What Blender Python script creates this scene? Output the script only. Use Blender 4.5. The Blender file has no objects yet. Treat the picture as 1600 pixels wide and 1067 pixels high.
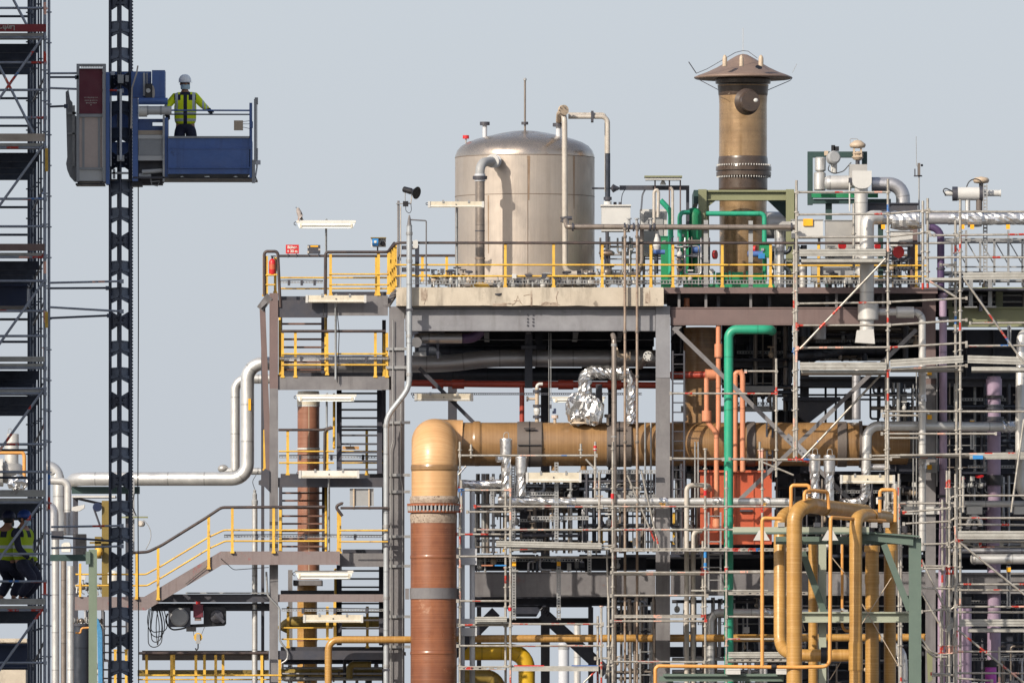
import bpy, math, random
from mathutils import Vector, Matrix
R = math.radians
random.seed(7)
C = bpy.context.scene.collection
SC = bpy.context.scene

# ------------------------------------------------------------------ camera, sky, sun, exposure
F = 18300.0      # focal length in photo pixels (photo is 1600 px wide)
Y0 = 300.0       # distance of the plant's front column line
CZ = 18.7        # eye height
YH = 1150.0      # photo row of the horizon
cd = bpy.data.cameras.new('camera'); cam = bpy.data.objects.new('camera', cd); C.objects.link(cam)
cam.location = (0, 0, CZ); cam.rotation_euler = (R(90), 0, 0)
cd.sensor_width = 36; cd.sensor_fit = 'HORIZONTAL'; cd.lens = F*36/1600
cd.shift_y = (YH-533.5)/1600; cd.clip_start = 1; cd.clip_end = 20000
SC.camera = cam
SUN_AZ, SUN_EL = 38, 30     # degrees left of the view axis (behind the camera), height
w = bpy.data.worlds.new('World'); SC.world = w; w.use_nodes = True
nt = w.node_tree; bg = nt.nodes['Background']
sky = nt.nodes.new('ShaderNodeTexSky'); sky.sky_type = 'NISHITA'; sky.sun_disc = False
sky.sun_elevation = R(SUN_EL); sky.sun_rotation = R(180+SUN_AZ)
sky.air_density = 1.0; sky.dust_density = 4.0; sky.ozone_density = 2.0
hz = nt.nodes.new('ShaderNodeMix'); hz.data_type = 'RGBA'; hz.inputs[0].default_value = 0.72
nt.links.new(sky.outputs[0], hz.inputs[6]); hz.inputs[7].default_value = (5.42, 5.86, 6.46, 1)
tcw = nt.nodes.new('ShaderNodeTexCoord'); sxw = nt.nodes.new('ShaderNodeSeparateXYZ'); mrw = nt.nodes.new('ShaderNodeMapRange')   # haze thins with height
nt.links.new(tcw.outputs['Generated'], sxw.inputs[0]); nt.links.new(sxw.outputs[2], mrw.inputs['Value'])
mrw.inputs['From Min'].default_value = 0.12; mrw.inputs['From Max'].default_value = 0.55; mrw.inputs['To Min'].default_value = 0.74; mrw.inputs['To Max'].default_value = 0.10
nt.links.new(mrw.outputs[0], hz.inputs[0]); nt.links.new(hz.outputs[2], bg.inputs[0]); bg.inputs[1].default_value = 0.13
sl = bpy.data.lights.new('sun', 'SUN'); sl.energy = 4.9; sl.angle = R(0.6); sl.color = (1, 0.90, 0.76)
so = bpy.data.objects.new('sun', sl); C.objects.link(so)
dirv = Vector((math.sin(R(SUN_AZ))*math.cos(R(SUN_EL)), math.cos(R(SUN_AZ))*math.cos(R(SUN_EL)), -math.sin(R(SUN_EL))))
so.rotation_euler = dirv.to_track_quat('-Z', 'Y').to_euler(); so.location = (-60, 100, 90)
SC.view_settings.view_transform = 'Standard'; SC.view_settings.look = 'None'
SC.view_settings.exposure = 0.0; SC.view_settings.gamma = 1
SC.render.engine = 'CYCLES'; SC.cycles.max_bounces = 5; SC.cycles.diffuse_bounces = 3; SC.cycles.glossy_bounces = 3

# ------------------------------------------------------------------ photo pixel + depth -> point
def P(x, y, d=0.0):
    Y = Y0+d
    return Vector(((x-800)/F*Y, Y, CZ+(YH-y)/F*Y))
def S(d=0.0): return (Y0+d)/F          # metres per photo pixel at depth d
def G(d=0.0): return YH+CZ*F/(Y0+d)-0.5    # photo row of the ground
DH = -110.0                            # depth of the mast and the near scaffold

# ------------------------------------------------------------------ mesh builder
class MB:
    def __init__(s): s.v = []; s.f = []; s.sm = []; s.uv = []
    def add(s, vs, fs, smooth=False, uvs=None):
        o = len(s.v); s.v += [Vector(p) for p in vs]
        for i, f in enumerate(fs):
            s.f.append([o+k for k in f]); s.sm.append(smooth)
            s.uv.append(uvs[i] if uvs else [(0, 0)]*len(f))
        return s
    def hexa(s, a):   # 8 corners: front 4 (ccw from lower left), back 4
        return s.add(a, [(0,1,2,3), (5,4,7,6), (4,0,3,7), (1,5,6,2), (3,2,6,7), (4,5,1,0)])
    def bx(s, x0, y0, x1, y1, d0, d1):    # front face at pixel rect on depth d0, straight back to d1
        a = P(min(x0,x1), max(y0,y1), d0); b = P(max(x0,x1), min(y0,y1), d0); e = d1-d0
        q = [(a.x,a.y,a.z), (b.x,a.y,a.z), (b.x,a.y,b.z), (a.x,a.y,b.z)]
        return s.hexa(q+[(x, y+e, z) for x, y, z in q])
    def pr(s, pts, d0, d1):               # outline polygon (pixels) at depth d0 extruded to d1
        n = len(pts); fr = [P(x, y, d0) for x, y in pts]
        ar = sum(fr[i].x*fr[(i+1)%n].z-fr[(i+1)%n].x*fr[i].z for i in range(n))
        if ar < 0: fr = fr[::-1]
        bk = [p+Vector((0, d1-d0, 0)) for p in fr]
        return s.add(fr+bk, [tuple(range(n)), tuple(range(2*n-1, n-1, -1))]+[(i, i+n, (i+1)%n+n, (i+1)%n) for i in range(n)])
    def plate(s, xd, y, t):               # level plate; xd = [(x_px, d)], top at row y of the first corner, t px thick
        z = P(0, y, xd[0][1]).z; th = t*S(xd[0][1]); n = len(xd)
        tp = [P(x, 0, d) for x, d in xd]; tp = [Vector((p.x, p.y, z)) for p in tp]
        ar = sum(tp[i].x*tp[(i+1)%n].y-tp[(i+1)%n].x*tp[i].y for i in range(n))
        if ar < 0: tp = tp[::-1]
        bt = [p-Vector((0, 0, th)) for p in tp]
        return s.add(tp+bt, [tuple(range(n)), tuple(range(2*n-1, n-1, -1))]+[(i, i+n, (i+1)%n+n, (i+1)%n) for i in range(n)])
    def br(s, p, q, w, t=None):           # square bar between two (x,y,d) points, w px in view, t px in depth
        a, b = P(*p), P(*q); sc = S(p[2]); t = w if t is None else t
        u = (b-a); L = u.length
        if L < 1e-6: return s
        u /= L; ref = Vector((0,1,0)) if abs(u.y) < 0.9 else Vector((0,0,1))
        n = u.cross(ref).normalized(); m = n.cross(u).normalized()
        hw, ht = w*sc/2, t*sc/2; c = []
        for e in (a, b):
            c += [e-n*hw-m*ht, e+n*hw-m*ht, e+n*hw+m*ht, e-n*hw+m*ht]
        return s.add(c, [(3,2,1,0), (4,5,6,7), (0,1,5,4), (1,2,6,5), (2,3,7,6), (3,0,4,7)])
    def tb(s, pts, r, bend=0, seg=12, r2=None, cap=True, jit=0, wpts=None, nsub=1):   # tube through (x,y,d) points
        sc = S(pts[0][2]) if wpts is None else 1
        W = [P(*p) for p in pts] if wpts is None else [Vector(p) for p in wpts]
        ra = r*sc; rb = ra if r2 is None else r2*sc; B = bend*sc
        path = [W[0]]
        for i in range(1, len(W)-1):
            a = (W[i-1]-W[i]); b = (W[i+1]-W[i])
            k = min(B, a.length*0.49 if i > 1 else a.length*0.98, b.length*0.49 if i < len(W)-2 else b.length*0.98)
            if k < 1e-4: path.append(W[i]); continue
            a.normalize(); b.normalize(); p0 = W[i]+a*k; p1 = W[i]+b*k
            ang = a.angle(b); m = max(3, int((math.pi-ang)/0.22))
            th = math.pi-ang; rad = k*math.tan(ang/2) if ang > 0.02 else k
            cen = W[i]+(a+b).normalized()*(rad/math.sin(ang/2)) if ang > 0.02 else None
            for j in range(m+1):
                if cen is None: path.append(p0.lerp(p1, j/m)); continue
                e0 = p0-cen; ax = e0.cross(p1-cen)
                path.append(cen+Matrix.Rotation(th*j/m, 3, ax.normalized()) @ e0 if ax.length > 1e-9 else p0.lerp(p1, j/m))
        path.append(W[-1])
        if nsub > 1:
            pp = [path[0]]
            for a, b in zip(path, path[1:]):
                k = max(1, int((b-a).length/(nsub*sc)))
                pp += [a.lerp(b, j/k) for j in range(1, k+1)]
            path = pp
        vs, fs, uv = [], [], []; L = 0; Ls = []
        tot = sum((path[i+1]-path[i]).length for i in range(len(path)-1)) or 1
        tprev = None; n = None
        for i, p in enumerate(path):
            if i: L += (p-path[i-1]).length
            t = (path[min(i+1, len(path)-1)]-path[max(i-1, 0)])
            t = t.normalized() if t.length > 1e-9 else tprev
            if n is None:
                n = t.orthogonal().normalized()
            else:
                n = (n-t*n.dot(t)); n = n.normalized() if n.length > 1e-6 else t.orthogonal().normalized()
            m = t.cross(n); rr = ra+(rb-ra)*L/tot; Ls.append(L); tprev = t
            for k in range(seg):
                g = 2*math.pi*k/seg; q = rr*(1+(random.uniform(-jit, jit) if jit else 0))
                vs.append(p+(n*math.cos(g)+m*math.sin(g))*q)
        for i in range(len(path)-1):
            for k in range(seg):
                k2 = (k+1) % seg
                fs.append((i*seg+k, i*seg+k2, (i+1)*seg+k2, (i+1)*seg+k))
                uv.append([(Ls[i], k/seg), (Ls[i], (k+1)/seg), (Ls[i+1], (k+1)/seg), (Ls[i+1], k/seg)])
        s.add(vs, fs, not jit, uv)
        if cap:
            s.add(vs[:seg], [tuple(range(seg-1, -1, -1))]); s.add(vs[-seg:], [tuple(range(seg))])
        return s
    def la(s, c, prof, axis=(0,0,1), seg=32, smooth=True, closed=True):   # lathe: prof = [(along px, radius px)] from pixel point c
        sc = S(c[2]); o = P(*c); u = Vector(axis).normalized(); n = u.orthogonal().normalized(); m = u.cross(n)
        L = 0
        for i in range(len(prof)-1):
            (h0, r0), (h1, r1) = prof[i], prof[i+1]; vs, fs, uv = [], [], []
            L2 = L+math.hypot(h1-h0, r1-r0)*sc
            for h, r_ in ((h0, r0), (h1, r1)):
                for k in range(seg):
                    g = 2*math.pi*k/seg; vs.append(o+u*h*sc+(n*math.cos(g)+m*math.sin(g))*r_*sc)
            for k in range(seg):
                k2 = (k+1) % seg; fs.append((k, k2, seg+k2, seg+k)); uv.append([(L, k/seg), (L, (k+1)/seg), (L2, (k+1)/seg), (L2, k/seg)])
            s.add(vs, fs, smooth, uv); L = L2
        if closed:
            for (h, r_), rev in ((prof[0], True), (prof[-1], False)):
                if r_ > 1e-3:
                    vs = [o+u*h*sc+(n*math.cos(2*math.pi*k/seg)+m*math.sin(2*math.pi*k/seg))*r_*sc for k in range(seg)]
                    s.add(vs, [tuple(range(seg-1, -1, -1)) if rev else tuple(range(seg))])
        return s
    def dome(s, c, prof, **k):            # smooth lathe with shared vertices (curved profiles)
        sc = S(c[2]); o = P(*c); seg = k.get('seg', 48); axis = Vector(k.get('axis', (0,0,1))).normalized()
        n = axis.orthogonal().normalized(); m = axis.cross(n); vs, fs, uv = [], [], []
        for h, r_ in prof:
            for j in range(seg):
                g = 2*math.pi*j/seg; vs.append(o+axis*h*sc+(n*math.cos(g)+m*math.sin(g))*max(r_, .01)*sc)
        for i in range(len(prof)-1):
            for j in range(seg):
                j2 = (j+1) % seg; fs.append((i*seg+j, i*seg+j2, (i+1)*seg+j2, (i+1)*seg+j))
                uv.append([(prof[i][0]*sc, j/seg), (prof[i][0]*sc, (j+1)/seg), (prof[i+1][0]*sc, (j+1)/seg), (prof[i+1][0]*sc, j/seg)])
        return s.add(vs, fs, True, uv)
    def sp(s, c, rx, ry=None, rz=None, seg=14, world=None):    # ellipsoid
        sc = S(c[2]) if world is None else 1; o = P(*c) if world is None else Vector(world)
        ry = rx if ry is None else ry; rz = rx if rz is None else rz; N = 8; vs, fs = [], []
        for i in range(N+1):
            t = math.pi*i/N
            for j in range(seg):
                g = 2*math.pi*j/seg
                vs.append(o+Vector((rx*math.sin(t)*math.cos(g), ry*math.sin(t)*math.sin(g), -rz*math.cos(t)))*sc)
        for i in range(N):
            for j in range(seg):
                j2 = (j+1) % seg; fs.append((i*seg+j, i*seg+j2, (i+1)*seg+j2, (i+1)*seg+j))
        return s.add(vs, fs, True)
    def ib(s, x0, x1, y0, y1, d0, dep=0.3, fl=None):   # I beam lying along x: web set back behind flanges
        fl = fl or 2.2
        s.bx(x0, y0, x1, y0+fl, d0, d0+dep); s.bx(x0, y1-fl, x1, y1, d0, d0+dep)
        s.bx(x0, y0+fl, x1, y1-fl, d0+dep*0.42, d0+dep*0.58); return s
    def ch(s, x0, x1, y0, y1, d0, dep=0.12):           # channel with its flat back to the viewer
        fl = 1.5
        s.bx(x0, y0, x1, y1, d0, d0+0.02); s.bx(x0, y0, x1, y0+fl, d0+0.02, d0+dep); s.bx(x0, y1-fl, x1, y1, d0+0.02, d0+dep); return s
    def iv(s, x0, x1, y0, y1, d0, dep=0.3):            # H column standing, flange to the viewer
        s.bx(x0, y0, x1, y1, d0, d0+0.03); s.bx(x0, y0, x1, y1, d0+dep-0.03, d0+dep)
        c = (x0+x1)/2; s.bx(c-1, y0, c+1, y1, d0+0.03, d0+dep-0.03); return s
    def bolts(s, pts, d, r=1.0, l=0.03):
        for x, y in pts: s.la((x, y, d), [(0, r), (l/S(d), r)], axis=(0,-1,0), seg=6, smooth=False)
        return s

# ------------------------------------------------------------------ objects
ORG = {}
def mesh_of(mb, name, mats, org):
    me = bpy.data.meshes.new(name); o = Vector(org)
    me.from_pydata([tuple(p-o) for p in mb.v], [], mb.f)
    me.polygons.foreach_set('use_smooth', mb.sm)
    uvl = me.uv_layers.new(name='UVMap'); flat = []
    for u in mb.uv:
        for a in u: flat += [a[0], a[1]]
    uvl.data.foreach_set('uv', flat)
    me.materials.append(mats); me.update(); return me
def tag(o, label=None, cat=None, group=None, kind=None):
    if label: o['label'] = label
    if cat: o['category'] = cat
    if group: o['group'] = group
    if kind: o['kind'] = kind
    return o
def thing(name, label, cat, at, group=None):
    o = bpy.data.objects.new(name, None); C.objects.link(o); o.empty_display_size = 0.2
    o.location = P(*at); ORG[o.name] = Vector(o.location)
    return tag(o, label, cat, group)
def part(parent, name, mb, m, label=None):
    org = ORG[parent.name]
    o = bpy.data.objects.new(name, mesh_of(mb, name, m, org)); C.objects.link(o)
    o.parent = parent; ORG[o.name] = org
    if label: o['label'] = label
    return o
def solo(name, label, cat, mb, m, group=None, kind=None):
    n = len(mb.v); org = Vector((sum(p.x for p in mb.v)/n, sum(p.y for p in mb.v)/n, min(p.z for p in mb.v)))
    o = bpy.data.objects.new(name, mesh_of(mb, name, m, org)); C.objects.link(o); o.location = org; ORG[o.name] = org
    return tag(o, label, cat, group, kind)
def dup(root, off, label):
    r = root.copy(); C.objects.link(r); r.location = root.location+off; ORG[r.name] = Vector(r.location)
    if label: r['label'] = label
    for ch in list(root.children):
        c = ch.copy(); C.objects.link(c); c.parent = r
        for g in list(ch.children):
            e = g.copy(); C.objects.link(e); e.parent = c
    return r
def text(parent, name, body, x, y, d, size, m, rot=0, align='CENTER', thick=0.004):
    cu = bpy.data.curves.new(name, 'FONT'); cu.body = body; cu.size = size*S(d); cu.align_x = align; cu.align_y = 'CENTER'
    cu.extrude = thick; cu.offset = 0.003
    t = bpy.data.objects.new('lettering', cu); C.objects.link(t)
    dg = bpy.context.evaluated_depsgraph_get(); me = bpy.data.meshes.new_from_object(t.evaluated_get(dg))
    C.objects.unlink(t); bpy.data.objects.remove(t)
    M = Matrix.Translation(P(x, y, d)-ORG[parent.name]) @ Matrix.Rotation(R(90), 4, 'X') @ Matrix.Rotation(R(rot), 4, 'Z')
    me.transform(M); me.materials.clear(); me.materials.append(m)
    o = bpy.data.objects.new(name, me); C.objects.link(o); o.parent = parent; ORG[o.name] = ORG[parent.name]
    return o

# ------------------------------------------------------------------ materials
def mat(name, col, rough=0.5, metal=0.0, col2=None, mot=0.5, scale=3.0, streak=None, streak_amt=0.5, rings=0, ring_col=None,
        seam=0, spots=None, spot_thr=0.62, spot_scale=2.5, bump=0.0, bump_scale=30, marks=False, ringmode='u', spec=0.5, coat=0, streak_scale=9):
    m = bpy.data.materials.new(name); m.use_nodes = True; n = m.node_tree; N = n.nodes; L = n.links
    b = N['Principled BSDF']; b.inputs['Metallic'].default_value = metal; b.inputs['Specular IOR Level'].default_value = spec
    if coat: b.inputs['Coat Weight'].default_value = coat; b.inputs['Coat Roughness'].default_value = 0.15
    geo = N.new('ShaderNodeNewGeometry'); uvn = N.new('ShaderNodeUVMap')
    def rgb(c): return (c[0], c[1], c[2], 1)
    def mix(fac, a, bb):
        x = N.new('ShaderNodeMix'); x.data_type = 'RGBA'
        if isinstance(fac, float): x.inputs[0].default_value = fac
        else: L.new(fac, x.inputs[0])
        for v, i in ((a, 6), (bb, 7)):
            if isinstance(v, tuple): x.inputs[i].default_value = rgb(v)
            else: L.new(v, x.inputs[i])
        return x.outputs[2]
    def math_(op, a, bb=None):
        x = N.new('ShaderNodeMath'); x.operation = op
        for v, i in ((a, 0), (bb, 1)):
            if v is None: continue
            if isinstance(v, (int, float)): x.inputs[i].default_value = v
            else: L.new(v, x.inputs[i])
        return x.outputs[0]
    def noise(vec, sc, det=4, ro=0.6):
        x = N.new('ShaderNodeTexNoise'); x.inputs['Scale'].default_value = sc; x.inputs['Detail'].default_value = det
        x.inputs['Roughness'].default_value = ro; L.new(vec, x.inputs['Vector']); return x.outputs['Fac']
    def scaled(vec, v):
        x = N.new('ShaderNodeMapping'); x.inputs['Scale'].default_value = v; L.new(vec, x.inputs['Vector']); return x.outputs[0]
    def ramp(fac, lo, hi):
        x = N.new('ShaderNodeMapRange'); x.inputs['From Min'].default_value = lo; x.inputs['From Max'].default_value = hi; L.new(fac, x.inputs['Value']); return x.outputs[0]
    pos = geo.outputs['Position']
    c2 = col2 or tuple(c*0.72 for c in col)
    fac = ramp(noise(pos, scale), 0.35, 0.7)
    out = mix(math_('MULTIPLY', fac, mot), col, c2)
    out = mix(math_('MULTIPLY', ramp(noise(pos, scale*7, 3), 0.45, 0.75), mot*0.45), out, c2)
    if streak:
        f = ramp(noise(scaled(pos, (streak_scale, streak_scale, 0.55)), 1.0, 5), 0.52, 0.72)
        out = mix(math_('MULTIPLY', f, streak_amt), out, streak)
    if spots:
        f = ramp(noise(pos, spot_scale, 6, 0.7), spot_thr, spot_thr+0.05)
        out = mix(math_('MULTIPLY', f, 0.85), out, spots)
    bh = None
    sep = N.new('ShaderNodeSeparateXYZ'); L.new(uvn.outputs[0], sep.inputs[0]); u = sep.outputs[0]
    if rings:
        cmb = N.new('ShaderNodeCombineXYZ'); L.new(math_('MULTIPLY', u, rings if ringmode == 'u' else 0.5), cmb.inputs[0]); L.new(math_('MULTIPLY', sep.outputs[1], 0.35 if ringmode == 'u' else rings), cmb.inputs[1])
        nz = noise(cmb.outputs[0], 1.0, 3, 0.7); f = ramp(nz, 0.46, 0.72)
        out = mix(math_('MULTIPLY', f, 0.55), out, ring_col or c2); bh = nz
    if seam:
        fr = math_('FRACT', math_('DIVIDE', u, seam)); f = math_('LESS_THAN', fr, 0.035/seam)
        out = mix(math_('MULTIPLY', f, 0.55), out, tuple(c*0.35 for c in col))
        # each cladding section weathers a little differently
        wn = N.new('ShaderNodeTexWhiteNoise'); wn.noise_dimensions = '1D'; L.new(math_('FLOOR', math_('DIVIDE', u, seam)), wn.inputs['W'])
        out = mix(math_('MULTIPLY', wn.outputs[0], 0.25), out, c2)
    if marks:
        fl = N.new('ShaderNodeVectorMath'); fl.operation = 'FLOOR'; L.new(scaled(pos, (5.0, 0.9, 5.0)), fl.inputs[0])
        wn = N.new('ShaderNodeTexWhiteNoise'); wn.noise_dimensions = '3D'; L.new(fl.outputs[0], wn.inputs['Vector']); v = wn.outputs['Value']
        wear = ramp(noise(pos, 14, 3), 0.40, 0.46)
        for lo, hi, cc in ((0.0, 0.062, (0.48, 0.05, 0.035)), (0.12, 0.135, (0.05, 0.16, 0.42)), (0.2, 0.225, (0.75, 0.42, 0.33))):
            sel = math_('MULTIPLY', math_('MULTIPLY', math_('GREATER_THAN', v, lo), math_('LESS_THAN', v, hi)), wear)
            out = mix(sel, out, cc)
    L.new(out, b.inputs['Base Color'])
    rn = ramp(noise(pos, scale*2.3, 3), 0.3, 0.7)
    mr = N.new('ShaderNodeMapRange'); mr.inputs['To Min'].default_value = max(0.05, rough-0.1); mr.inputs['To Max'].default_value = min(1, rough+0.12)
    L.new(rn, mr.inputs['Value']); L.new(mr.outputs[0], b.inputs['Roughness'])
    if bump or bh is not None:
        bp = N.new('ShaderNodeBump'); bp.inputs['Distance'].default_value = 0.02
        if bh is not None: bp.inputs['Strength'].default_value = max(bump, 0.25); L.new(bh, bp.inputs['Height'])
        else: bp.inputs['Strength'].default_value = bump; L.new(noise(pos, bump_scale, 4), bp.inputs['Height'])
        L.new(bp.outputs[0], b.inputs['Normal'])
    return m
M = {}
def dm(k, *a, **kw): M[k] = mat(k, *a, **kw)
RUST = (0.16, 0.065, 0.035)
dm('steel', (0.185,0.18,0.187), 0.55, col2=(0.115,0.11,0.12), mot=0.8, scale=1.5, streak=(0.075,0.07,0.075), streak_amt=0.6, streak_scale=5, spots=(0.16,0.095,0.085), spot_thr=0.66, spot_scale=1.5)
dm('beam_grey', (0.235,0.24,0.262), 0.5, col2=(0.165,0.165,0.185), mot=0.8, scale=1.2, streak=(0.10,0.097,0.10), streak_amt=0.5, streak_scale=3, spots=(0.31,0.315,0.335), spot_thr=0.62, spot_scale=1.5)
dm('beam_rust', (0.20,0.165,0.165), 0.6, col2=(0.15,0.12,0.125), spots=(0.23,0.09,0.09), spot_thr=0.60, streak=(0.11,0.07,0.06), streak_amt=0.4)
dm('brown', (0.155,0.108,0.105), 0.6, col2=(0.11,0.08,0.08), streak=(0.09,0.05,0.045), streak_amt=0.35)
dm('dark', (0.018,0.023,0.042), 0.5, col2=(0.038,0.040,0.056), mot=0.8, scale=2)  # navy of the interior shade is put into this base colour
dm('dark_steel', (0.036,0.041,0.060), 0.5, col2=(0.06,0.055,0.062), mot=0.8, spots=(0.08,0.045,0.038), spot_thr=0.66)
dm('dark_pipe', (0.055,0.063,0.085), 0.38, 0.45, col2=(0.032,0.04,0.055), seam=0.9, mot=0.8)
dm('rail_dark', (0.028,0.024,0.028), 0.55, col2=(0.09,0.055,0.045), mot=0.7, scale=5)
dm('rust', (0.17,0.085,0.06), 0.75, col2=(0.10,0.05,0.04), mot=0.8, scale=6)
dm('galv', (0.38,0.385,0.39), 0.42, 0.5, col2=(0.26,0.265,0.27), scale=5, mot=0.8, streak=(0.2,0.18,0.16), streak_amt=0.4)
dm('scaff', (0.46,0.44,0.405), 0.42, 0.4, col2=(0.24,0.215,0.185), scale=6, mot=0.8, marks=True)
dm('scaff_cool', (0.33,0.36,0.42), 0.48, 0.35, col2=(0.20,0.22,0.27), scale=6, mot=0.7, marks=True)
dm('scaff_shaded', (0.06,0.075,0.11), 0.45, 0.3, col2=(0.03,0.036,0.06), scale=5, mot=0.8)  # shaded copy of the scaffold tubes, gloom under the decks in its colour
dm('board_alu', (0.44,0.435,0.41), 0.5, 0.3, col2=(0.30,0.29,0.265), scale=4, mot=0.8, spots=(0.24,0.21,0.18), spot_thr=0.62)
dm('board_wood', (0.48,0.41,0.34), 0.75, col2=(0.34,0.27,0.21), scale=4, mot=0.8)
dm('board_brown', (0.20,0.135,0.12), 0.75, col2=(0.13,0.09,0.08), scale=4)
dm('board_red', (0.25,0.025,0.030), 0.55, col2=(0.18,0.02,0.025), scale=3)
dm('conduit', (0.40,0.43,0.46), 0.45, 0.3, col2=(0.30,0.32,0.34), seam=1.5)
dm('clad', (0.68,0.68,0.67), 0.38, 0.6, col2=(0.50,0.50,0.50), scale=1.6, mot=0.7, seam=0.95, bump=0.05, bump_scale=6)
dm('clad_dull', (0.52,0.52,0.54), 0.42, 0.7, col2=(0.40,0.40,0.43), seam=0.95, scale=2)
dm('clad_white', (0.62,0.61,0.59), 0.40, 0.4, col2=(0.48,0.47,0.46), seam=1.1, scale=2, mot=0.6)
dm('foil', (0.82,0.82,0.82), 0.30, 0.95, col2=(0.55,0.55,0.57), scale=9, mot=0.7, bump=0.25, bump_scale=11)
dm('foil_flat', (0.72,0.72,0.73), 0.36, 0.9, col2=(0.52,0.52,0.54), scale=5, bump=0.25, bump_scale=8)
dm('tank', (0.50,0.44,0.385), 0.42, 0.55, col2=(0.42,0.365,0.32), scale=0.9, mot=0.8, streak=(0.31,0.26,0.22), streak_amt=0.4, streak_scale=5, rings=420, ringmode='v', ring_col=(0.40,0.35,0.305))
dm('tank_dome', (0.50,0.43,0.365), 0.26, 0.82, col2=(0.40,0.34,0.29), scale=1.5)
dm('rusty_pipe', (0.36,0.30,0.25), 0.5, 0.3, col2=(0.22,0.15,0.11), scale=4, mot=0.9, seam=1.2)
dm('old_pipe', (0.28,0.245,0.22), 0.42, 0.45, col2=(0.17,0.14,0.12), scale=3, mot=0.8, seam=1.6)
dm('frp_tan', (0.285,0.163,0.07), 0.36, col2=(0.18,0.10,0.042), scale=0.8, mot=0.9, rings=26, ring_col=(0.38,0.235,0.11), streak=(0.11,0.062,0.03), streak_amt=0.6, streak_scale=2.0, spots=(0.15,0.09,0.045), spot_thr=0.59, spot_scale=0.8, coat=0.2)
dm('frp_pale', (0.57,0.335,0.155), 0.42, col2=(0.42,0.23,0.10), scale=0.6, mot=0.8, rings=24, ring_col=(0.66,0.44,0.24), streak=(0.36,0.20,0.10), streak_amt=0.35, streak_scale=2.0, coat=0.12)
dm('frp_brown', (0.245,0.088,0.039), 0.36, col2=(0.14,0.047,0.025), scale=0.7, mot=1.0, rings=34, ring_col=(0.36,0.16,0.08), streak=(0.11,0.042,0.028), streak_amt=0.65, streak_scale=2.6, spots=(0.33,0.175,0.11), spot_thr=0.62, spot_scale=1.1, coat=0.2)
dm('frp_gold', (0.435,0.235,0.056), 0.38, col2=(0.31,0.16,0.038), scale=1.2, mot=0.8, rings=26, ring_col=(0.56,0.36,0.14), streak=(0.22,0.11,0.032), streak_amt=0.4, streak_scale=4, coat=0.15)
dm('frp_back', (0.27,0.12,0.075), 0.42, col2=(0.19,0.08,0.05), rings=16, ring_col=(0.35,0.175,0.115))
dm('frp_lap', (0.125,0.105,0.095), 0.55, col2=(0.085,0.07,0.065), scale=2)
dm('chimney', (0.37,0.245,0.13), 0.27, 0.35, col2=(0.24,0.15,0.08), scale=1.2, mot=0.8, rings=9, ring_col=(0.20,0.135,0.075), streak=(0.13,0.085,0.05), streak_amt=0.6, streak_scale=3.5, coat=0.35)
dm('chimney_dark', (0.075,0.05,0.036), 0.34, col2=(0.045,0.032,0.026), scale=3, mot=0.9, coat=0.3)
dm('cap_brown', (0.215,0.155,0.125), 0.5, col2=(0.155,0.11,0.09), scale=1.5, mot=0.8)
dm('yellow', (0.70,0.44,0.06), 0.45, col2=(0.50,0.28,0.045), scale=3, mot=0.9, spots=(0.14,0.07,0.04), spot_thr=0.62, spot_scale=6)
dm('yellow_pipe', (0.72,0.45,0.02), 0.4, col2=(0.55,0.33,0.03), seam=0.5)
dm('olive_pipe', (0.30,0.215,0.05), 0.42, col2=(0.2,0.14,0.04), seam=0.8)
dm('amber', (0.66,0.32,0.085), 0.42, col2=(0.5,0.22,0.06), scale=5, mot=0.6)
dm('green_pipe', (0.018,0.34,0.20), 0.40, col2=(0.03,0.25,0.155), scale=1.2, mot=0.9, seam=1.35, streak=(0.02,0.17,0.11), streak_amt=0.4, streak_scale=5)
dm('green', (0.012,0.26,0.105), 0.42, col2=(0.012,0.15,0.065), scale=2, mot=0.9, streak=(0.012,0.10,0.05), streak_amt=0.4)
dm('salmon', (0.60,0.245,0.135), 0.45, col2=(0.48,0.19,0.105), scale=3, seam=1.6)
dm('salmon_red', (0.50,0.105,0.048), 0.42, col2=(0.40,0.075,0.034), scale=1.0, mot=0.8, streak=(0.28,0.06,0.03), streak_amt=0.5, streak_scale=4)
dm('red_pipe', (0.36,0.05,0.03), 0.42, col2=(0.27,0.04,0.025), scale=3)
dm('red', (0.52,0.02,0.025), 0.4, col2=(0.42,0.02,0.02))
dm('lilac', (0.37,0.275,0.385), 0.5, col2=(0.26,0.19,0.27), scale=1.6, mot=0.9, seam=1.5, streak=(0.18,0.14,0.18), streak_amt=0.5, streak_scale=4)
dm('violet', (0.085,0.05,0.13), 0.45, col2=(0.06,0.035,0.09), seam=1.5)
dm('magenta', (0.45,0.07,0.42), 0.4)
dm('blue', (0.07,0.145,0.38), 0.45, col2=(0.05,0.105,0.285), scale=2, mot=0.8, spots=(0.035,0.06,0.14), spot_thr=0.64, streak=(0.035,0.06,0.15), streak_amt=0.4)
dm('blue_dark', (0.022,0.035,0.085), 0.5, col2=(0.03,0.04,0.07))
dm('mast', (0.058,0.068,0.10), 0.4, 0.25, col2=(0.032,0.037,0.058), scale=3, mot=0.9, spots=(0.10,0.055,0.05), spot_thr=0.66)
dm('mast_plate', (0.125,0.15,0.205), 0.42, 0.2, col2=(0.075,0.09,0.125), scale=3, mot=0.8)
dm('blue_bright', (0.03,0.22,0.55), 0.5)
dm('tarp', (0.06,0.24,0.45), 0.55, col2=(0.04,0.15,0.32), scale=9)
dm('maroon', (0.13,0.016,0.032), 0.55, col2=(0.1,0.014,0.03))
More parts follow.
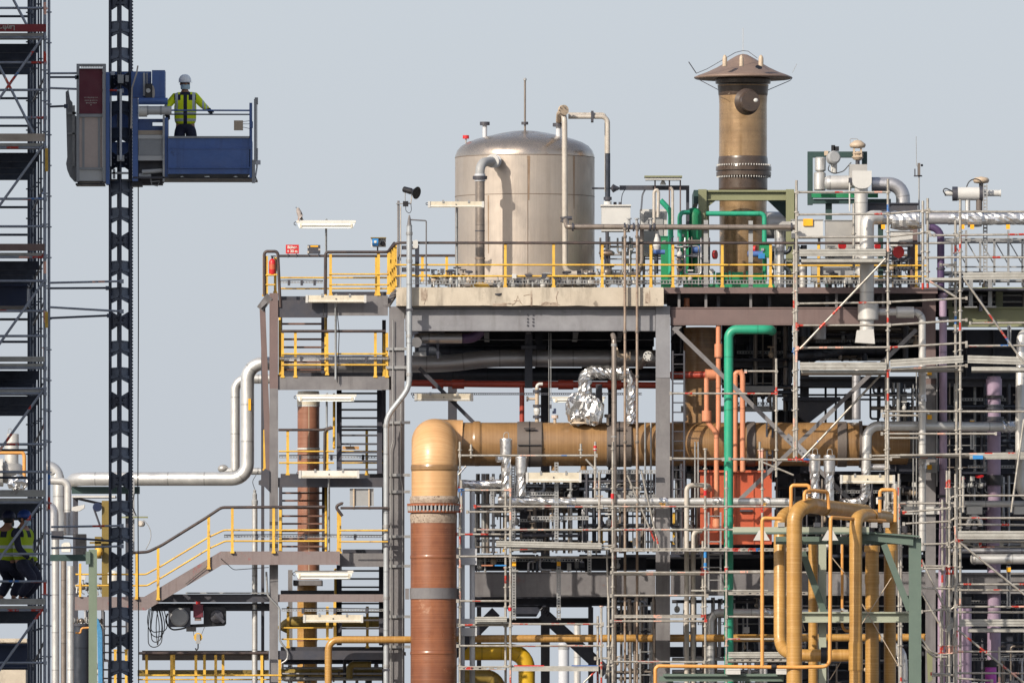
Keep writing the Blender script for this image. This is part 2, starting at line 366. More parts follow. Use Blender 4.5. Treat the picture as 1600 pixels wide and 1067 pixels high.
dm('plywood', (0.55,0.455,0.40), 0.7, col2=(0.42,0.34,0.31), scale=3, mot=0.6, streak=(0.28,0.25,0.27), streak_amt=0.3)
dm('grey', (0.30,0.31,0.32), 0.5, col2=(0.23,0.23,0.24))
dm('grey_light', (0.52,0.52,0.51), 0.5, col2=(0.42,0.42,0.41), scale=3)
dm('grey_blue', (0.50,0.52,0.56), 0.45, col2=(0.43,0.45,0.49))
dm('white', (0.66,0.65,0.61), 0.45, col2=(0.53,0.51,0.46), scale=4, mot=0.7)
dm('ivory', (0.62,0.57,0.46), 0.45, col2=(0.46,0.41,0.32), scale=4, mot=0.8, streak=(0.35,0.30,0.24), streak_amt=0.3)
dm('lens', (0.82,0.85,0.82), 0.12, col2=(0.76,0.79,0.76), coat=0.5)
dm('concrete', (0.52,0.465,0.385), 0.85, col2=(0.40,0.35,0.285), scale=1.2, mot=0.9, streak=(0.15,0.128,0.105), streak_amt=0.85, streak_scale=2.2, spots=(0.16,0.135,0.11), spot_thr=0.62, spot_scale=1.1, bump=0.3)
dm('olive', (0.20,0.21,0.12), 0.5, col2=(0.165,0.175,0.10), scale=2)
dm('teal_steel', (0.105,0.15,0.125), 0.5, col2=(0.085,0.12,0.105), scale=3)
dm('sage', (0.34,0.37,0.295), 0.5, col2=(0.29,0.315,0.255), scale=3)
dm('teal_dark', (0.018,0.052,0.05), 0.5, col2=(0.025,0.045,0.045))
dm('beige', (0.46,0.37,0.28), 0.5, col2=(0.36,0.28,0.2), scale=5)
dm('black', (0.012,0.012,0.016), 0.45)
dm('rubber', (0.015,0.015,0.018), 0.6)
dm('pale', (0.47,0.435,0.39), 0.5, 0.1, col2=(0.35,0.31,0.27), scale=5, mot=0.7, streak=(0.24,0.19,0.15), streak_amt=0.4)
dm('skin', (0.40,0.20,0.13), 0.55, mot=0.2)
dm('navy', (0.018,0.02,0.045), 0.8, col2=(0.012,0.013,0.03), scale=12)
dm('hivis', (0.52,0.68,0.012), 0.7, col2=(0.44,0.58,0.012), scale=14)
dm('reflex', (0.36,0.40,0.43), 0.4)
dm('maskcloth', (0.42,0.58,0.68), 0.8)
dm('helmet_blue', (0.02,0.07,0.32), 0.35)
dm('feather', (0.34,0.30,0.285), 0.8, col2=(0.20,0.18,0.175), scale=10)
dm('feather_dark', (0.085,0.075,0.075), 0.8)
dm('orange_tag', (0.85,0.42,0.015), 0.5)
dm('stain', (0.20,0.135,0.085), 0.6, col2=(0.30,0.22,0.16), scale=3, mot=0.9)
dm('post_green', (0.15,0.195,0.145), 0.5, col2=(0.12,0.155,0.115), scale=3, streak=(0.08,0.1,0.08), streak_amt=0.4)
dm('scab', (0.20,0.15,0.115), 0.8, col2=(0.50,0.42,0.34), scale=7, mot=1.0, spots=(0.07,0.04,0.03), spot_thr=0.55, spot_scale=7)
dm('ground', (0.16,0.15,0.135), 0.9, col2=(0.10,0.095,0.09), scale=0.05)

# ------------------------------------------------------------------ ground
g = MB(); g.add([(-3000,-500,0), (3000,-500,0), (3000,6000,0), (-3000,6000,0)], [(0,1,2,3)])
solo('ground', None, None, g, M['ground'], kind='structure')
# ------------------------------------------------------------------ shared builders
def std(root, x, y0, y1, d, r, m='scaff', nodes=True):      # scaffold standard with its rosettes
    b = MB().tb([(x, y1, d), (x, y0, d)], r, seg=8); sc = S(d)
    if nodes:
        a, c = P(x, y1, d), P(x, y0, d); z = math.ceil(a.z/0.5)*0.5
        while z < c.z:
            y = YH-(z-CZ)/sc
            if -60 < y < 1130: b.la((x, y, d), [(-1.0, r*1.9), (1.0, r*1.9)], seg=8, smooth=False)
            z += 0.5
    return part(root, 'standard', b, M[m])
def led(root, x0, y0, x1, y1, d, r=2.0, m='scaff', d1=None, name='ledger'):
    d1 = d if d1 is None else d1; b = MB().tb([(x0, y0, d), (x1, y1, d1)], r, seg=8)
    for x, y, dd in ((x0, y0, d), (x1, y1, d1)):            # wedge heads
        k_ = random.uniform(-.006, .006); b.bx(x-1.9-k_*40, y-2.7+k_*30, x+1.9+k_*35, y+2.7+k_*45, dd-0.05-k_, dd+0.05+k_)
    return part(root, name, b, M[m])
def dia(root, x0, y0, x1, y1, d, r=1.9, m='scaff', d1=None): return part(root, 'brace', MB().tb([(x0, y0, d), (x1, y1, d if d1 is None else d1)], r, seg=8), M[m])
def bulge(b, x0, x1, y0, y1, d, th=0.03):   # profiled toe board: two ribs proud of the face
    b.bx(x0, y0, x1, y1, d, d+th); h = y1-y0
    b.bx(x0+1, y0+h*.12, x1-1, y0+h*.22, d-0.012, d); b.bx(x0+1, y0+h*.55, x1-1, y0+h*.68, d-0.012, d); return b

# ------------------------------------------------------------------ near scaffold tower, left edge
DR = DH+9.5
sc0 = thing('scaffold_or_shade_tower', 'tall scaffold tower with dark decks at the left edge, braced to the lift mast', 'scaffold', (35, G(DH), DH))
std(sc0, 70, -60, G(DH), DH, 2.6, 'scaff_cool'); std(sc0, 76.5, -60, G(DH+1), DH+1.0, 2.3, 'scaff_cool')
for x, d in ((49, DR), (54.5, DR-1.2), (60, DR-2.6), (45.5, DR-.3), (64, DR-4)): std(sc0, x, -60, G(d), d, 2.7 if x < 60 else 1.6, 'scaff_shaded')
std(sc0, -240, -60, G(DH), DH, 2.6, 'scaff_cool'); std(sc0, -230, -60, G(DR), DR, 2.6, 'scaff_shaded')
for y in (13, 98, 141, 184, 311, 354, 439, 486, 525, 607, 694, 737, 865, 908, 1035):
    led(sc0, -240, y, 71, y, DH, 2.0, 'scaff_cool')
    led(sc0, -230, y+9+(y < 500)*4, 50, y+9+(y < 500)*4, DR, 1.9, 'scaff_shaded')
for a in ((67,58,0,153,-12,170), (0,107,52,208,-30,47), (67,228,2,318,-12,337), (69,439,0,536,-12,553), (67,610,0,703,-12,719), (67,781,0,872,-12,888), (66,952,0,1045,-12,1062), (22,0,42,40,0,-40)):
    x0, y0, x1, y1, x2, y2 = a
    if y0 < y1 and x0 < x1: dia(sc0, x2, y2, x1, y1, DH-0.06, 2.1, 'scaff_cool')
    else: dia(sc0, x0, y0, x2, y2, DH-0.06, 2.1, 'scaff_cool')
for y in (120, 290, 470, 660, 830, 1000):        # braces in depth between the end posts
    dia(sc0, 70, y, 52, y+38, DH+.2, 1.8, 'scaff_shaded', d1=DR-1)
    dia(sc0, 66, y-60, 47, y-20, DH+.2, 1.8, 'scaff_shaded', d1=DR-1)
decks = [(52, 'board_alu'), (224, 'board_alu'), (395, 'board_alu'), (568, 'board_alu'), (608, 'board_alu'), (778, 'board_alu'), (946, 'board_alu'), (-118, 'board_alu'), (1118, 'board_alu')]
for y, m in decks:
    b = MB(); n = 9                                # one deck = planks side by side with a channel under each seam
    for k in range(n):
        f0, f1 = k/n, (k+1)/n-0.006; xa = 68-(22*f0); xb = 68-(22*f1)
        b.plate([(-260, DH+9.5*f0), (xa, DH+9.5*f0), (xb, DH+9.5*f1), (-260, DH+9.5*f1)], y, 5)
    dk = part(sc0, 'deck', b, M[m])
    for k in range(1, 5):
        d = DH+9.5*k/4.6; z = P(0, y, DH).z; yy = YH-(z-CZ)/S(d)
        part(dk, 'girder', MB().bx(-250, yy+5, 66-22*k/4.6, yy+19, d, d+0.06), M['scaff_shaded'])  # dark girders added to thicken the shaded band under the deck
    led(sc0, -240, y+7, 71, y+7, DH-.02, 2.0, 'scaff_cool')
for y0, y1, m in ((38,50,'board_red'), (209,221,'board_wood'), (381,392,'board_brown'), (765,776,'board_alu'), (935,944,'board_alu'), (557,565,'board_alu')):
    b = MB(); x1 = {38: 72, 765: 71, 935: 71}.get(y0, 70)
    if m == 'board_alu': bulge(b, -240, x1, y0, y1, DH-0.09)
    else: b.bx(-240, y0, x1, y1, DH-0.09, DH-0.055); b.bx(x1-3, y0+2, x1-1.4, y0+3.6, DH-0.1, DH-0.09); b.bx(x1-3, y1-3.6, x1-1.4, y1-2, DH-0.1, DH-0.09)
    tbd = part(sc0, 'toe_board', b, M[m])
    if m == 'board_red': text(tbd, 'lettering', 'Layher', 23.5, 43.6, DH-0.093, 10.5, M['pale'], rot=180, align='LEFT')
for ya, yb in ((232, 268), (487, 512)): part(sc0, 'marker_sleeve', MB().bx(70.5, ya, 75, yb, DH-.14, DH-.1), M['yellow'])
b = MB().bx(-200, 447, 42, 478, DR-1.5, DR+1.0).bx(-200, 444, 43, 447, DR-1.6, DR+1.1)
solo('steel_vessel', 'dark blue steel box standing inside the scaffold tower', 'vessel', b, M['blue_dark'])
b = MB().bx(-200, 1008, 44, 1042, DR+1, DR+3).bx(-200, 1005, 45, 1008, DR+.9, DR+3.1)
solo('pipe_trough', 'blue grey steel trough at the foot of the scaffold tower', 'trough', b, M['blue_dark'])
b = MB().bx(-300, 997, 42, 1003, 12, 14).bx(-300, 1003, 40, 1200, 12.1, 13.9)
solo('concrete_wall', 'sandy concrete wall behind the bottom of the scaffold tower', 'wall', b, M['concrete'])

# ------------------------------------------------------------------ lift mast
mt = thing('lift_mast', 'tall dark steel lattice mast with bolted sections carrying the work platform', 'mast', (188, G(DH), DH))
dc = DH-0.17; gy = G(DH)
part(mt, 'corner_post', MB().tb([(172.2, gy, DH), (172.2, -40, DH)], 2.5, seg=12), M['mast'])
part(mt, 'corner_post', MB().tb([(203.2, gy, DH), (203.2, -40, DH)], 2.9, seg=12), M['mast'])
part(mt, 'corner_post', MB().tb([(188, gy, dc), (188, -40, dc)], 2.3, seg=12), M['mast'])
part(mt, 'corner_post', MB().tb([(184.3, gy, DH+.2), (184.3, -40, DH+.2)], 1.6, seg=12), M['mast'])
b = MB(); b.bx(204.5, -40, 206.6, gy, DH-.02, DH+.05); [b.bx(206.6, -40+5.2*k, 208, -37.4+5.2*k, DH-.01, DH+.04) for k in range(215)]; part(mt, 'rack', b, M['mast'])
for i in range(-1, 34):
    yt = -9+41.6*i                       # top edge of this cross plate
    joint = i % 3 == 0
    for sgn in (-1, 1):                  # a gusseted plate from the centre post to each side post
        xs = 174.5 if sgn < 0 else 201; xc = 186.2 if sgn < 0 else 189.8
        a = lambda x, y: P(x, y, DH-0.01 if x == xs else dc+0.02)
        if not joint: yy = [(xs, yt+1), (xc, yt), (xc, yt+19), (xs, yt+25)]
        else: yy = [(xs, yt-3), (xc, yt+4), (xc, yt+17), (xs, yt+25)]
        fr = [a(*p) for p in yy]; nrm = (fr[1]-fr[0]).cross(fr[2]-fr[0]).normalized(); nrm = nrm if nrm.y > 0 else -nrm
        b = MB(); v = fr+[p+nrm*0.012 for p in fr]
        b.add(v, [(0,1,2,3), (7,6,5,4), (0,4,5,1), (1,5,6,2), (2,6,7,3), (3,7,4,0)])
        if not joint:                     # raised lip along the bottom and top of the plate
            for ya, yb in ((0, 2.2), (13.5, 16)):
                p = [a(xs, yt+ya+1.5*(ya < 1)), a(xc, yt+ya), a(xc, yt+yb), a(xs, yt+yb+3*(ya > 1))]
                q = [k-nrm*0.02 for k in p]; b.add(q+p, [(0,1,2,3), (7,6,5,4), (0,4,5,1), (1,5,6,2), (2,6,7,3), (3,7,4,0)])
        if joint:
            for x, y in ((178, 6), (183, 10), (179, 16)) if sgn < 0 else ((193, 10), (197, 6), (197, 16)): b.la((x, yt+y, dc-.01), [(0, 1.3), (-9, 1.3)], axis=(0,-1,0), seg=6, smooth=False)
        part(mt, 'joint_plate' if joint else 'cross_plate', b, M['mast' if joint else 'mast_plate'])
ties = [('upper', [(78,115,176,114.5), (78,121,120,121), (78,138,190,142), (78,167,103,166)]), ('middle', [(78,442,190,439.5), (78,450.5,168,450), (78,480,190,486.5), (78,497,170,493)]),
        ('lower', [(80,823,190,821), (80,838,190,846), (80,856,190,853)])]
for nm, ls in ties:
    r = thing('mast_tie', {'upper': 'set of steel tie tubes beside the work platform, from scaffold to mast', 'middle': 'four tie tubes crossing open sky halfway down the mast',
              'lower': 'three tie tubes near the silver pipes at the bottom of the mast'}[nm], 'tie tubes', (78, ls[0][1], DH), 'ties between scaffold and mast')
    for i, (x0, y0, x1, y1) in enumerate(ls):
        b = MB().tb([(x0, y0, DH-.12-.06*(i % 2)), (x1, y1, DH-.28 if x1 == 190 else DH-.1)], 1.7, seg=8); b.bx(x1-3, y1-3, x1+3, y1+3, DH-.32, DH-.2)
        part(r, 'tube', b, M['scaff_cool' if i % 2 == 0 else 'scaff_shaded'])

# ------------------------------------------------------------------ work platform on the mast
pf = thing('mast_work_platform', 'blue mast climbing work platform with a worker aboard', 'work platform', (230, 288, DH))
D = DH
def pb(name, m, *boxes, parent=None, label=None):
    for x0, y0, x1, y1, d0, d1 in boxes: o = part(parent or pf, name, MB().bx(x0, y0, x1, y1, D+d0, D+d1), M[m], label)
    return o
pb('side_frame', 'grey', (119.5,103,123.6,284,-.32,-.1), (160.6,103,165,284,-.32,-.1), (119.5,100,165,103,-.32,-.1), (119.5,107,165,108,-.3,-.14))
b = MB()
for k in range(13): b.bx(127+2.6*k, 104.2, 128.7+2.6*k, 106.4, D-.31, D-.3)
part(pf, 'grip_strip', b, M['white'])
rp = pb('side_panel', 'maroon', (123.9,107,160.3,178,-.26,-.2), label='dark red panel with small pale lettering')
b = MB()
for j, (y, xa, xb) in enumerate(((152, 131.5, 153), (156.5, 132.5, 152), (160.3, 134.5, 150))):
    x = xa
    while x < xb:
        w_ = random.uniform(.8, 1.7); b.bx(x, y, x+w_, y+random.uniform(1.2, 2.2), D-.263, D-.26); x += w_+random.uniform(.7, 1.5)
b.bx(141.4, 163.5, 142.9, 165, D-.263, D-.26); part(rp, 'lettering', b, M['pale'])
pb('door_panel', 'plywood', (124,183,160.3,262,-.24,-.2)); pb('door_frame', 'grey', (123.9,178.3,160.3,183,-.27,-.2), (128.6,184,132,262,-.25,-.24), (153,184,156.5,262,-.25,-.24), (123.9,262,160.3,265,-.28,-.2))
pb('kick_panel', 'grey_light', (123.9,265.4,160.3,283,-.25,-.18)); pb('foot_rail', 'black', (118,286.5,163,289,-.3,.3), (121,284,124,286.5,-.3,-.2), (156,284,159,286.5,-.3,-.2))
b = MB().pr([(102.5,144),(107,140.5),(109.5,156),(113,160),(114.5,178),(119.4,182),(119.4,285),(116,284),(109,276),(105,266),(103.2,256),(105,246)], D+.25, D+.31)
part(pf, 'end_gate', b, M['grey'])
pb('gate_bar', 'galv', (113,165,117,260,.2,.25), (104,175,119,179,.2,.25), (105,208,119,210,.2,.25))
pb('carriage_post', 'blue', (165.4,113,171.2,288,-.3,.1), (207,154,215.4,283,-.34,.1), (257.4,184,262.4,276,-.34,.1))
pb('carriage_plate', 'blue', (171.4,112,205,150,.28,.31), (171.4,172,206,205,.28,.31), (171.4,222,206,262,.28,.31), (205,112,236,153,-.1,.1))
pb('carriage_roller', 'grey', (184,117,193,130,-.36,-.2), (196,118,201,128,-.3,-.16), (183,243,194,252,-.36,-.2), (174,269,200,272,-.3,-.2), (176,264,180,279,-.3,-.2))
pb('rack_rail', 'grey_blue', (187,140,190.4,250,-.4,-.36), (172.6,150,174.2,260,-.3,-.26))
pb('control_box', 'blue', (237.4,110,257.6,153,-.3,.2))
pb('fitting', 'grey_light', (223.6,114,226.8,150,-.16,-.1), (229,114,230.4,131,-.16,-.1))
b = MB().bx(227, 131, 238, 153.4, D-.34, D-.1); cb = part(pf, 'gauge_box', b, M['black'])
part(cb, 'dial', MB().la((231.6, 142, D-.34), [(0, 3.6), (1.2, 3.4)], axis=(0,-1,0), seg=16, smooth=False), M['grey_light'])
part(pf, 'guard', MB().pr([(238,133),(240,135),(241.6,140),(242,147),(241,153),(238,153.4)], D-.33, D-.2), M['pale'])
b = MB().tb([(216.5, 158.5, D-.36), (262, 158.5, D-.36)], 5.4, seg=16); part(pf, 'drive_housing', b, M['blue'])
b = MB().tb([(230, 173, D-.34), (268, 173, D-.34)], 6.8, seg=18); mo = part(pf, 'motor', b, M['grey_light'])
part(mo, 'end_cover', MB().tb([(217, 174.5, D-.33), (230, 174.5, D-.33)], 8.6, seg=18), M['white'])
part(mo, 'collar', MB().tb([(229.5, 173, D-.34), (232, 173, D-.34)], 7.4, seg=18).tb([(250, 173, D-.34), (253, 173, D-.34)], 7.2, seg=18), M['grey'])
pb('lower_plate', 'blue', (215.6,186,238,205,-.1,.05), (254,186,257.3,205,-.1,.05), (238,186,254,191,-.1,.05), (238,197,254,205,-.1,.05))
pb('gearbox_cover', 'beige', (216,204,254,210.6,-.24,0))
pb('drive_box', 'grey', (216.5,217.6,254,243,-.3,0)); pb('drive_trim', 'grey_light', (216,211,254.6,217.2,-.31,0), (216,243.4,254.6,251,-.31,0))
pb('guide_rail', 'galv', (254.2,180,257.2,284,-.36,-.28))
part(pf, 'roller', MB().tb([(222, 269, D-.25), (254, 267, D-.25)], 3.6), M['grey_light']); part(pf, 'roller', MB().tb([(217, 275, D-.2), (236, 275, D-.2)], 4.5), M['grey_light'])
pb('lower_box', 'dark_steel', (207,252,255,285,-.1,.35), (206,285,222,291,-.1,.3), (222,285,254,289,0,.3))
b = MB().tb([(235, 276, D-.3), (237, 289, D-.3), (246, 291, D-.3), (250, 283, D-.3), (235, 284.5, D-.3)], 0.9, seg=8); part(pf, 'step_bracket', b, M['galv'])
b = MB().tb([(215.4, 103, D-.4), (213.6, 114, D-.4), (206.2, 138, D-.4), (205, 199, D-.4)], 1.2, seg=8).bx(203.5, 197, 207, 201, D-.43, D-.37); part(pf, 'lever', b, M['pale'])
pb('floor', 'dark_steel', (208,276.3,400,279,-.36,1.0), (120,280,208,283,-.1,.9))
b = MB().bx(262.6, 216.4, 391, 231.5, D-.4, D-.36).bx(262.6, 231.5, 391, 233, D-.43, D-.36).bx(262.6, 233, 391, 261, D-.42, D-.36).bx(262.6, 261, 391, 263, D-.44, D-.36).bx(262.6, 263, 391, 272, D-.41, D-.36)
fp = part(pf, 'front_panel', b, M['blue']); part(fp, 'top_edge', MB().bx(262.6, 213, 391, 216.2, D-.42, D-.34), M['grey'])
pts = [(262.6, 272.2)]; x = 262.6
rag = [(x_, 276.8+.9*math.sin(x_*.9)+random.uniform(-.6, .8)) for x_ in range(266, 392, 6)]
part(fp, 'dark_underside', MB().pr([(262.6, 272.2)]+[(391, 272.2)]+rag[::-1]+[(262.6, 275)], D-.4, D-.37), M['black'])  # ragged black strip painted in for the platform's dark underside
pb('back_panel', 'blue', (262.6,216,391,262,.98,1.02))
pb('end_panel', 'blue', (390.4,216,392,274,-.36,1.0))
pb('end_post', 'blue', (389.6,161,394,278,-.42,-.34), (389.6,190,395,200,-.44,-.32))
pb('end_post', 'grey', (396.8,155,400.6,250,-.44,-.36), (398,152.6,403,163,-.42,-.3), (393.5,250,398.5,286,-.42,-.34), (401,163,402,250,-.4,-.35))
b = MB().tb([(398, 284, D-.3), (401.5, 262, D-.3), (402, 232, D-.3)], 1.3, seg=8).bx(397.5, 250.5, 407, 257, D-.36, D-.25); part(pf, 'latch', b, M['grey_blue'])
part(pf, 'guard_rail', MB().tb([(262, 172.6, D-.38), (391, 173, D-.38)], 1.3, seg=8), M['blue']); part(pf, 'guard_rail', MB().tb([(262, 179, D-.34), (391, 179.2, D-.34)], 1.1, seg=8), M['blue_dark'])
jb = pb('junction_box', 'beige', (365.5,188.5,379.6,203.6,-.46,-.36))
part(jb, 'wire', MB().tb([(379.6, 190.5, D-.4), (391, 189, D-.4)], .45, seg=6).tb([(379.6, 194, D-.4), (391, 194, D-.4)], .45, seg=6).tb([(379.6, 199, D-.4), (391, 201.5, D-.4)], .45, seg=6), M['grey'])
b = MB().tb([(216, 290, D-.1), (216.3, 500, D-.1), (215.4, 760, D-.1), (216.6, 980, D-.1), (216, G(D), D-.1)], 0.85, seg=8)
solo('power_cable', 'black power cable hanging straight down from the work platform', 'cable', b, M['black'])

# ------------------------------------------------------------------ unseen block added left of the frame to throw shade on the mast
shade_tower = thing('scaffold_or_shade_tower', 'unseen broad block added outside the left edge to shade the lift mast', 'tower', (-1200, G(-134), -134))
b = MB(); b.hexa([(-34,165,0), (-9.6,165,0), (-9.6,165,58), (-34,165,58), (-34,177,0), (-9.6,177,0), (-9.6,177,58), (-34,177,58)]); part(shade_tower, 'shade_block', b, M['grey'])
for k in range(1, 29):
    b = MB(); z = 2*k; b.hexa([(-34.1,164.8,z), (-9.5,164.8,z), (-9.5,164.8,z+.15), (-34.1,164.8,z+.15), (-34.1,177.2,z), (-9.5,177.2,z), (-9.5,177.2,z+.15), (-34.1,177.2,z+.15)]); part(shade_tower, 'shade_block_band', b, M['board_alu'])
# ------------------------------------------------------------------ people
def skinned(name, verts, edges, radii, m, parent, sub=2, root=0):
    me = bpy.data.meshes.new(name); me.from_pydata(verts, edges, [])
    o = bpy.data.objects.new(name, me); C.objects.link(o)
    sk = o.modifiers.new('skin', 'SKIN'); sk.use_smooth_shade = True
    if not me.skin_vertices: me.attributes
    for i, r_ in enumerate(radii):
        rr = r_ if isinstance(r_, tuple) else (r_, r_); me.skin_vertices[0].data[i].radius = rr
    me.skin_vertices[0].data[root].use_root = True
    ss = o.modifiers.new('sub', 'SUBSURF'); ss.levels = sub; ss.render_levels = sub
    bpy.context.view_layer.update(); dg = bpy.context.evaluated_depsgraph_get()
    m2 = bpy.data.meshes.new_from_object(o.evaluated_get(dg)); o.modifiers.clear(); o.data = m2
    m2.materials.clear(); m2.materials.append(m)
    for p in m2.polygons: p.use_smooth = True
    o.parent = parent; return o
def zone_mat(name, base, zones):      # cloth with sewn-on fields given in the object's own space: (axis tests, colour)
    m = mat(name, base, 0.75, scale=9); N = m.node_tree.nodes; L = m.node_tree.links; b = N['Principled BSDF']
    cur = b.inputs['Base Color'].links[0].from_socket; tc = N.new('ShaderNodeTexCoord'); sp = N.new('ShaderNodeSeparateXYZ'); L.new(tc.outputs['Object'], sp.inputs[0])
    for tests, col in zones:
        f = None
        for ax, lo, hi in tests:
            for op, v in (('GREATER_THAN', lo), ('LESS_THAN', hi)):
                q = N.new('ShaderNodeMath'); q.operation = op; L.new(sp.outputs[ax], q.inputs[0]); q.inputs[1].default_value = v
                if f is None: f = q.outputs[0]
                else:
                    k = N.new('ShaderNodeMath'); k.operation = 'MULTIPLY'; L.new(f, k.inputs[0]); L.new(q.outputs[0], k.inputs[1]); f = k.outputs[0]
        x = N.new('ShaderNodeMix'); x.data_type = 'RGBA'; L.new(f, x.inputs[0]); L.new(cur, x.inputs[6]); x.inputs[7].default_value = (*col, 1); cur = x.outputs[2]
    L.new(cur, b.inputs['Base Color']); return m
def add_raw(parent, name, mb, m):      # mesh already in the parent's own space
    o = bpy.data.objects.new(name, mesh_of(mb, name, m, (0, 0, 0))); C.objects.link(o); o.parent = parent; return o
def loc_tube(pts, r, r2=None, seg=10):
    return MB().tb([(0, 0, 0)]*len(pts), r, wpts=pts, r2=r2, seg=seg)
def ell(mb, c, rx, ry, rz): return mb.sp((0, 0, 0), rx, ry, rz, world=c)
def hand(mb, wrist, d, side, curl, palm):   # palm, four bent fingers and a thumb; d = pointing direction, palm = direction the palm faces
    wv = Vector(wrist); d = Vector(d).normalized(); pm = Vector(palm); pm = (pm-d*pm.dot(d)).normalized(); sd = d.cross(pm)*side
    ell(mb, wv+d*0.045, .036, .03, .045)
    for i, ln in enumerate((0.066, 0.075, 0.07, 0.055)):
        b0 = wv+d*0.08+sd*(0.03-0.02*i); k1 = b0+(d*math.cos(curl)+pm*math.sin(curl))*ln*.5; k2 = k1+(d*math.cos(2*curl)+pm*math.sin(2*curl))*ln*.5
        mb.tb([(0,0,0)]*3, .0105, wpts=[b0-d*0.02, k1, k2], bend=.01, seg=8, r2=.009)
    t0 = wv+d*0.03+sd*0.035; t1 = t0+sd*0.03+d*0.03+pm*.01; t2 = t1+d*0.03+pm*.015
    mb.tb([(0,0,0)]*3, .013, wpts=[t0, t1, t2], bend=.01, seg=8, r2=.010)
def person(label, at, rz, J, jacket, helmet_m, mask, trousers='navy', face=(0, -1), group=None, drop=0, size=1.0):
    J = dict(J)
    if drop:
        q = lambda c: (c[0], c[1], c[2]-drop)
        for s in 'lr':
            J['arm_'+s] = [q(c) for c in J['arm_'+s]]; g = J['leg_'+s]
            J['leg_'+s] = [q(g[0]), (g[1][0], g[1][1]-.24, g[1][2]-drop*.3), g[2]]
        J['head'] = q(J['head'])
    Z = lambda z: z-drop
    p = thing('person', label, 'person', at, group); p.rotation_euler = (0, 0, R(rz)); p.scale = (size,)*3
    V, E, Rr = [], [], []
    def chain(pts, start=None):
        prev = start
        for c, r_ in pts:
            V.append(c); Rr.append(r_)
            if prev is not None: E.append((prev, len(V)-1))
            prev = len(V)-1
        return prev
    hx, hy, hzz = J['head']
    chain([((0, 0, Z(.96)), (.15, .11)), ((0, 0, Z(1.10)), (.135, .10)), ((0, 0, Z(1.26)), (.155, .11)), ((0, 0, Z(1.41)), (.13, .095)), ((hx*.5, hy*.4, Z(1.50)), (.058, .058)), ((hx*.8, hy*.7, Z(1.555)), (.060, .062)),
           ((hx, hy, hzz), (.075, .092)), ((hx, hy+.005, hzz+.09), (.07, .085))])
    for s in ('l', 'r'):
        a = J['arm_'+s]; chain([(a[0], .062), (a[1], .047), (a[2], .03)], 3)
        g = J['leg_'+s]; chain([(g[0], .09), (g[1], .062), (g[2], .042), ((g[2][0], g[2][1]-.14, .035), .035)], 0)
    skinned('body', V, E, Rr, M['skin'], p)
    # trousers
    V, E, Rr = [], [], []
    chain([((0, 0, Z(1.04)), (.175, .135)), ((0, 0, Z(.93)), (.185, .145))])
    for s in ('l', 'r'):
        g = J['leg_'+s]; chain([(g[0], .128), (g[1], .098), ((g[2][0], g[2][1], .12), .075)], 1)
    skinned('trousers', V, E, Rr, M[trousers], p)
    b = MB()
    for s in ('l', 'r'):
        g = J['leg_'+s]; ell(b, (g[2][0], g[2][1]-.06, .05), .055, .13, .05)
    add_raw(p, 'boots', b, M['black'])
    # jacket with sleeves
    V, E, Rr = [], [], []
    chain([((0, 0, Z(.87)), (.215, .16)), ((0, 0, Z(1.08)), (.205, .155)), ((0, 0, Z(1.25)), (.215, .155)), ((0, 0, Z(1.40)), (.17, .12)), ((hx*.4, hy*.3, Z(1.475)), (.085, .085))])
    for s in ('l', 'r'):
        a = J['arm_'+s]; e = Vector(a[1]).lerp(Vector(a[2]), 1.0); chain([(a[0], .083), (a[1], .066), (tuple(e), .05)], 3)
    skinned('jacket', V, E, Rr, jacket, p)
    for s, sd in (('l', 1), ('r', -1)):
        b = MB(); a = J['arm_'+s]; d = J.get('hand_'+s, tuple(Vector(a[2])-Vector(a[1]))); hand(b, a[2], d, sd, J.get('curl', .5), J.get('palm', (0, 0, -1)))
        add_raw(p, 'glove', b, M['black'])
    # head: nose, ears, eyes, then helmet and mask
    f = Vector((J['face'][0], J['face'][1], 0)).normalized(); sd = Vector((-f.y, f.x, 0)); h = Vector((hx, hy, hzz+.03))
    b = MB(); ell(b, h+f*.098-Vector((0,0,.005)), .016, .016, .024)
    ell(b, h+sd*.078, .013, .022, .032); ell(b, h-sd*.078, .013, .022, .032); add_raw(p, 'ears_and_nose', b, M['skin'])
    b = MB(); ell(b, h+f*.083+sd*.032+Vector((0,0,.022)), .013, .010, .008); ell(b, h+f*.083-sd*.032+Vector((0,0,.022)), .013, .010, .008); add_raw(p, 'eyes', b, M['black'])
    b = MB(); ell(b, h-f*.02+Vector((0,0,.02)), .085, .092, .085); add_raw(p, 'hair', b, M['rubber'])
    b = MB(); N_ = 20; prof = [(0.055, .112), (.075, .117), (.11, .112), (.15, .09), (.178, .055), (.188, .001)]
    vs, fs = [], []
    for z, r_ in prof:
        for k in range(N_):
            g = 2*math.pi*k/N_; vs.append(h+Vector((r_*math.cos(g)*.95, r_*math.sin(g)*1.05, z-.02)))
    for i in range(len(prof)-1):
        for k in range(N_): fs.append((i*N_+k, i*N_+(k+1) % N_, (i+1)*N_+(k+1) % N_, (i+1)*N_+k))
    b.add(vs, fs, True)
    c0 = h+Vector((0, 0, .036)); vs = []
    for k in range(9):
        g = -1.25+2.5*k/8; q = f*math.cos(g)+sd*math.sin(g)
        vs += [c0+q*.10, c0+q*(.118+.045*max(0, math.cos(g)))-Vector((0,0,.012)), c0+q*(.118+.045*max(0, math.cos(g)))-Vector((0,0,.018)), c0+q*.10-Vector((0,0,.008))]
    fs = []
    for k in range(8):
        for j in range(4): fs.append((4*k+j, 4*k+(j+1) % 4, 4*k+4+(j+1) % 4, 4*k+4+j))
    b.add(vs, fs, True); add_raw(p, 'helmet', b, helmet_m)
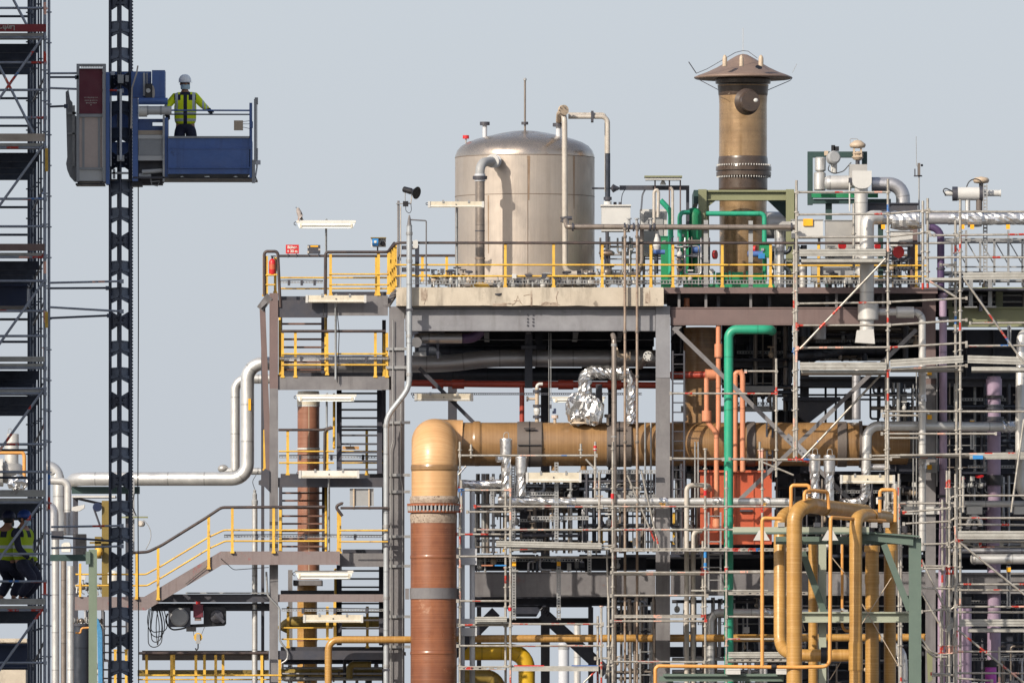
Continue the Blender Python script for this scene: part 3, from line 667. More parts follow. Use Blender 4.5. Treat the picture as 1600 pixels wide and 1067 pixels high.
    if mask:
        b = MB(); vs, fs = [], []
        for i in range(5):
            z = -.015-.021*i
            for k in range(9):
                g = -1.15+2.3*k/8; bulg = .012*math.sin(math.pi*i/4)*math.cos(g*.8)
                vs.append(h+(f*math.cos(g)*(.103+bulg)+sd*math.sin(g)*(.086+bulg))+Vector((0, 0, z)))
        for i in range(4):
            for k in range(8): fs.append((i*9+k, i*9+k+1, i*9+10+k, i*9+9+k))
        n = len(vs); vs += [v-(v-h).normalized()*.006 for v in vs]; fs += [tuple(n+q for q in reversed(t)) for t in fs]
        b.add(vs, fs, True); add_raw(p, 'face_mask', b, M['maskcloth'])
    return p
GR = (.50, .54, .57); NV = (.014, .016, .038)
dm('helmet_white', (0.85,0.87,0.88), 0.3, mot=0.1)
dm('helmet_navy', (0.012, 0.02, 0.075), 0.5)
jk = zone_mat('hivis_jacket', (0.80, 0.93, 0.012), [([(2, 1.34, 1.445), (0, -.19, -.08)], NV), ([(2, 1.34, 1.445), (0, .06, .19)], NV), ([(2, 1.43, 1.6), (0, -.09, .09)], NV), ([(0, -.175, -.125), (2, 1.15, 1.5)], GR), ([(0, .125, .175), (2, 1.15, 1.5)], GR),
      ([(2, 1.09, 1.135), (0, -.25, .25)], GR), ([(2, .975, 1.02), (0, -.25, .25)], GR), ([(0, .30, .335)], GR), ([(0, .365, .39)], GR), ([(0, -.345, -.315)], GR),
      ([(0, -.03, .035), (1, -1, .05)], NV), ([(2, .6, .80)], NV)])
flr = 277.5
person('person in yellow jacket and white helmet, one gloved hand on the blue platform rail', (289.5, flr, DH+.08), 0,
       dict(head=(-.005, -.035, 1.60), face=(.18, -1), arm_l=[(.175, 0, 1.405), (.30, -.12, 1.26), (.405, -.30, 1.165)], arm_r=[(-.175, 0, 1.405), (-.315, -.04, 1.24), (-.30, -.26, 1.09)],
            leg_l=[(.095, 0, .88), (.12, -.01, .48), (.13, .02, .09)], leg_r=[(-.095, 0, .88), (-.105, -.02, .48), (-.115, 0, .09)], curl=.75, hand_l=(.5, -.8, -.25)), jk, M['helmet_white'], True, size=.93)
K = .22
jv = zone_mat('vest_over_dark', NV, [([(2, .9-K, 1.30-K), (0, -.25, .25)], (.36, .48, .012)), ([(2, 1.28-K, 1.5-K), (0, .06, .16)], (.36, .48, .012)), ([(2, 1.28-K, 1.5-K), (0, -.16, -.06)], (.36, .48, .012)),
      ([(2, 1.12-K, 1.17-K), (0, -.25, .25)], GR), ([(2, .99-K, 1.04-K), (0, -.25, .25)], GR), ([(0, .215, .6)], NV), ([(0, -.6, -.215)], NV), ([(2, .5-K, .915-K)], NV)])  # vest yellow dimmed to carry the shade under the deck
fl2 = 943
person('person in bright blue helmet, face mask and yellow vest, stooping sideways on scaffold', (35.5, fl2, DH+.5), 62,
       dict(head=(0, -.03, 1.56), face=(.05, -1), arm_l=[(.175, 0, 1.385), (.22, .03, 1.12), (.20, -.14, .9)], arm_r=[(-.175, 0, 1.385), (-.22, -.05, 1.12), (-.19, -.25, .95)],
            leg_l=[(.095, 0, .86), (.105, -.01, .47), (.11, .03, .09)], leg_r=[(-.095, 0, .86), (-.1, -.03, .47), (-.11, 0, .09)]), jv, M['helmet_blue'], True, drop=K, group='workers on the scaffold tower')
person('person in navy helmet and yellow vest facing away, at the left picture edge', (11, fl2, DH+.75), 152,
       dict(head=(0, -.05, 1.55), face=(.3, -1), arm_l=[(.175, 0, 1.385), (.24, .0, 1.13), (.16, -.18, 1.0)], arm_r=[(-.175, 0, 1.385), (-.23, -.02, 1.12), (-.14, -.2, 1.02)],
            leg_l=[(.095, 0, .86), (.105, -.01, .47), (.11, .03, .09)], leg_r=[(-.095, 0, .86), (-.1, -.03, .47), (-.11, 0, .09)]), jv, M['helmet_navy'], True, drop=K, group='workers on the scaffold tower')
# ------------------------------------------------------------------ shared builders for the plant
def part_box(root, name, m, x0, y0, x1, y1, d0, d1, label=None): return part(root, name, MB().bx(x0, y0, x1, y1, d0, d1), M[m], label)
def railing(label, posts, rails, d, group=None, name='railing', cat='railing', at=None):
    """posts: (x, top, foot[, depth]); rails: (points, radius, material, part name)"""
    r = thing(name, label, cat, at or (posts[0][0], posts[0][2], d), group)
    for p in posts:
        dd = p[3] if len(p) > 3 else d; w_ = p[4] if len(p) > 4 else 2.1
        part(r, 'post', MB().bx(p[0]-w_, p[1], p[0]+w_, p[2], dd, dd+.055).bx(p[0]-w_-1, p[2]-3, p[0]+w_+1, p[2], dd-.02, dd+.06), M['yellow'])
    for pts, rad, m, nm in rails:
        q = [(p[0], p[1], p[2] if len(p) > 2 else d-.01) for p in pts]
        part(r, nm, MB().tb(q, rad, bend=5 if nm != 'mid_rail' else 3, seg=8), M[m])
    return r
def lamp(label, x0, x1, y0, y1, d, style='open', pole=None, clip=True, m='ivory'):
    r = thing('fluorescent_lamp', label, 'lamp', ((x0+x1)/2, y1, d), 'fluorescent lamps on the plant')
    h = y1-y0; k = min(5, h*.4)
    if style == 'open':
        part(r, 'housing', MB().pr([(x0, y0), (x1, y0), (x1, y0+h*.28), (x0, y0+h*.28)], d, d+.16), M['white'])
        part(r, 'diffuser', MB().pr([(x0+1, y0+h*.28), (x1-1, y0+h*.28), (x1-k, y1), (x0+k, y1)], d+.01, d+.15), M['lens'])
        part(r, 'tube', MB().tb([(x0+8, y0+h*.62, d), (x1-8, y0+h*.62, d)], h*.13, seg=8), M['white'])
        for xx in (x0+7, x1-7): part(r, 'tube_holder', MB().bx(xx-1.6, y0+h*.4, xx+1.6, y1-h*.12, d-.01, d+.01), M['ivory'])
    else:
        part(r, 'housing', MB().pr([(x0, y0+h*.2), (x0+2, y0), (x1-2, y0), (x1, y0+h*.2), (x1, y1-h*.1), (x1-1, y1), (x0+1, y1), (x0, y1-h*.1)], d, d+.14), M[m])
        for xx in (x0, x1-3): part(r, 'end_cap', MB().bx(xx-.4, y0-.3, xx+3.4, y1+.4, d-.02, d+.15), M['grey_light'])
        for xx in (x0+(x1-x0)*.27, x0+(x1-x0)*.73): part(r, 'mount_clip', MB().bx(xx-1.6, y0-2.4, xx+1.6, y0+h*.25, d-.015, d+.08), M['galv'])
        part(r, 'screw', MB().bx((x0+x1)/2-.8, y0+h*.42, (x0+x1)/2+.8, y0+h*.58, d-.02, d), M['dark_steel'])
        part(r, 'cover_edge', MB().bx(x0-.6, y1-h*.3, x1+.6, y1-h*.12, d-.012, d), M['ivory' if m == 'white' else 'white'])
    part(r, 'end_clip', MB().tb([(x0, y0+2, d+.05), (x0-3.5, y0+h*.3, d+.05), (x0-3.5, y0+h*.5, d+.05), (x0, y0+h*.65, d+.05)], .6, seg=6), M['black'])
    if pole:
        px, yb = pole
        part(r, 'pole', MB().tb([(px, yb, d+.2), (px, y0-1, d+.2), (px+1, y0-1, d+.08)], 1.7, seg=8), M['conduit'])
    return r
def pipe(label, pts, r, m, name='pipe', cat='pipe', bend=None, group=None, seg=16, collars=(), flanges=(), **kw):
    """collars / flanges: (x, y, d, axis, length px, radius px, material)"""
    rt = None
    b = MB().tb(pts, r, bend=r*2.2 if bend is None else bend, seg=seg, **kw)
    if not collars and not flanges: return solo(name, label, cat, b, M[m], group)
    lo = min(pts, key=lambda p: -p[1]); rt = thing(name, label, cat, lo, group); part(rt, 'pipe_run', b, M[m])
    for x, y, d, ax, l, rr, mm in collars: part(rt, 'sleeve', MB().la((x, y, d), [(-l/2, rr), (l/2, rr)], axis=ax, seg=20), M[mm])
    for x, y, d, ax, l, rr, mm in flanges: part(rt, 'flange', MB().la((x, y, d), [(-l/2, rr), (-.15*l, rr), (-.15*l, rr*.9), (.15*l, rr*.9), (.15*l, rr), (l/2, rr)], axis=ax, seg=20, smooth=False), M[mm])
    return rt
X, Yv, Z_ = (1,0,0), (0,1,0), (0,0,1)

# ------------------------------------------------------------------ main steel frame
fr = thing('plant_structure', 'large grey and brown steel frame carrying the tank, chimney and pipes', 'steel frame', (830, G(), 0))
def col(x0, x1, y0, y1, d, m, dep=.4, nm='column'): return part(fr, nm, MB().iv(x0, x1, y0, y1, d, dep), M[m])
def bm(x0, x1, y0, y1, d, m, dep=.3, nm='beam', fl=None): return part(fr, nm, MB().ib(x0, x1, y0, y1, d, dep, fl), M[m])
c1 = col(608, 632, 479, G(), 0, 'steel')
for y in (545, 574, 660, 742, 768, 838, 884, 963, 1010): part(c1, 'bracket', MB().bx(603, y-2.2, 641, y+2.2, -.06, -.02), M['galv'])
c2 = col(1024.5, 1047, 478, G(), 0, 'steel'); part(c2, 'stiffener', MB().bx(1024.5, 478, 1047, 590, -.012, -.001), M['beam_grey'])
c3 = col(1446, 1462, 600, G(), .3, 'steel'); part(fr, 'column', MB().iv(1441, 1462, 455, 600, .3, .4), M['brown'])
for x, d in ((700, 9), (845, 9), (1030, 9), (1250, 9), (1446, 9), (1600, 9), (1250, 5), (950, 6.5)): col(x, x+14, 480, G(d), d, 'dark_steel')
b = bm(633, 1024, 480, 517, .02, 'beam_grey', .32)
part(b, 'web_plate', MB().bx(633, 483.5, 1024, 515, .02, .03), M['beam_grey'])
for x in (824.5, 833): 
    for y in (492, 498, 503, 508.5): part(b, 'bolt', MB().la((x, y, .02), [(0, 1.5), (1.6, 1.5)], axis=(0,-1,0), seg=6, smooth=False), M['dark_steel'])
b = bm(1047.5, 1441, 480, 508, .1, 'brown', .3); part(b, 'web_plate', MB().bx(1048, 483, 1441, 506, .1, .12), M['brown'])
part(fr, 'edge_channel', MB().ch(1037.5, 1465, 449, 458.5, -.1), M['brown'])
for x in (1061, 1103, 1173, 1307, 1380): part(fr, 'stub', MB().bx(x-2, 458, x+2, 480, .1, .2), M['steel'])
part(fr, 'deck_plate', MB().plate([(1037, .05), (1640, .05), (1640, 10), (1037, 10)], 450.5, 3), M['dark_steel'])
for d in (2, 4, 6, 8.5):
    yy = YH-(P(0, 455, 0).z-CZ)/S(d); part(fr, 'floor_beam', MB().ib(1042, 1640, yy, yy+21, d, .2), M['dark_steel'])
for x in (1120, 1200, 1290, 1370, 1450, 1530): part(fr, 'floor_beam', MB().bx(x, 462, x+5, 486, .5, 9), M['dark_steel'])
# slab of the tank platform
sb = solo('concrete_slab', 'weathered cream concrete slab edge under the steel tank', 'slab',
          MB().pr([(619, 451), (623, 449), (1036, 449), (1037, 451), (1037, 478), (925, 478.6), (905, 477.4), (868, 478.4), (830, 477), (800, 478.5), (760, 477.4), (619, 478)], -.3, 9), M['concrete'])
for d in (2.2, 4.4, 6.6, 8.8):
    yy = YH-(P(0, 478, 0).z-CZ)/S(d); part(fr, 'floor_beam', MB().ib(636, 1030, yy, yy+30, d, .22), M['dark_steel'])
for x in (690, 760, 826, 900, 970): part(fr, 'floor_beam', MB().bx(x-4, 481, x+4, 520, .5, 8.6), M['dark_steel'])
for d, ya, yb in ((7.6, 508, 541), (5.2, 505, 531)): part(fr, 'floor_beam', MB().ib(634, 1022, ya, yb, d, .3), M['dark'])  # dark beams added to fill the gap under the slab with shade
part(fr, 'gusset', MB().pr([(1048, 510), (1066, 510), (1048, 527)], .12, .15), M['steel'])
for a, bq, w_ in (((1052, 512, .05), (1337, 790, .05), 6.5), ((1150, 786, .12), (1432, 515, .12), 6.5)): part(fr, 'diagonal_brace', MB().br((*a[:2], a[2]), (*bq[:2], bq[2]), w_, 2), M['steel'])
g = part(fr, 'gusset', MB().br((1228, 681, .02), (1262, 713, .02), 12, .8), M['beam_grey'])
for k in range(7): part(g, 'bolt', MB().la((1231+4.7*k, 685.5+4.5*k, .01), [(0, 1.1), (1.2, 1.1)], axis=(0,-1,0), seg=6, smooth=False), M['dark_steel'])
part(fr, 'diagonal_brace', MB().br((655, 575, 2), (790, 710, 2), 6, 2), M['dark_steel']); part(fr, 'diagonal_brace', MB().br((890, 655, 2.2), (930, 615, 2.2), 6, 2), M['dark_steel'])
for pts in ([(800, 477), (806, 472), (809, 462), (812, 471), (816, 476)], [(803, 470), (813, 470)], [(818, 462), (829, 460), (831, 470), (829, 477)], [(845, 477), (852, 472), (866, 473), (875, 477)], [(780, 477), (792, 474), (804, 475)], [(872, 455), (869, 464), (871, 476)], [(664, 452), (667, 462), (662, 476)]):
    part(sb, 'crack', MB().tb([(x, y, -.3) for x, y in pts], .7, seg=5), M['scab'])
for x0, x1, y0, y1 in ((770, 792, 473, 478.2), (846, 872, 472, 478.2), (658, 668, 450, 470), (1008, 1016, 452, 474), (829, 832, 452, 478)):
    q_ = random.Random(x0); t_ = [(x0+(x1-x0)*k/6, y0+q_.uniform(0, (y1-y0)*.4)) for k in range(7)]; part(sb, 'spall', MB().pr(t_+[(x1, y1), (x0, y1)], -.303, -.29), M['scab'])
# lower floor: deep girder with dark deck and knee braces
b = bm(735, 1024, 893, 932, 1.6, 'steel', .35); part(b, 'web_plate', MB().bx(736, 896, 1024, 930, 1.6, 1.62), M['steel'])
b = bm(1048, 1446, 893, 930, 1.6, 'steel', .35); part(b, 'web_plate', MB().bx(1048, 896, 1446, 928, 1.6, 1.62), M['steel'])
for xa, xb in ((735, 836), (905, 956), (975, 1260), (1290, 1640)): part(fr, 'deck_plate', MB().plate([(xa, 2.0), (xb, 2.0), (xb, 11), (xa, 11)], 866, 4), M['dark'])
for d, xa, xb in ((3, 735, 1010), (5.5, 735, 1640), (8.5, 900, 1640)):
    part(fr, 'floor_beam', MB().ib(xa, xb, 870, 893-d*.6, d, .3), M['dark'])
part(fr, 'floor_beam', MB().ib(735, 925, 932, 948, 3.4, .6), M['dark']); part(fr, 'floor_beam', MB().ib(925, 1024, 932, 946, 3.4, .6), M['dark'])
part(fr, 'gusset', MB().pr([(790, 946), (848, 946), (838, 963), (800, 963)], 3.4, 3.5), M['dark'])
for a, q in (((760, 965), (775, 953)), ): part(fr, 'knee_brace', MB().br((775, 955, 3.4), (700, 1030, 3.4), 17, 6), M['dark'])
kb = part(fr, 'knee_brace', MB().br((848, 958, 3.4), (948, 1050, 3.4), 19, 6), M['dark'])
for k in range(5): part(kb, 'bolt', MB().la((846+3.2*k, 951.5+2.2*k, 3.3), [(-3, 1.6), (3, 1.6)], axis=(.7,0,.7), seg=6, smooth=False), M['dark'])
part(fr, 'column', MB().iv(919, 927, 948, G(3.4), 3.4, .35), M['dark_steel'])
part(fr, 'column', MB().iv(745, 752, 948, G(6), 6, .3), M['dark_steel'])
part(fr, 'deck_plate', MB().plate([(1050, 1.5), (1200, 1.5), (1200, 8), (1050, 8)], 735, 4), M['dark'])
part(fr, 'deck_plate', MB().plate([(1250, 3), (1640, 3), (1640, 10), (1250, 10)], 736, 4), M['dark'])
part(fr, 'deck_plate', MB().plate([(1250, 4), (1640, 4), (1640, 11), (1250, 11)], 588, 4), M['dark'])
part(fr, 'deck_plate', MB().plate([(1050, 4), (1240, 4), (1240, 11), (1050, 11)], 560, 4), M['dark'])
for y0, y1, d, xa, xb in ((560, 574, 4.2, 1050, 1240), (592, 604, 4.2, 1250, 1640), (738, 752, 3.2, 1250, 1640), (1010, 1026, 5, 1040, 1640), (965, 975, 6, 735, 920)):
    part(fr, 'floor_beam', MB().ib(xa, xb, y0, y1, d, .3), M['dark_steel'])
for x, y, d, xb, yb, db, wid in ((1452, 612, .3, 1330, 745, .3, 5), (1465, 640, 1, 1600, 500, 1, 5)): pass

# ------------------------------------------------------------------ stair tower
st = thing('stair_tower', 'grey steel stair tower with four landings at the left end of the plant', 'stair tower', (520, G(), 0))
part(st, 'column', MB().iv(421, 434.5, 458, 607, -.05, .3), M['brown']); part(st, 'column', MB().iv(421, 434.5, 607, G(), -.05, .3), M['steel'])
part(st, 'column', MB().iv(408, 413, 478, G(2), 2.0, .25), M['dark_steel']); part(st, 'column', MB().iv(597, 603, 500, G(2), 2.0, .25), M['dark_steel'])
part(st, 'column', MB().iv(450, 457, 890, G(4), 4, .25), M['steel'])
part(st, 'brace', MB().br((410, 478, .2), (420, 740, .2), 9, 4), M['brown'])
part(st, 'gusset', MB().pr([(407.5, 482), (407.5, 474), (421, 460), (421, 470)], .0, .25), M['steel'])
part(st, 'gusset', MB().pr([(409, 738), (414, 732), (421, 735), (421, 768), (413, 760), (404, 757), (404, 751), (410, 748)], -.1, -.04), M['dark_steel'])
part(st, 'side_beam', MB().br((407, 482, .2), (421, 463, -.05), 12, 5), M['steel']); part(st, 'side_beam', MB().br((604, 478, -.02), (620, 454, 1.2), 10, 4), M['steel'])
lv = [  # landing: x0, x1, beam top, beam bottom, material, deck depth
 (512, 606, 462, 493, 'steel', 2.0), (434.5, 512, 469, 496, 'dark_steel', .6), (434.5, 611, 588, 609, 'steel', 2.0), (434.5, 600, 746, 761, 'dark_steel', 2.0), (531, 608, 864, 885, 'steel', 2.0), (434.5, 608, 928, 940, 'beam_rust', 2.0), (434.5, 608, 1016, 1030, 'dark_steel', 2.0)]
for x0, x1, ya, yb, m, dep in lv:
    b = part(st, 'landing_beam', MB().ch(x0, x1, ya, yb, 0), M[m])
    part(b, 'grating', MB().plate([(x0, .05), (x1, .05), (x1, dep), (x0, dep)], ya+1.5, 3), M['dark_steel'])
    part(b, 'rear_beam', MB().bx(x0+4, ya-6, x1-2, yb-8, dep, dep+.1), M['dark_steel'])
part(st, 'landing_beam', MB().pr([(345, 861), (531, 861), (531, 882), (347, 882), (250, 940), (228, 953), (117, 953), (117, 932), (225, 932)], -.55, -.5), M['beam_rust'])
part(st, 'gangway_deck', MB().plate([(117, -.5), (230, -.5), (230, .8), (117, .8)], 934, 3), M['dark_steel']); part(st, 'gangway_deck', MB().plate([(350, -.5), (531, -.5), (531, .8), (350, .8)], 863, 3), M['dark_steel'])
for k in range(6):
    t = k/6; part(st, 'gangway_step', MB().plate([(238+18*k, -.45), (256+18*k, -.45), (256+18*k, .8), (238+18*k, .8)], 929-11.2*k, 2), M['dark_steel'])
def flight(label, xl, xr, ys, d0, d1, tread_m, str_m, sw=6, ytop=None, ybot=None, hand=None):
    f = thing('stair_flight', label, 'stairs', ((xl+xr)/2, ys[-1], d0), 'stair flights of the tower')
    n = len(ys)
    for i, y in enumerate(ys):
        d = d1+(d0-d1)*i/(n-1); t = part(f, 'tread', MB().plate([(xl, d), (xr, d), (xr, d+.28), (xl, d+.28)], y, 2.6), M[tread_m])
    yt = ys[0]-8 if ytop is None else ytop; yb = ys[-1]+10 if ybot is None else ybot
    part(f, 'stringer', MB().br((xl-sw/2, yb, d0), (xl-sw/2, yt, d1), sw, 8), M[str_m]); part(f, 'stringer', MB().br((xr+sw/2, yb, d0), (xr+sw/2, yt, d1), sw, 8), M[str_m])
    for hx_, hy0, hy1 in hand or ():
        part(f, 'handrail', MB().tb([(hx_, hy1, d0-.1), (hx_, hy0, d1-.1)], 2.2, seg=8), M['yellow'])
    return f
flight('topmost stair flight, with red brown treads below the red sign', 441, 502, [490, 504.5, 516.5, 528.5, 541, 552, 564, 576], .1, 1.7, 'rust', 'dark_steel', 5, hand=((437.5, 470, 586), (509, 455, 580)))
flight('second stair flight from the top, dark treads right of the brown pipe', 534, 589, [613, 625.5, 638.5, 651.5, 665, 678.5, 692, 705, 718.5, 732], .1, 1.8, 'dark_steel', 'dark_steel', 8, 612, 742, hand=((522, 616, 700),))
flight('third stair flight from the top, rusty treads in front of the brown pipe', 441, 503, [757, 768.5, 780.5, 792, 804.5, 816.5, 828, 840, 852], .1, 1.7, 'rust', 'dark_steel', 5, hand=((438, 768, 862), (509.5, 744, 862)))
flight('lowest stair flight, dark treads under the long brown gangway beam', 534, 592, [890, 902.5, 915.5, 928, 941, 954, 967, 980, 993], .1, 1.8, 'dark_steel', 'dark_steel', 8, 885, 1005, hand=((524, 889, 1000),))
RD, RM = 'rail_dark', 'yellow'
railing('yellow railing with dark hoops around the top landing of the stair tower', [(412.5, 398, 463), (416.5, 400, 463), (430, 402, 458, .3), (516.5, 397, 462), (588, 400, 462, 1.9), (591.5, 396, 462)],
        [([(413, 462), (413, 393), (434, 393), (438, 480)], 2.4, RD, 'top_rail'), ([(435, 400, 1.9), (605, 400, 1.9)], 2.0, RD, 'top_rail'), ([(508, 460), (508.5, 394), (606, 394), (616, 380, 1.0)], 2.3, RD, 'top_rail'),
         ([(436, 434, 1.9), (606, 434, 1.9)], 1.3, RM, 'mid_rail'), ([(436, 451, 1.9), (606, 451, 1.9)], 1.3, RM, 'mid_rail'), ([(514, 428.5), (606, 428.5)], 1.3, RM, 'mid_rail'), ([(514, 445), (606, 445)], 1.3, RM, 'mid_rail'),
         ([(411, 430), (430, 430)], 1.3, RM, 'mid_rail'), ([(411, 445), (430, 445)], 1.3, RM, 'mid_rail')], 0)
railing('short run of closely set yellow railing posts climbing to the tank platform', [(607, 395, 460, 0), (609.7, 391, 457, .3), (612.4, 387, 455, .6), (615.2, 384, 452, .9), (618, 381, 449, 1.2)],
        [([(606, 428.5, 0), (618, 414, 1.2)], 1.3, RM, 'mid_rail'), ([(606, 445, 0), (618, 432, 1.2)], 1.3, RM, 'mid_rail')], 0)
railing('yellow railing of the second landing, in front of thick grey pipes', [(441.5, 520, 590), (461.5, 518, 590), (511, 518, 586), (586.5, 519, 590), (604.5, 520, 590), (600, 521, 590, 1.8), (437.5, 500, 588, .2)],
        [([(440, 517.5), (603, 517.5)], 2.2, RD, 'top_rail'), ([(440, 553), (603, 553)], 1.4, RM, 'mid_rail'), ([(440, 570), (603, 570)], 1.4, RM, 'mid_rail')], 0)
railing('yellow railing of the third landing, in front of the brown pipe', [(413.5, 671, 735, .3), (417.5, 702, 735, .3), (449.5, 673, 742), (511, 673, 735), (573, 673, 742, 1.8)],
        [([(435, 671.5), (505, 671.5), (518, 667)], 2.0, RD, 'top_rail'), ([(507, 736), (507.5, 672), (520, 668)], 2.2, RD, 'top_rail'), ([(530, 671.5, 1.8), (598, 671.5, 1.8)], 1.8, RD, 'top_rail'),
         ([(436, 705), (522, 705)], 1.3, RM, 'mid_rail'), ([(436, 723), (522, 723)], 1.3, RM, 'mid_rail'), ([(530, 705, 1.8), (598, 705, 1.8)], 1.2, RM, 'mid_rail'), ([(530, 723, 1.8), (598, 723, 1.8)], 1.2, RM, 'mid_rail')], 0)
gp = [(213.5, 864, 936), (247, 853, 937), (326, 806, 889), (363, 793, 864), (427.5, 793, 864), (438, 796, 862, -.2), (528.5, 795, 862, -.45), (531, 800, 864, .1)]
gr_ = railing('yellow railing climbing along the gangway from the mast to the stair tower', gp,
        [([(205, 863.5, -.6), (231, 862, -.6), (252, 852, -.6), (323, 808, -.6), (346, 792.5, -.6), (508, 791.5, -.6)], 2.3, RD, 'top_rail'), ([(535, 806), (524, 791), (534, 786), (536, 787)], 2.4, RD, 'top_rail'), ([(532, 793.5), (606, 793.5)], 2.0, RD, 'top_rail'),
         ([(118, 897, -.58), (228, 897, -.58), (252, 884, -.58), (326, 839, -.58), (350, 828, -.58), (508, 828, -.58)], 1.4, RM, 'mid_rail'), ([(118, 914.5, -.58), (230, 914.5, -.58), (254, 901, -.58), (328, 856, -.58), (352, 845, -.58), (508, 845, -.58)], 1.4, RM, 'mid_rail'),
         ([(530, 828.5), (606, 828.5)], 1.4, RM, 'mid_rail'), ([(530, 846), (606, 846)], 1.2, RM, 'mid_rail')], -.62)
part(gr_, 'post', MB().bx(123.2, 880, 127, 932, -.62, -.56), M['yellow'])
railing('yellow railing of the lowest landing, in front of the olive pipe', [(450, 947, 1012, 1.8), (511.5, 947, 1000), (523, 940, 1000), (574, 947, 1012, 1.8)],
        [([(440, 980.5), (520, 980.5)], 1.2, RM, 'mid_rail'), ([(440, 998), (520, 998)], 1.2, RM, 'mid_rail')], 0)
railing('long yellow railing along the bottom picture edge beside the stair tower', [(x, 1019, 1090, -.3 if k % 2 else 1.5) for k, x in enumerate((229, 268, 271.5, 306, 319.5, 337, 348.5, 409, 437))],
        [([(215, 1054.5, -.32), (440, 1054.5, -.32)], 1.5, RM, 'mid_rail'), ([(215, 1061, 1.5), (440, 1061, 1.5)], 1.2, RM, 'mid_rail'), ([(216, 1020, -.32), (420, 1020, -.32)], 2.2, RD, 'top_rail')], -.3)
for y in (470, 505, 560, 600): pass
b = MB()
for x0, y0, x1, y1 in ((416, 985, 421, 930), ): b.tb([(416, 893, -.12), (418, 930, -.12), (437, 950, -.12), (437, 1000, -.12), (450, 1018, -.12), (449, 1030, -.12), (440, 1036, -.12)], 1.6, bend=4, seg=8)
solo('cable_conduit', 'bent steel conduit strapped to the stair tower column', 'conduit', b, M['galv'])
for lab, y, xa, xb, d in (('perforated cable tray crossing the second landing railing', 560, 437, 606, -.08), ('perforated cable tray along the top landing railing', 441, 438, 505, 1.7), ('thin cable tray along the gangway railing', 838, 350, 606, -.4), ('cable tray on the third landing railing', 714, 436, 600, 1.7), ('cable tray under the lowest lamp of the stair tower', 953, 440, 606, -.1)):
    r = thing('cable_tray', lab, 'cable tray', (xa, y, d), 'cable trays'); bb = MB().bx(xa, y-1.6, xb, y-.7, d, d+.05).bx(xa, y+.7, xb, y+1.6, d, d+.05)
    x = xa
    while x < xb: bb.bx(x, y-.7, x+1.2, y+.7, d+.01, d+.04); x += 4.5
    part(r, 'tray', bb, M['galv'])
    for k in range(3):
        x = xa+(xb-xa)*(.2+.3*k); part(r, 'clip', MB().bx(x-2, y-4, x+2, y+5, d-.03, d+.03), M['dark_steel'])
    part(r, 'cable', MB().tb([(xa, y-2.6, d+.02), (xa+(xb-xa)*.4, y-3.4, d+.02), (xb, y-2.2, d+.02)], .7, seg=6), M['black'])
railing('yellow railing with dark handrail along the front edge of the tank platform', [(x, 381, 449) for x in (789.5, 865, 941, 1017, 1051.5, 1128.5, 1204)],
        [([(608, 391, 0), (620, 379.5), (1244, 380)], 2.2, RD, 'top_rail'), ([(618, 414), (1244, 414)], 1.4, RM, 'mid_rail'), ([(618, 431.5), (1244, 431.5)], 1.4, RM, 'mid_rail')], -.28)
railing('short yellow railing behind the white floodlight pole at the left edge of the tank', [(698, 401, 440, 8), (660, 401, 440, 8)], [([(622, 399.5, 8), (712, 399.5, 8)], 2.0, RD, 'top_rail'), ([(622, 430, 8), (712, 430, 8)], 1.3, RM, 'mid_rail')], 8)
railing('yellow railing at the far end of the platform behind the white scaffold pipe', [(1279, 381, 452), (1432, 381, 450)], [([(1244, 380), (1440, 380)], 2.0, RD, 'top_rail'), ([(1244, 415), (1450, 415)], 1.4, RM, 'mid_rail'), ([(1244, 432), (1450, 432)], 1.4, RM, 'mid_rail')], -.05)
r = thing('cable_tray', 'long grey cable tray along the foot of the tank platform railing', 'cable tray', (1040, 441, -.2), 'cable trays')
for yy in (437.5, 442.5): part(r, 'tray_edge', MB().bx(640, yy, 1440, yy+1.1, -.2, -.12), M['galv'])
bb = MB()
for k in range(160): bb.bx(641+5*k, 438.6, 642.2+5*k, 442.5, -.19, -.14)
part(r, 'tray_rungs', bb, M['galv'])
# lamps
lamp('open white lamp on a tall pole above the top landing, a pigeon on it', 463, 556, 344.5, 357, -.1, 'open', (509.5, 460))
lamp('white lamp on a tall pole in front of the left side of the tank', 669, 756, 315, 324, -.4, 'back', (714, 448), m='ivory')
lamp('white lamp hanging under the top landing of the stair tower', 478, 572, 461.5, 472.5, -.35, 'back', (524.5, 593))
lamp('open white lamp over the brown pipe below the second landing', 463, 557, 616, 627, -.2, 'open', (510.5, 668))
lamp('white lamp across the brown pipe at the third landing', 467, 561, 735, 746.5, -.4, 'back', (514, 862), m='white')
lamp('open white lamp just under the gangway beam of the stair tower', 461, 552, 891, 904, -.3, 'open')
lamp('cream lamp over the olive pipe near the bottom of the stair tower', 474, 567, 960, 972, -.5, 'back')
lamp('dim cream lamp under the cable tray left of the red drop pipe', 648, 739, 615, 626, 1.6, 'back', m='ivory')
lamp('lamp behind the wrapped foil pipe bend', 862, 946, 619.5, 628.5, 1.9, 'open')
lamp('tilted cream lamp under the big tan pipe, between the foil valves', 822, 908, 738, 753, -.8, 'back', m='ivory')
lamp('tilted cream lamp above the yellow pipe bends, right of the foil valves', 1313, 1398, 742, 755, -.8, 'back', m='ivory')
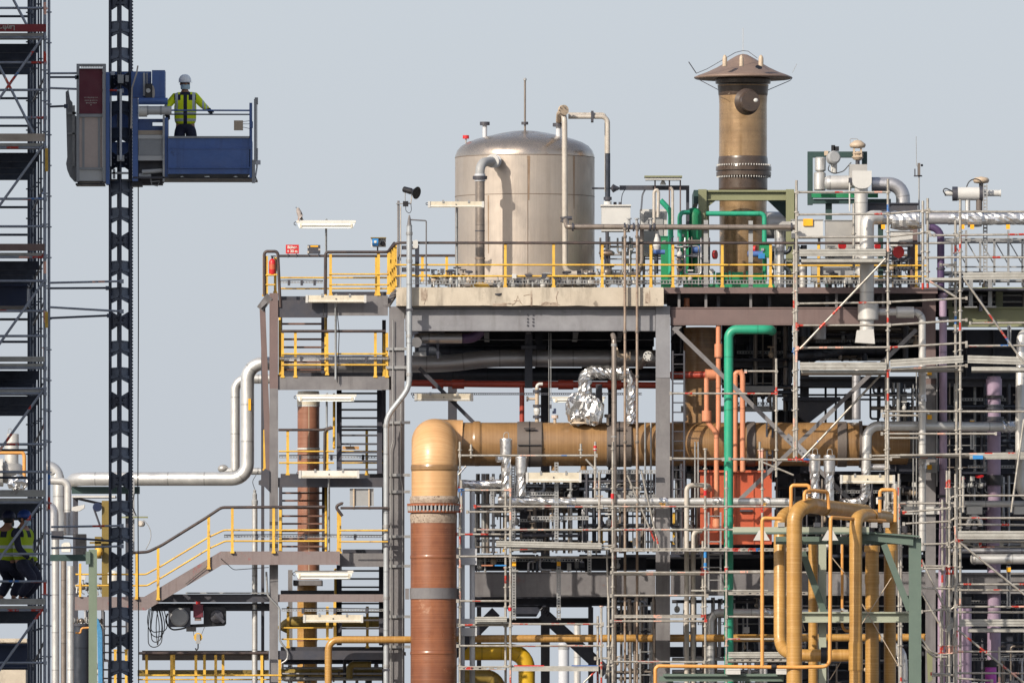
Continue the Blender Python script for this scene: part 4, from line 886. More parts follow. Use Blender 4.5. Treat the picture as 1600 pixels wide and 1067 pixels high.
# ------------------------------------------------------------------ tank and its nozzles
TD = 4.0; tk = thing('storage_tank', 'upright stainless steel tank with domed top on the concrete platform', 'tank', (820, 452, TD))
R0 = 109
part(tk, 'shell', MB().la((820, 450, TD), [(0, R0), (203, R0)], seg=72), M['tank'])
prof = [(203, R0), (207, R0-.3), (214, R0-3), (221, R0-9), (227, R0-19), (232, R0-33), (237, R0-52), (241.5, R0-72), (244.5, R0-90), (246, 0)]
part(tk, 'dome', MB().dome((820, 450, TD), prof, seg=72), M['tank_dome'])
for h in (203, 142): part(tk, 'weld_seam', MB().la((820, 450, TD), [(h-.6, R0+.3), (h+.6, R0+.3)], seg=72, closed=False), M['rusty_pipe'])
part(tk, 'weld_seam', MB().bx(824, 249, 825, 448, TD-R0*S(TD)-.005, TD-R0*S(TD)+.03), M['rusty_pipe'])
def shell_patch(xa, xb, ya, yb, taper=.5):      # rust run lying on the shell below a fitting
    n = 7; vs = []; r_ = R0*S(TD)+.003; c0 = P(820, 0, TD)
    for j, y in enumerate((ya, ya*.6+yb*.4, yb)):
        t = 1-(1-taper)*j/2; xm = (xa+xb)/2
        for i in range(n):
            x = xm+(xa+(xb-xa)*i/(n-1)-xm)*t*(1+.12*math.sin(3*i+j)); dx = (x-820)*S(TD); vs.append(Vector((c0.x+dx, c0.y-math.sqrt(r_*r_-dx*dx), P(0, y, TD).z)))
    return part(tk, 'rust_run', MB().add(vs, [(j*n+i, (j+1)*n+i, (j+1)*n+i+1, j*n+i+1) for j in range(2) for i in range(n-1)], True), M['stain'])
shell_patch(823.5, 828.5, 249, 318, .35); shell_patch(895, 898, 248, 330, .3); shell_patch(762, 764.5, 310, 400, .4)
def nozzle(nm, x, y0, y1, r, fr_, d, m, cap_m, lab=None):
    n = part(tk, nm, MB().la((x, y0, d), [(0, r), (y0-y1, r)], seg=16), M[m], lab)
    part(n, 'cap', MB().la((x, y1, d), [(-1, fr_), (4.2, fr_)], seg=20, smooth=False), M[cap_m]); return n
nozzle('nozzle', 757.5, 222, 195, 3.6, 7.8, TD, 'grey_blue', 'dark_steel', 'white nozzle with black cap'); nozzle('nozzle', 728, 228, 216, 1.3, 5, TD, 'grey', 'red', 'small nozzle with red cap')
nozzle('vent_nozzle', 873, 216, 197, 4.4, 9.5, TD-.6, 'grey_blue', 'dark_steel')
ro = part(tk, 'vent_rod', MB().tb([(820.3, 205, TD), (820.3, 125, TD)], 1.6, seg=10), M['old_pipe'])
part(ro, 'flange', MB().la((820, 193, TD), [(-2, 5.4), (2.2, 5.4)], seg=18, smooth=False), M['dark_steel']); part(ro, 'tip', MB().la((820.3, 125, TD), [(-1, 2.6), (1.5, 2.6), (3, 1.2)], seg=12), M['grey'])
part(tk, 'lifting_lug', MB().bx(822, 209, 824, 217, TD-.75, TD-.7).bx(819, 213, 832, 215, TD-.76, TD-.7), M['dark_steel'])
part(tk, 'base_ring', MB().la((820, 450, TD), [(0, R0+4), (5, R0+4)], seg=72, smooth=False), M['old_pipe'])
# inlet pipe on the left
xi = 750; di = 1.35
ip = thing('inlet_pipe', 'weathered upright pipe bending into the left front of the tank', 'pipe', (xi, 450, di))
part(ip, 'pipe_run', MB().tb([(xi, 450, di), (xi, 280, di)], 7.4, seg=20), M['old_pipe'])
bnd = part(ip, 'bend', MB().tb([(xi, 275, di), (xi, 255, di), (769, 252, di+.5), (775, 252, 2.6)], 7.3, bend=14, seg=20), M['grey'])
f = part(ip, 'flange', MB().la((xi, 277.5, di), [(-3, 11.4), (2.2, 11.4)], seg=24, smooth=False), M['dark_steel'])
part(f, 'gasket', MB().la((xi, 277.5, di), [(-6, 8.6), (-3, 8.6), (2.2, 8.6), (5.5, 8.6)], seg=20), M['grey_blue'])
ax = (P(775, 252, 2.6)-P(769, 252, di+.5)).normalized()
part(ip, 'flange', MB().la((769.5, 252, di+.55), [(-3, 10.5), (4, 10.5)], axis=ax, seg=24, smooth=False), M['grey_light'])
part(ip, 'flange', MB().la((773, 252, di+.8), [(-2, 10.5), (2, 10.5)], axis=ax, seg=24, smooth=False), M['grey_blue'])
part(ip, 'band', MB().la((xi, 404, di), [(-1.5, 8.2), (1.5, 8.2)], seg=20), M['rusty_pipe']); part(ip, 'band', MB().la((xi, 361, di), [(-.8, 7.8), (.8, 7.8)], seg=20), M['dark_steel'])
part(ip, 'foot', MB().pr([(734, 449), (739, 443), (744, 441.5), (757, 441.5), (762, 443), (766, 449)], di-.2, di+.3), M['yellow'])
# pipe loop on the right of the tank
xr = 882; d_ = 1.6
lp = thing('pipe_loop', 'pale pipe running down the right front of the tank to the platform', 'pipe', (xr, 432, d_))
part(lp, 'pipe_run', MB().tb([(925, 427.5, d_), (883, 427.5, d_), (883, 400, d_), (xr, 178, d_), (877, 172, d_+.2)], 4.4, bend=16, seg=16), M['rusty_pipe' if 0 else 'pale'])
part(lp, 'bend', MB().tb([(880, 174, d_+.05), (874, 177, d_+.9), (873, 190, TD-.6)], 4.6, bend=9, seg=14), M['beige'])
part(lp, 'flange', MB().la((880, 172.5, d_-.02), [(-2, 8.2), (3, 8.2)], axis=(.5, -1, 0), seg=20, smooth=False), M['beige'])
for q_ in range(8): part(lp, 'bolt', MB().la((880+6.4*math.cos(q_*.785), 172.5+6.4*math.sin(q_*.785), d_-.1), [(0, .9), (3, .9)], axis=(0,-1,0), seg=6, smooth=False), M['old_pipe'])
part(lp, 'flange', MB().la((xr, 343, d_), [(-4, 6.6), (-1, 6.6), (-1, 5), (1, 5), (1, 6.6), (4, 6.6)], seg=18, smooth=False), M['dark_steel'])
vb = part(lp, 'valve', MB().la((xr+3, 341, d_-.1), [(-3, 3), (9, 3)], axis=X, seg=14, smooth=False), M['dark_steel'])
for k in range(3): part(lp, 'flange', MB().la((908+8*k, 427.5, d_), [(-2, 7.5-(k % 2)*1.2), (2, 7.5-(k % 2)*1.2)], axis=X, seg=18, smooth=False), M['old_pipe'])
v2 = thing('vent_pipe', 'pale twin pipe arching from the tank vent down to a grey box', 'pipe', (949, 330, 2.0))
part(v2, 'pipe_run', MB().tb([(888, 182.5, 2.0), (949.5, 182.5, 2.0), (949.5, 330, 2.0)], 3.7, bend=10, seg=14), M['pale'])
part(v2, 'pipe_run', MB().tb([(888, 178.5, 2.4), (944, 178.5, 2.4), (947, 186, 2.4), (947, 300, 2.4)], 2.4, bend=10, seg=12), M['pale'])
part(v2, 'dark_length', MB().tb([(949.5, 240, 2.0), (949.5, 320, 2.0)], 4.1, seg=14), M['dark_pipe']); part(v2, 'clamp', MB().bx(923.5, 173.5, 927.5, 190, 1.9, 2.5), M['dark_steel']); part(v2, 'flange', MB().la((949.5, 310, 2.0), [(-3, 6.4), (2, 6.4)], seg=18, smooth=False), M['dark_steel'])
part(v2, 'socket', MB().la((949.5, 323, 2.0), [(-4, 6.6), (8, 6.0)], seg=18, smooth=False), M['grey_light'])
# ------------------------------------------------------------------ chimney stack
CD_ = 4.5; ck = thing('chimney_stack', 'short brown chimney stack with a wide conical rain cap', 'chimney', (1161, 450, CD_))
part(ck, 'shaft', MB().la((1161, 450, CD_), [(0, 36.5), (142, 37), (150, 39.5)], seg=48, closed=False), M['chimney'])
part(ck, 'flange', MB().la((1162, 266, CD_), [(-12, 39), (-9, 43), (-3, 43), (-3, 41), (-1, 41), (-1, 43.5), (5, 43.5), (5, 40), (9, 39)], seg=48, smooth=False), M['chimney_dark'])
b = MB()
for k in range(30):
    g = math.pi*(1+k/29); sc_ = S(CD_); p = P(1162, 266, CD_)
    for hh in (7.5, -11): b.add(*(lambda q: ([q+Vector((sx*.012, -.012, sz*.02)) for sx, sz in ((-1,-1), (1,-1), (1,1), (-1,1))]+[q+Vector((sx*.012, .012, sz*.02)) for sx, sz in ((-1,-1), (1,-1), (1,1), (-1,1))], [(0,1,2,3), (5,4,7,6), (4,0,3,7), (1,5,6,2), (3,2,6,7), (4,5,1,0)]))(p+Vector((math.cos(g)*41.5*sc_, math.sin(g)*41.5*sc_, hh*sc_))))
part(ck, 'bolt_ring', b, M['grey_light'])
part(ck, 'lower_lap', MB().la((1161, 278, CD_), [(-20, 37.6), (-17, 38.2), (3, 38.2)], seg=48, closed=False), M['chimney_dark'])
part(ck, 'upper_shaft', MB().la((1161, 262, CD_), [(0, 38.6), (12, 37.6), (100, 37.4), (118, 38.4), (128, 40)], seg=48, closed=False), M['chimney'])
part(ck, 'lap_band', MB().la((1161, 262, CD_), [(0, 39.2), (14, 38.4), (17, 37.8)], seg=48, closed=False), M['chimney_dark']); part(ck, 'lap_band', MB().la((1161, 147, CD_), [(-4, 37.9), (0, 38.7), (14, 40)], seg=48, closed=False), M['chimney_dark'])
part(ck, 'flange', MB().la((1161, 128, CD_), [(-3, 43), (1, 43.4), (4, 43.4), (6, 41)], seg=48, smooth=False), M['chimney_dark'])
part(ck, 'cap', MB().dome((1161, 122, CD_), [(-2, 74), (-.5, 76.5), (1.2, 76.5), (4, 70), (9, 56), (16, 41), (23, 29), (29, 20), (33, 13), (36, 7), (37.5, 0)], seg=64).la((1161, 122, CD_), [(-2, 74), (5, 40)], seg=64, closed=False), M['cap_brown'])
for x, y, r_ in ((1132.5, 98, 3.7), (1158.5, 98, 3.4), (1189, 98, 3.9)):
    part(ck, 'cap_lug', MB().dome((x, y, CD_-1.9 if x == 1158.5 else CD_-1.2), [(-6, r_), (6, r_), (9, r_*.8), (11.5, r_*.35), (12, 0)], seg=14), M['beige'])
part(ck, 'cap_hole', MB().la((1185.5, 105.5, CD_-2.35), [(0, 5.6), (.6, 5.2)], axis=(.18,-.55,.8), seg=20, smooth=False), M['black'])
mh = part(ck, 'manhole', MB().la((1177, 158, CD_-1.9), [(-10, 12), (-10, 15.5), (-22, 16), (-28, 21)], axis=(.36,-1,0), seg=28), M['chimney_dark'])
part(mh, 'knob', MB().sp((1181, 157, CD_-2.42), 3.6, 2, 3.2), M['grey_light'])
b = MB().tb([(1085, 121, CD_-.3), (1123, 141, CD_-.9)], .6, seg=6); part(ck, 'stay', b, M['dark_steel'])
b = MB().tb([(1238, 122, CD_-.3), (1235, 126, CD_-.5), (1200, 141, CD_-.9)], .6, bend=4, seg=6); part(ck, 'stay', b, M['dark_steel'])
part(ck, 'lightning_rod', MB().tb([(1088, 115, CD_-.5), (1076, 97, CD_-.5)], .8, seg=6), M['dark_steel']); part(ck, 'lightning_rod', MB().tb([(1238, 114, CD_), (1245, 100, CD_)], .35, seg=6), M['grey']); part(ck, 'lightning_rod', MB().tb([(1161, 82, CD_), (1161, 44, CD_)], .4, seg=6), M['grey_light'])
part(ck, 'rod_wire', MB().tb([(1088, 115, CD_-.6), (1105, 108, CD_-1), (1149, 82.5, CD_-1), (1161, 79.5, CD_-.8), (1169, 80.5, CD_-.8), (1183, 91, CD_-1)], .5, seg=6), M['dark_steel'])
# olive frame round the chimney foot
of = thing('support_frame', 'olive green steel frame around the foot of the chimney', 'frame', (1160, 450, 3.2))
part(of, 'beam', MB().bx(1103, 297, 1228, 300, 2.9, 3.3).bx(1103, 300, 1228, 311.5, 3.0, 3.05).bx(1103, 311.5, 1228, 313, 2.9, 3.3), M['olive'])
for xa, xb in ((1091, 1104), (1228, 1241)): part(of, 'post', MB().iv(xa, xb, 296, 450, 2.85, .4), M['olive'])
for xa, xb in ((1095, 1108), (1231, 1243)): part(of, 'post', MB().iv(xa, xb, 300, 452, 6.2, .3), M['olive'])
part(of, 'gusset', MB().pr([(1104, 313), (1119, 313), (1104, 325)], 2.98, 3.04), M['olive']); part(of, 'gusset', MB().pr([(1228, 313), (1199, 313), (1228, 341)], 3.6, 3.7), M['teal_dark'])
part(of, 'beam', MB().bx(1098, 299, 1240, 312, 6.2, 6.4), M['olive'])
part(of, 'side_beam', MB().bx(1084, 297, 1091, 318, 3.0, 6), M['teal_dark'])
# ------------------------------------------------------------------ small things on the platforms
pg = thing('sign', 'small red sign with white writing on the top landing rail', 'sign', (456, 400, 1.85))
part(pg, 'board', MB().bx(446.5, 382.5, 467, 396.5, 1.86, 1.88), M['red']); text(pg, 'lettering', 'Bühne', 456.7, 386.6, 1.855, 6.0, M['white']); text(pg, 'lettering', '+ 30 m', 456.7, 392.8, 1.855, 5.6, M['white'])
for x in (450, 463): part(pg, 'bracket', MB().bx(x-.8, 396, x+.8, 402.5, 1.83, 1.9), M['dark_steel'])
pl = thing('sign_board', 'dark plaque with a yellow strip on the top landing rail', 'plaque', (490, 400, 1.85))
part(pl, 'board', MB().bx(480.5, 383, 500.5, 397, 1.86, 1.9), M['dark_steel']); part(pl, 'strip', MB().bx(485, 383.8, 497, 386, 1.85, 1.86), M['orange_tag'])
for x, y in ((481.5, 386), (481.5, 394), (499, 390)): part(pl, 'clip', MB().bx(x-1.5, y-1.6, x+1.5, y+1.6, 1.84, 1.86), M['pale'])
for x in (482, 498): part(pl, 'bracket', MB().bx(x-.8, 397, x+.8, 402, 1.83, 1.9), M['dark_steel'])
fx = thing('fire_extinguisher', 'red fire extinguisher hanging at the left end of the top landing', 'extinguisher', (425.5, 429, .05))
part(fx, 'cylinder', MB().dome((425.5, 429, .05), [(0, 4.8), (2, 5.4), (19, 5.4), (22, 4.6), (24.5, 2.2), (25, .1)], seg=20), M['red']); part(fx, 'valve', MB().la((425.5, 404, .05), [(0, 1.6), (3.5, 1.6)], seg=10).bx(423, 399.5, 431, 401.2, .02, .08), M['black'])
part(fx, 'label_band', MB().la((425.5, 421, .05), [(0, 5.5), (8, 5.5)], seg=20, closed=False), M['salmon_red']); part(fx, 'hose', MB().tb([(428, 403, .03), (432, 406, .03), (432, 424, .03)], .8, bend=3, seg=6), M['black'])
fx2 = MB().bx(417, 428, 434, 430, -.02, .12); solo('shelf', 'small yellow shelf under the red fire extinguisher', 'shelf', fx2, M['yellow'])
# pigeon
pgn = thing('pigeon', 'grey pigeon perched on the left end of a tall lamp', 'bird', (466, 344.5, -.05))
V = [(0,0,.10), (.02,0,.17), (-.005,-.01,.235), (-.015,-.02,.275), (.05,.0,.06), (.105,.01,-.01)]
skinned('body', V, [(0,1), (1,2), (2,3), (0,4), (4,5)], [.072, .066, .040, .033, .045, .016], M['feather'], pgn); pgn.scale = (1.2,)*3
b = MB(); ell(b, (.055,-.03,.10), .03, .035, .085); o_ = add_raw(pgn, 'wing', b, M['feather_dark']); b = MB(); ell(b, (.055,.035,.10), .03, .035, .085); add_raw(pgn, 'wing', b, M['feather_dark'])
add_raw(pgn, 'beak', MB().tb([(0,0,0)]*2, .009, wpts=[(-.035,-.025,.275), (-.062,-.04,.268)], r2=.002, seg=8), M['black'])
for yy in (-.02, .02): add_raw(pgn, 'leg', MB().tb([(0,0,0)]*2, .006, wpts=[(.0, yy, .06), (-.0, yy, 0)], seg=6), M['salmon'])
# loudspeaker post
ls = thing('loudspeaker', 'black horn loudspeaker on a thin grey post at the stair head', 'loudspeaker', (622, 449, .3))
part(ls, 'post', MB().tb([(622.5, 449, .3), (622.5, 314, .3)], 1.9, seg=10), M['steel']); part(ls, 'arm', MB().tb([(619, 318.5, .25), (643, 318, .25)], 1.0, seg=8), M['grey'])
hd = (P(656, 303, .0)-P(633, 296.5, .3)).normalized()
part(ls, 'horn', MB().la((633, 296.5, .25), [(-2, 4.6), (12, 5), (14, 3.8), (16, 4.4), (20, 6.6), (24, 10)], axis=hd, seg=24), M['black'])
part(ls, 'bracket', MB().tb([(633, 301, .25), (633, 318, .25)], .8, seg=6), M['grey']); part(ls, 'bracket', MB().tb([(644, 300, .2), (642, 318, .2)], .8, seg=6), M['pale'])
part(ls, 'junction_box', MB().bx(629.5, 314.5, 638, 322.5, .1, .24), M['black']); part(ls, 'cable', MB().tb([(634, 322, .15), (634, 330, .15), (640, 334, .15), (643, 329, .15), (642, 319, .15)], .5, bend=3, seg=6), M['black'])
part(ls, 'conduit', MB().tb([(626, 449, .3), (626, 322, .3)], .9, seg=8), M['pale'])
bc = thing('control_box', 'blue control box with a black socket on a grey plate above the landing', 'control box', (591, 398, 1.0))
part(bc, 'plate', MB().bx(579.5, 372, 603, 386, 1.0, 1.03), M['grey_light']); part(bc, 'roof', MB().bx(579, 371, 603.5, 372.3, .85, 1.03), M['olive_pipe']); bb_ = part(bc, 'box', MB().bx(581.5, 373, 591, 384, .8, 1.0), M['blue_bright'])
part(bb_, 'badge', MB().bx(584.5, 376, 588.2, 380, .79, .8), M['white']); part(bc, 'socket', MB().la((598, 381, 1.0), [(0, 4), (5, 3.2)], axis=(.2,-1,-.1), seg=14), M['black']); part(bc, 'stem', MB().tb([(590, 400, 1.05), (590, 386, 1.05)], 1.2, seg=8), M['dark_steel'])
# drain pipe down the left column
dp = thing('drain_pipe', 'galvanised drain pipe with an offset running down the left column', 'pipe', (603, G(-.5), -.5))
part(dp, 'pipe_run', MB().tb([(639.5, 352, -.5), (639.5, 606, -.5), (603.5, 652, -.5), (603.5, G(-.5), -.5)], 4.4, bend=14, seg=16), M['conduit'])
for x, y in ((639.5, 365), (639.5, 408), (639.5, 525), (639.5, 585), (603.5, 665), (603.5, 795), (603.5, 822), (603.5, 934), (603.5, 1040)): part(dp, 'coupling', MB().la((x, y, -.5), [(-2.4, 5.2), (2.4, 5.2)], seg=16, smooth=False), M['galv'])
for x, y in ((639.5, 484), (603.5, 845), (603.5, 853), (603.5, 1046)): part(dp, 'clamp', MB().bx(x-5.6, y-1.6, x+5.6, y+1.6, -.58, -.36), M['dark_steel'])
part(dp, 'cone', MB().la((639.5, 352, -.5), [(0, 3.6), (12, 2.0), (16, 1.0)], seg=12), M['steel'])
part(dp, 'gooseneck', MB().tb([(639.8, 340, -.5), (640.5, 343.5, -.5), (666, 345, -.4), (666, 447, -.3)], 1.1, bend=2, seg=8), M['steel'])
solo('junction_box', 'white electrical box beside the galvanised drain pipe', 'box', MB().pr([(645, 376), (650, 375), (653, 376), (653, 387), (650, 388.5), (645, 387)], -.5, -.3), M['grey_light'])
ds = thing('post', 'short dark post with side plates between drain pipe and tank', 'post', (652, 449, .4)); part(ds, 'upright', MB().bx(648.5, 383, 655, 449, .4, .5), M['dark']); part(ds, 'side_plate', MB().bx(628, 418, 648, 425, .35, .4), M['dark_steel']); part(ds, 'side_plate', MB().bx(655, 420, 672, 424, .35, .4), M['dark_steel']); part(ds, 'side_plate', MB().bx(628, 384, 648, 390, .35, .4), M['dark_steel'])
# brackets on column, panel sign on the third landing
sp_ = thing('panel', 'two part grey panel clipped on the fourth landing rail', 'panel', (565, 795, .05)); part(sp_, 'sheet', MB().bx(546.5, 763, 584, 790, .03, .06), M['grey'])
for x in (553, 577): part(sp_, 'strap', MB().tb([(x, 796, .0), (x, 763, .0)], 1.6, seg=8), M['beige'])
ws = thing('sign', 'small amber notice plate hanging in the second stair flight', 'sign', (547, 703, 1.2)); part(ws, 'board', MB().bx(535, 697, 561, 702, 1.2, 1.22), M['frp_pale']); part(ws, 'strap', MB().bx(547, 693, 548, 697, 1.2, 1.22), M['dark_steel'])
# ---------------- valves and small bore piping around tank foot
def valve_group(label, x0, x1, y, d, m='old_pipe', n=4, seed=1, wheel='dark_steel', name='valve_manifold'):
    rnd = random.Random(seed); r = thing(name, label, 'valves', ((x0+x1)/2, y+8, d))
    part(r, 'pipe_run', MB().tb([(x0, y, d), (x1, y, d)], 2.6, seg=10), M[m])
    for k in range(n):
        x = x0+(x1-x0)*(k+.5)/n+rnd.uniform(-2, 2); s_ = rnd.uniform(.8, 1.3)
        vb = part(r, 'valve_body', MB().sp((x, y, d-.02), 4.6*s_, 4*s_, 4.4*s_), M[rnd.choice(['old_pipe', 'grey', 'beige', 'grey_light'])])
        for dx in (-6, 6): part(r, 'flange', MB().la((x+dx*s_, y, d), [(-1.2, 5.2*s_), (1.2, 5.2*s_)], axis=X, seg=14, smooth=False), M[rnd.choice(['grey', 'old_pipe', 'dark_steel'])])
        up = rnd.choice([1, 1, -1]); sx = rnd.uniform(-2, 2)
        part(vb, 'stem', MB().tb([(x, y, d-.05), (x+sx, y-up*12*s_, d-.15)], 1.2, seg=8), M['grey_light'])
        if k % 2 == 0: part(vb, 'handwheel', MB().la((x+sx, y-up*12*s_, d-.15), [(-1, 5.5*s_), (1, 5.5*s_)], axis=(sx*.05, -.25, 1), seg=16, smooth=False), M[wheel])
        else: part(vb, 'actuator', MB().bx(x+sx-3, y-up*12*s_-3, x+sx+4, y-up*12*s_+4, d-.25, d-.1), M[rnd.choice(['grey_light', 'dark_steel', 'grey'])])
        part(r, 'drain', MB().tb([(x+7, y, d), (x+7, y+10, d), (x+12, y+12, d)], .9, bend=2, seg=6), M['galv'])
    return r
valve_group('row of grey valves on the slab left of the tank inlet pipe', 672, 738, 438, .6, n=5, seed=3)
valve_group('row of flanged valves on the slab at the right foot of the tank', 905, 985, 428, 1.6, 'pale', n=4, seed=5)
valve_group('low row of small valves along the slab edge right of the tank', 880, 1000, 441, .2, n=7, seed=8)
valve_group('low row of small fittings along the slab edge under the tank', 770, 880, 445, -.1, 'galv', n=5, seed=13)
cv = thing('control_valve', 'upright control valve with round diaphragm head right of the tank', 'valve', (949, 430, 1.2))
part(cv, 'diaphragm', MB().dome((948, 394, 1.2), [(-6, 3), (-5, 10), (-2.5, 12.5), (-.5, 12.5), (2, 9), (4, 3), (5, 0)], seg=24), M['rusty_pipe']); part(cv, 'yoke', MB().bx(944, 400, 946, 420, 1.15, 1.25).bx(951, 400, 953, 420, 1.15, 1.25), M['dark_steel'])
part(cv, 'stem', MB().tb([(948.5, 430, 1.2), (948.5, 396, 1.2)], 1.6, seg=8), M['dark_steel']); part(cv, 'body', MB().sp((949, 426, 1.2), 8, 7, 7.5), M['old_pipe']); part(cv, 'post', MB().tb([(949, 394, 1.2), (949, 362, 1.2)], 2.6, seg=10), M['dark_steel'])
gb = thing('equipment_box', 'pale grey square equipment box right of the tank', 'box', (962, 362, 1.8)); part(gb, 'case', MB().bx(940, 322, 985, 361, 1.8, 2.6), M['grey_light']); part(gb, 'lid', MB().bx(938.5, 319.8, 986, 322.2, 1.75, 2.65), M['grey_light']); part(gb, 'foot', MB().bx(946, 361, 951, 450, 2.2, 2.4), M['dark_steel'])
for x in (961, 969): part(gb, 'port', MB().la((x, 320, 2.2), [(0, 2.6), (4, 2.6)], seg=12, smooth=False), M['dark_steel'])
gb2 = thing('equipment_box', 'second grey equipment box behind the pale vertical pipe left of the green piping', 'box', (1022, 400, 3.5)); part(gb2, 'case', MB().bx(1000, 327, 1042, 400, 3.5, 4.4), M['grey_light']); part(gb2, 'door', MB().bx(1006, 332, 1036, 395, 3.47, 3.5), M['grey']); part(gb2, 'leg', MB().bx(1004, 400, 1008, 450, 3.6, 3.7), M['dark_steel']); part(gb2, 'leg', MB().bx(1034, 400, 1038, 450, 3.6, 3.7), M['dark_steel'])
pr = thing('header_pipe', 'weathered horizontal pipe with flanges running from the tank to the chimney frame', 'pipe', (1060, 359, .3))
part(pr, 'pipe_run', MB().tb([(884, 345, 1.0), (886, 354.5, .3), (1244, 355.5, .3)], 4.2, bend=6, seg=14), M['old_pipe'])
for x in (895, 976, 982, 990, 997, 1016, 1022, 1237): part(pr, 'flange', MB().la((x, 355, .3), [(-1.4, 6.6), (1.4, 6.6)], axis=X, seg=16, smooth=False), M['dark_steel'])
for x in (983, 995, 1017): part(pr, 'valve_bonnet', MB().la((x, 352, .25), [(0, 2.5), (9, 2), (9, 4), (11, 4)], seg=10, smooth=False), M['grey'])
for lab, x, r_, d, y0 in (('thin rusty pipe running full height left of the centre column', 976.5, 2.1, -.45, 358), ('thin rusty pipe running full height nearest the centre column', 995.5, 2.1, -.45, 358)):
    r = thing('riser_pipe', lab, 'pipe', (x, G(d), d), 'thin riser pipes'); part(r, 'pipe_run', MB().tb([(x, G(d), d), (x, y0, d)], r_, seg=10), M['rusty_pipe'])
    for y in (358, 370, 518, 588, 690, 860): part(r, 'coupling', MB().la((x, y, d), [(-2, 3.2), (2, 3.2)], seg=10, smooth=False), M['old_pipe'])
r = thing('riser_pipe', 'thicker grey riser pipe rising in front of the foil wrapped valve', 'pipe', (959, G(-.5), -.5)); part(r, 'pipe_run', MB().tb([(959.5, G(-.5), -.5), (959.5, 530, -.5), (958, 524, -.2), (957, 523, .6)], 4.0, bend=6, seg=14), M['old_pipe'])
for y in (538, 540, 682, 770): part(r, 'band', MB().la((959.5, y, -.5), [(-.8, 4.6), (.8, 4.6)], seg=14, smooth=False), M['grey'])
part(r, 'branch', MB().tb([(962, 545, -.2), (966, 556, .2), (985, 556, .3)], 3.2, bend=6, seg=12), M['beige'])
for x in (979, 984): part(r, 'flange', MB().la((x, 556, .3), [(-1.1, 6.6), (1.1, 6.6)], axis=X, seg=16, smooth=False), M['beige'])
bf = thing('blind_flange', 'round pale bolted blind flange on a dark stub pipe beside the centre column', 'flange', (1012, 566, .5)); part(bf, 'disc', MB().la((1012.5, 556.5, .5), [(0, 7.8), (2, 7.8)], axis=(.1,-1,.1), seg=24, smooth=False), M['grey_light']); part(bf, 'stub', MB().tb([(1012, 557, .52), (1000, 572, 2.0)], 5.2, seg=14), M['old_pipe'])
for k in range(8): part(bf, 'bolt', MB().la((1012.5+5.8*math.cos(k*.785), 556.5+5.8*math.sin(k*.785), .46), [(0, 1), (1.6, 1)], axis=(0,-1,0), seg=6, smooth=False), M['dark_steel'])
pv = pipe('pale pipe dropping from the platform header behind the railing', [(1003, 358, .6), (1003, 412, .6), (998, 428, .6), (988, 428, .8)], 3.4, 'old_pipe', bend=9)
# dark cable beam and lamp canopy above
cbm = thing('cable_beam', 'dark horizontal cable beam between the tank and the green piping', 'beam', (1016, 300, 2.5)); part(cbm, 'beam', MB().bx(968, 290, 1077, 297, 2.5, 2.65), M['dark_steel']); part(cbm, 'rod', MB().tb([(925, 294.5, 2.6), (968, 294.5, 2.6)], 1.4, seg=8), M['dark_steel']); part(cbm, 'clamp', MB().la((960, 294.5, 2.5), [(-5, 3), (-2, 7), (3, 4), (7, 2.4)], axis=X, seg=10, smooth=False), M['dark_steel'])
for x, y1 in ((972, 322), (1003, 330), (1004.5, 330)): part(cbm, 'cable', MB().tb([(x+4, 297, 2.55), (x, 304, 2.55), (x-2, y1, 2.55)], .6, bend=4, seg=6), M['dark_steel'])
part(cbm, 'hanger', MB().bx(1072, 297, 1077, 450, 2.5, 2.6), M['dark_steel'])
lc = thing('lamp_canopy', 'flat teal roofed lamp canopy on three thin legs above the green piping', 'canopy', (1036, 330, 2)); part(lc, 'roof', MB().bx(1007, 274.6, 1066, 277, 1.7, 2.3), M['olive']); part(lc, 'fascia', MB().bx(1008.5, 277, 1064, 281.2, 1.75, 2.25), M['grey_light'])
for x in (1023.5, 1046, 1063): part(lc, 'leg', MB().tb([(x, 352, 2), (x, 281, 2)], 1.1, seg=8), M['brown'])
part(lc, 'lamp_head', MB().la((1036, 286, 2), [(-3, 5), (0, 4), (4, 1.8)], seg=12), M['grey_light'])
for lab, pts, r_, m in (('pale hooked vent pipe under the lamp canopy, left one', [(1022, 352, 1.4), (1022, 300, 1.4), (1026, 296, 1.4), (1029, 300, 1.4), (1028, 340, 1.4)], 2.6, 'pale'), ('pale hooked vent pipe under the lamp canopy, right one', [(1051, 352, 1.4), (1051, 296, 1.4), (1047, 293, 1.4)], 2.2, 'pale')):
    pipe(lab, pts, r_, m, name='vent_pipe', bend=4)
vt = thing('relief_valve', 'slim pale relief valve standing on the header under the lamp canopy', 'valve', (1026, 440, .4)); part(vt, 'body', MB().la((1026.5, 380, .4), [(-12, 4), (-4, 6.5), (6, 4.5), (10, 3), (26, 2.4)], seg=14), M['grey_light']); part(vt, 'inlet', MB().tb([(1026, 428, .4), (1026, 392, .4)], 2.8, seg=12), M['dark_pipe']); part(vt, 'actuator', MB().la((1030, 394, .3), [(-9, 3.6), (9, 3.6)], axis=X, seg=14, smooth=False), M['blue'])
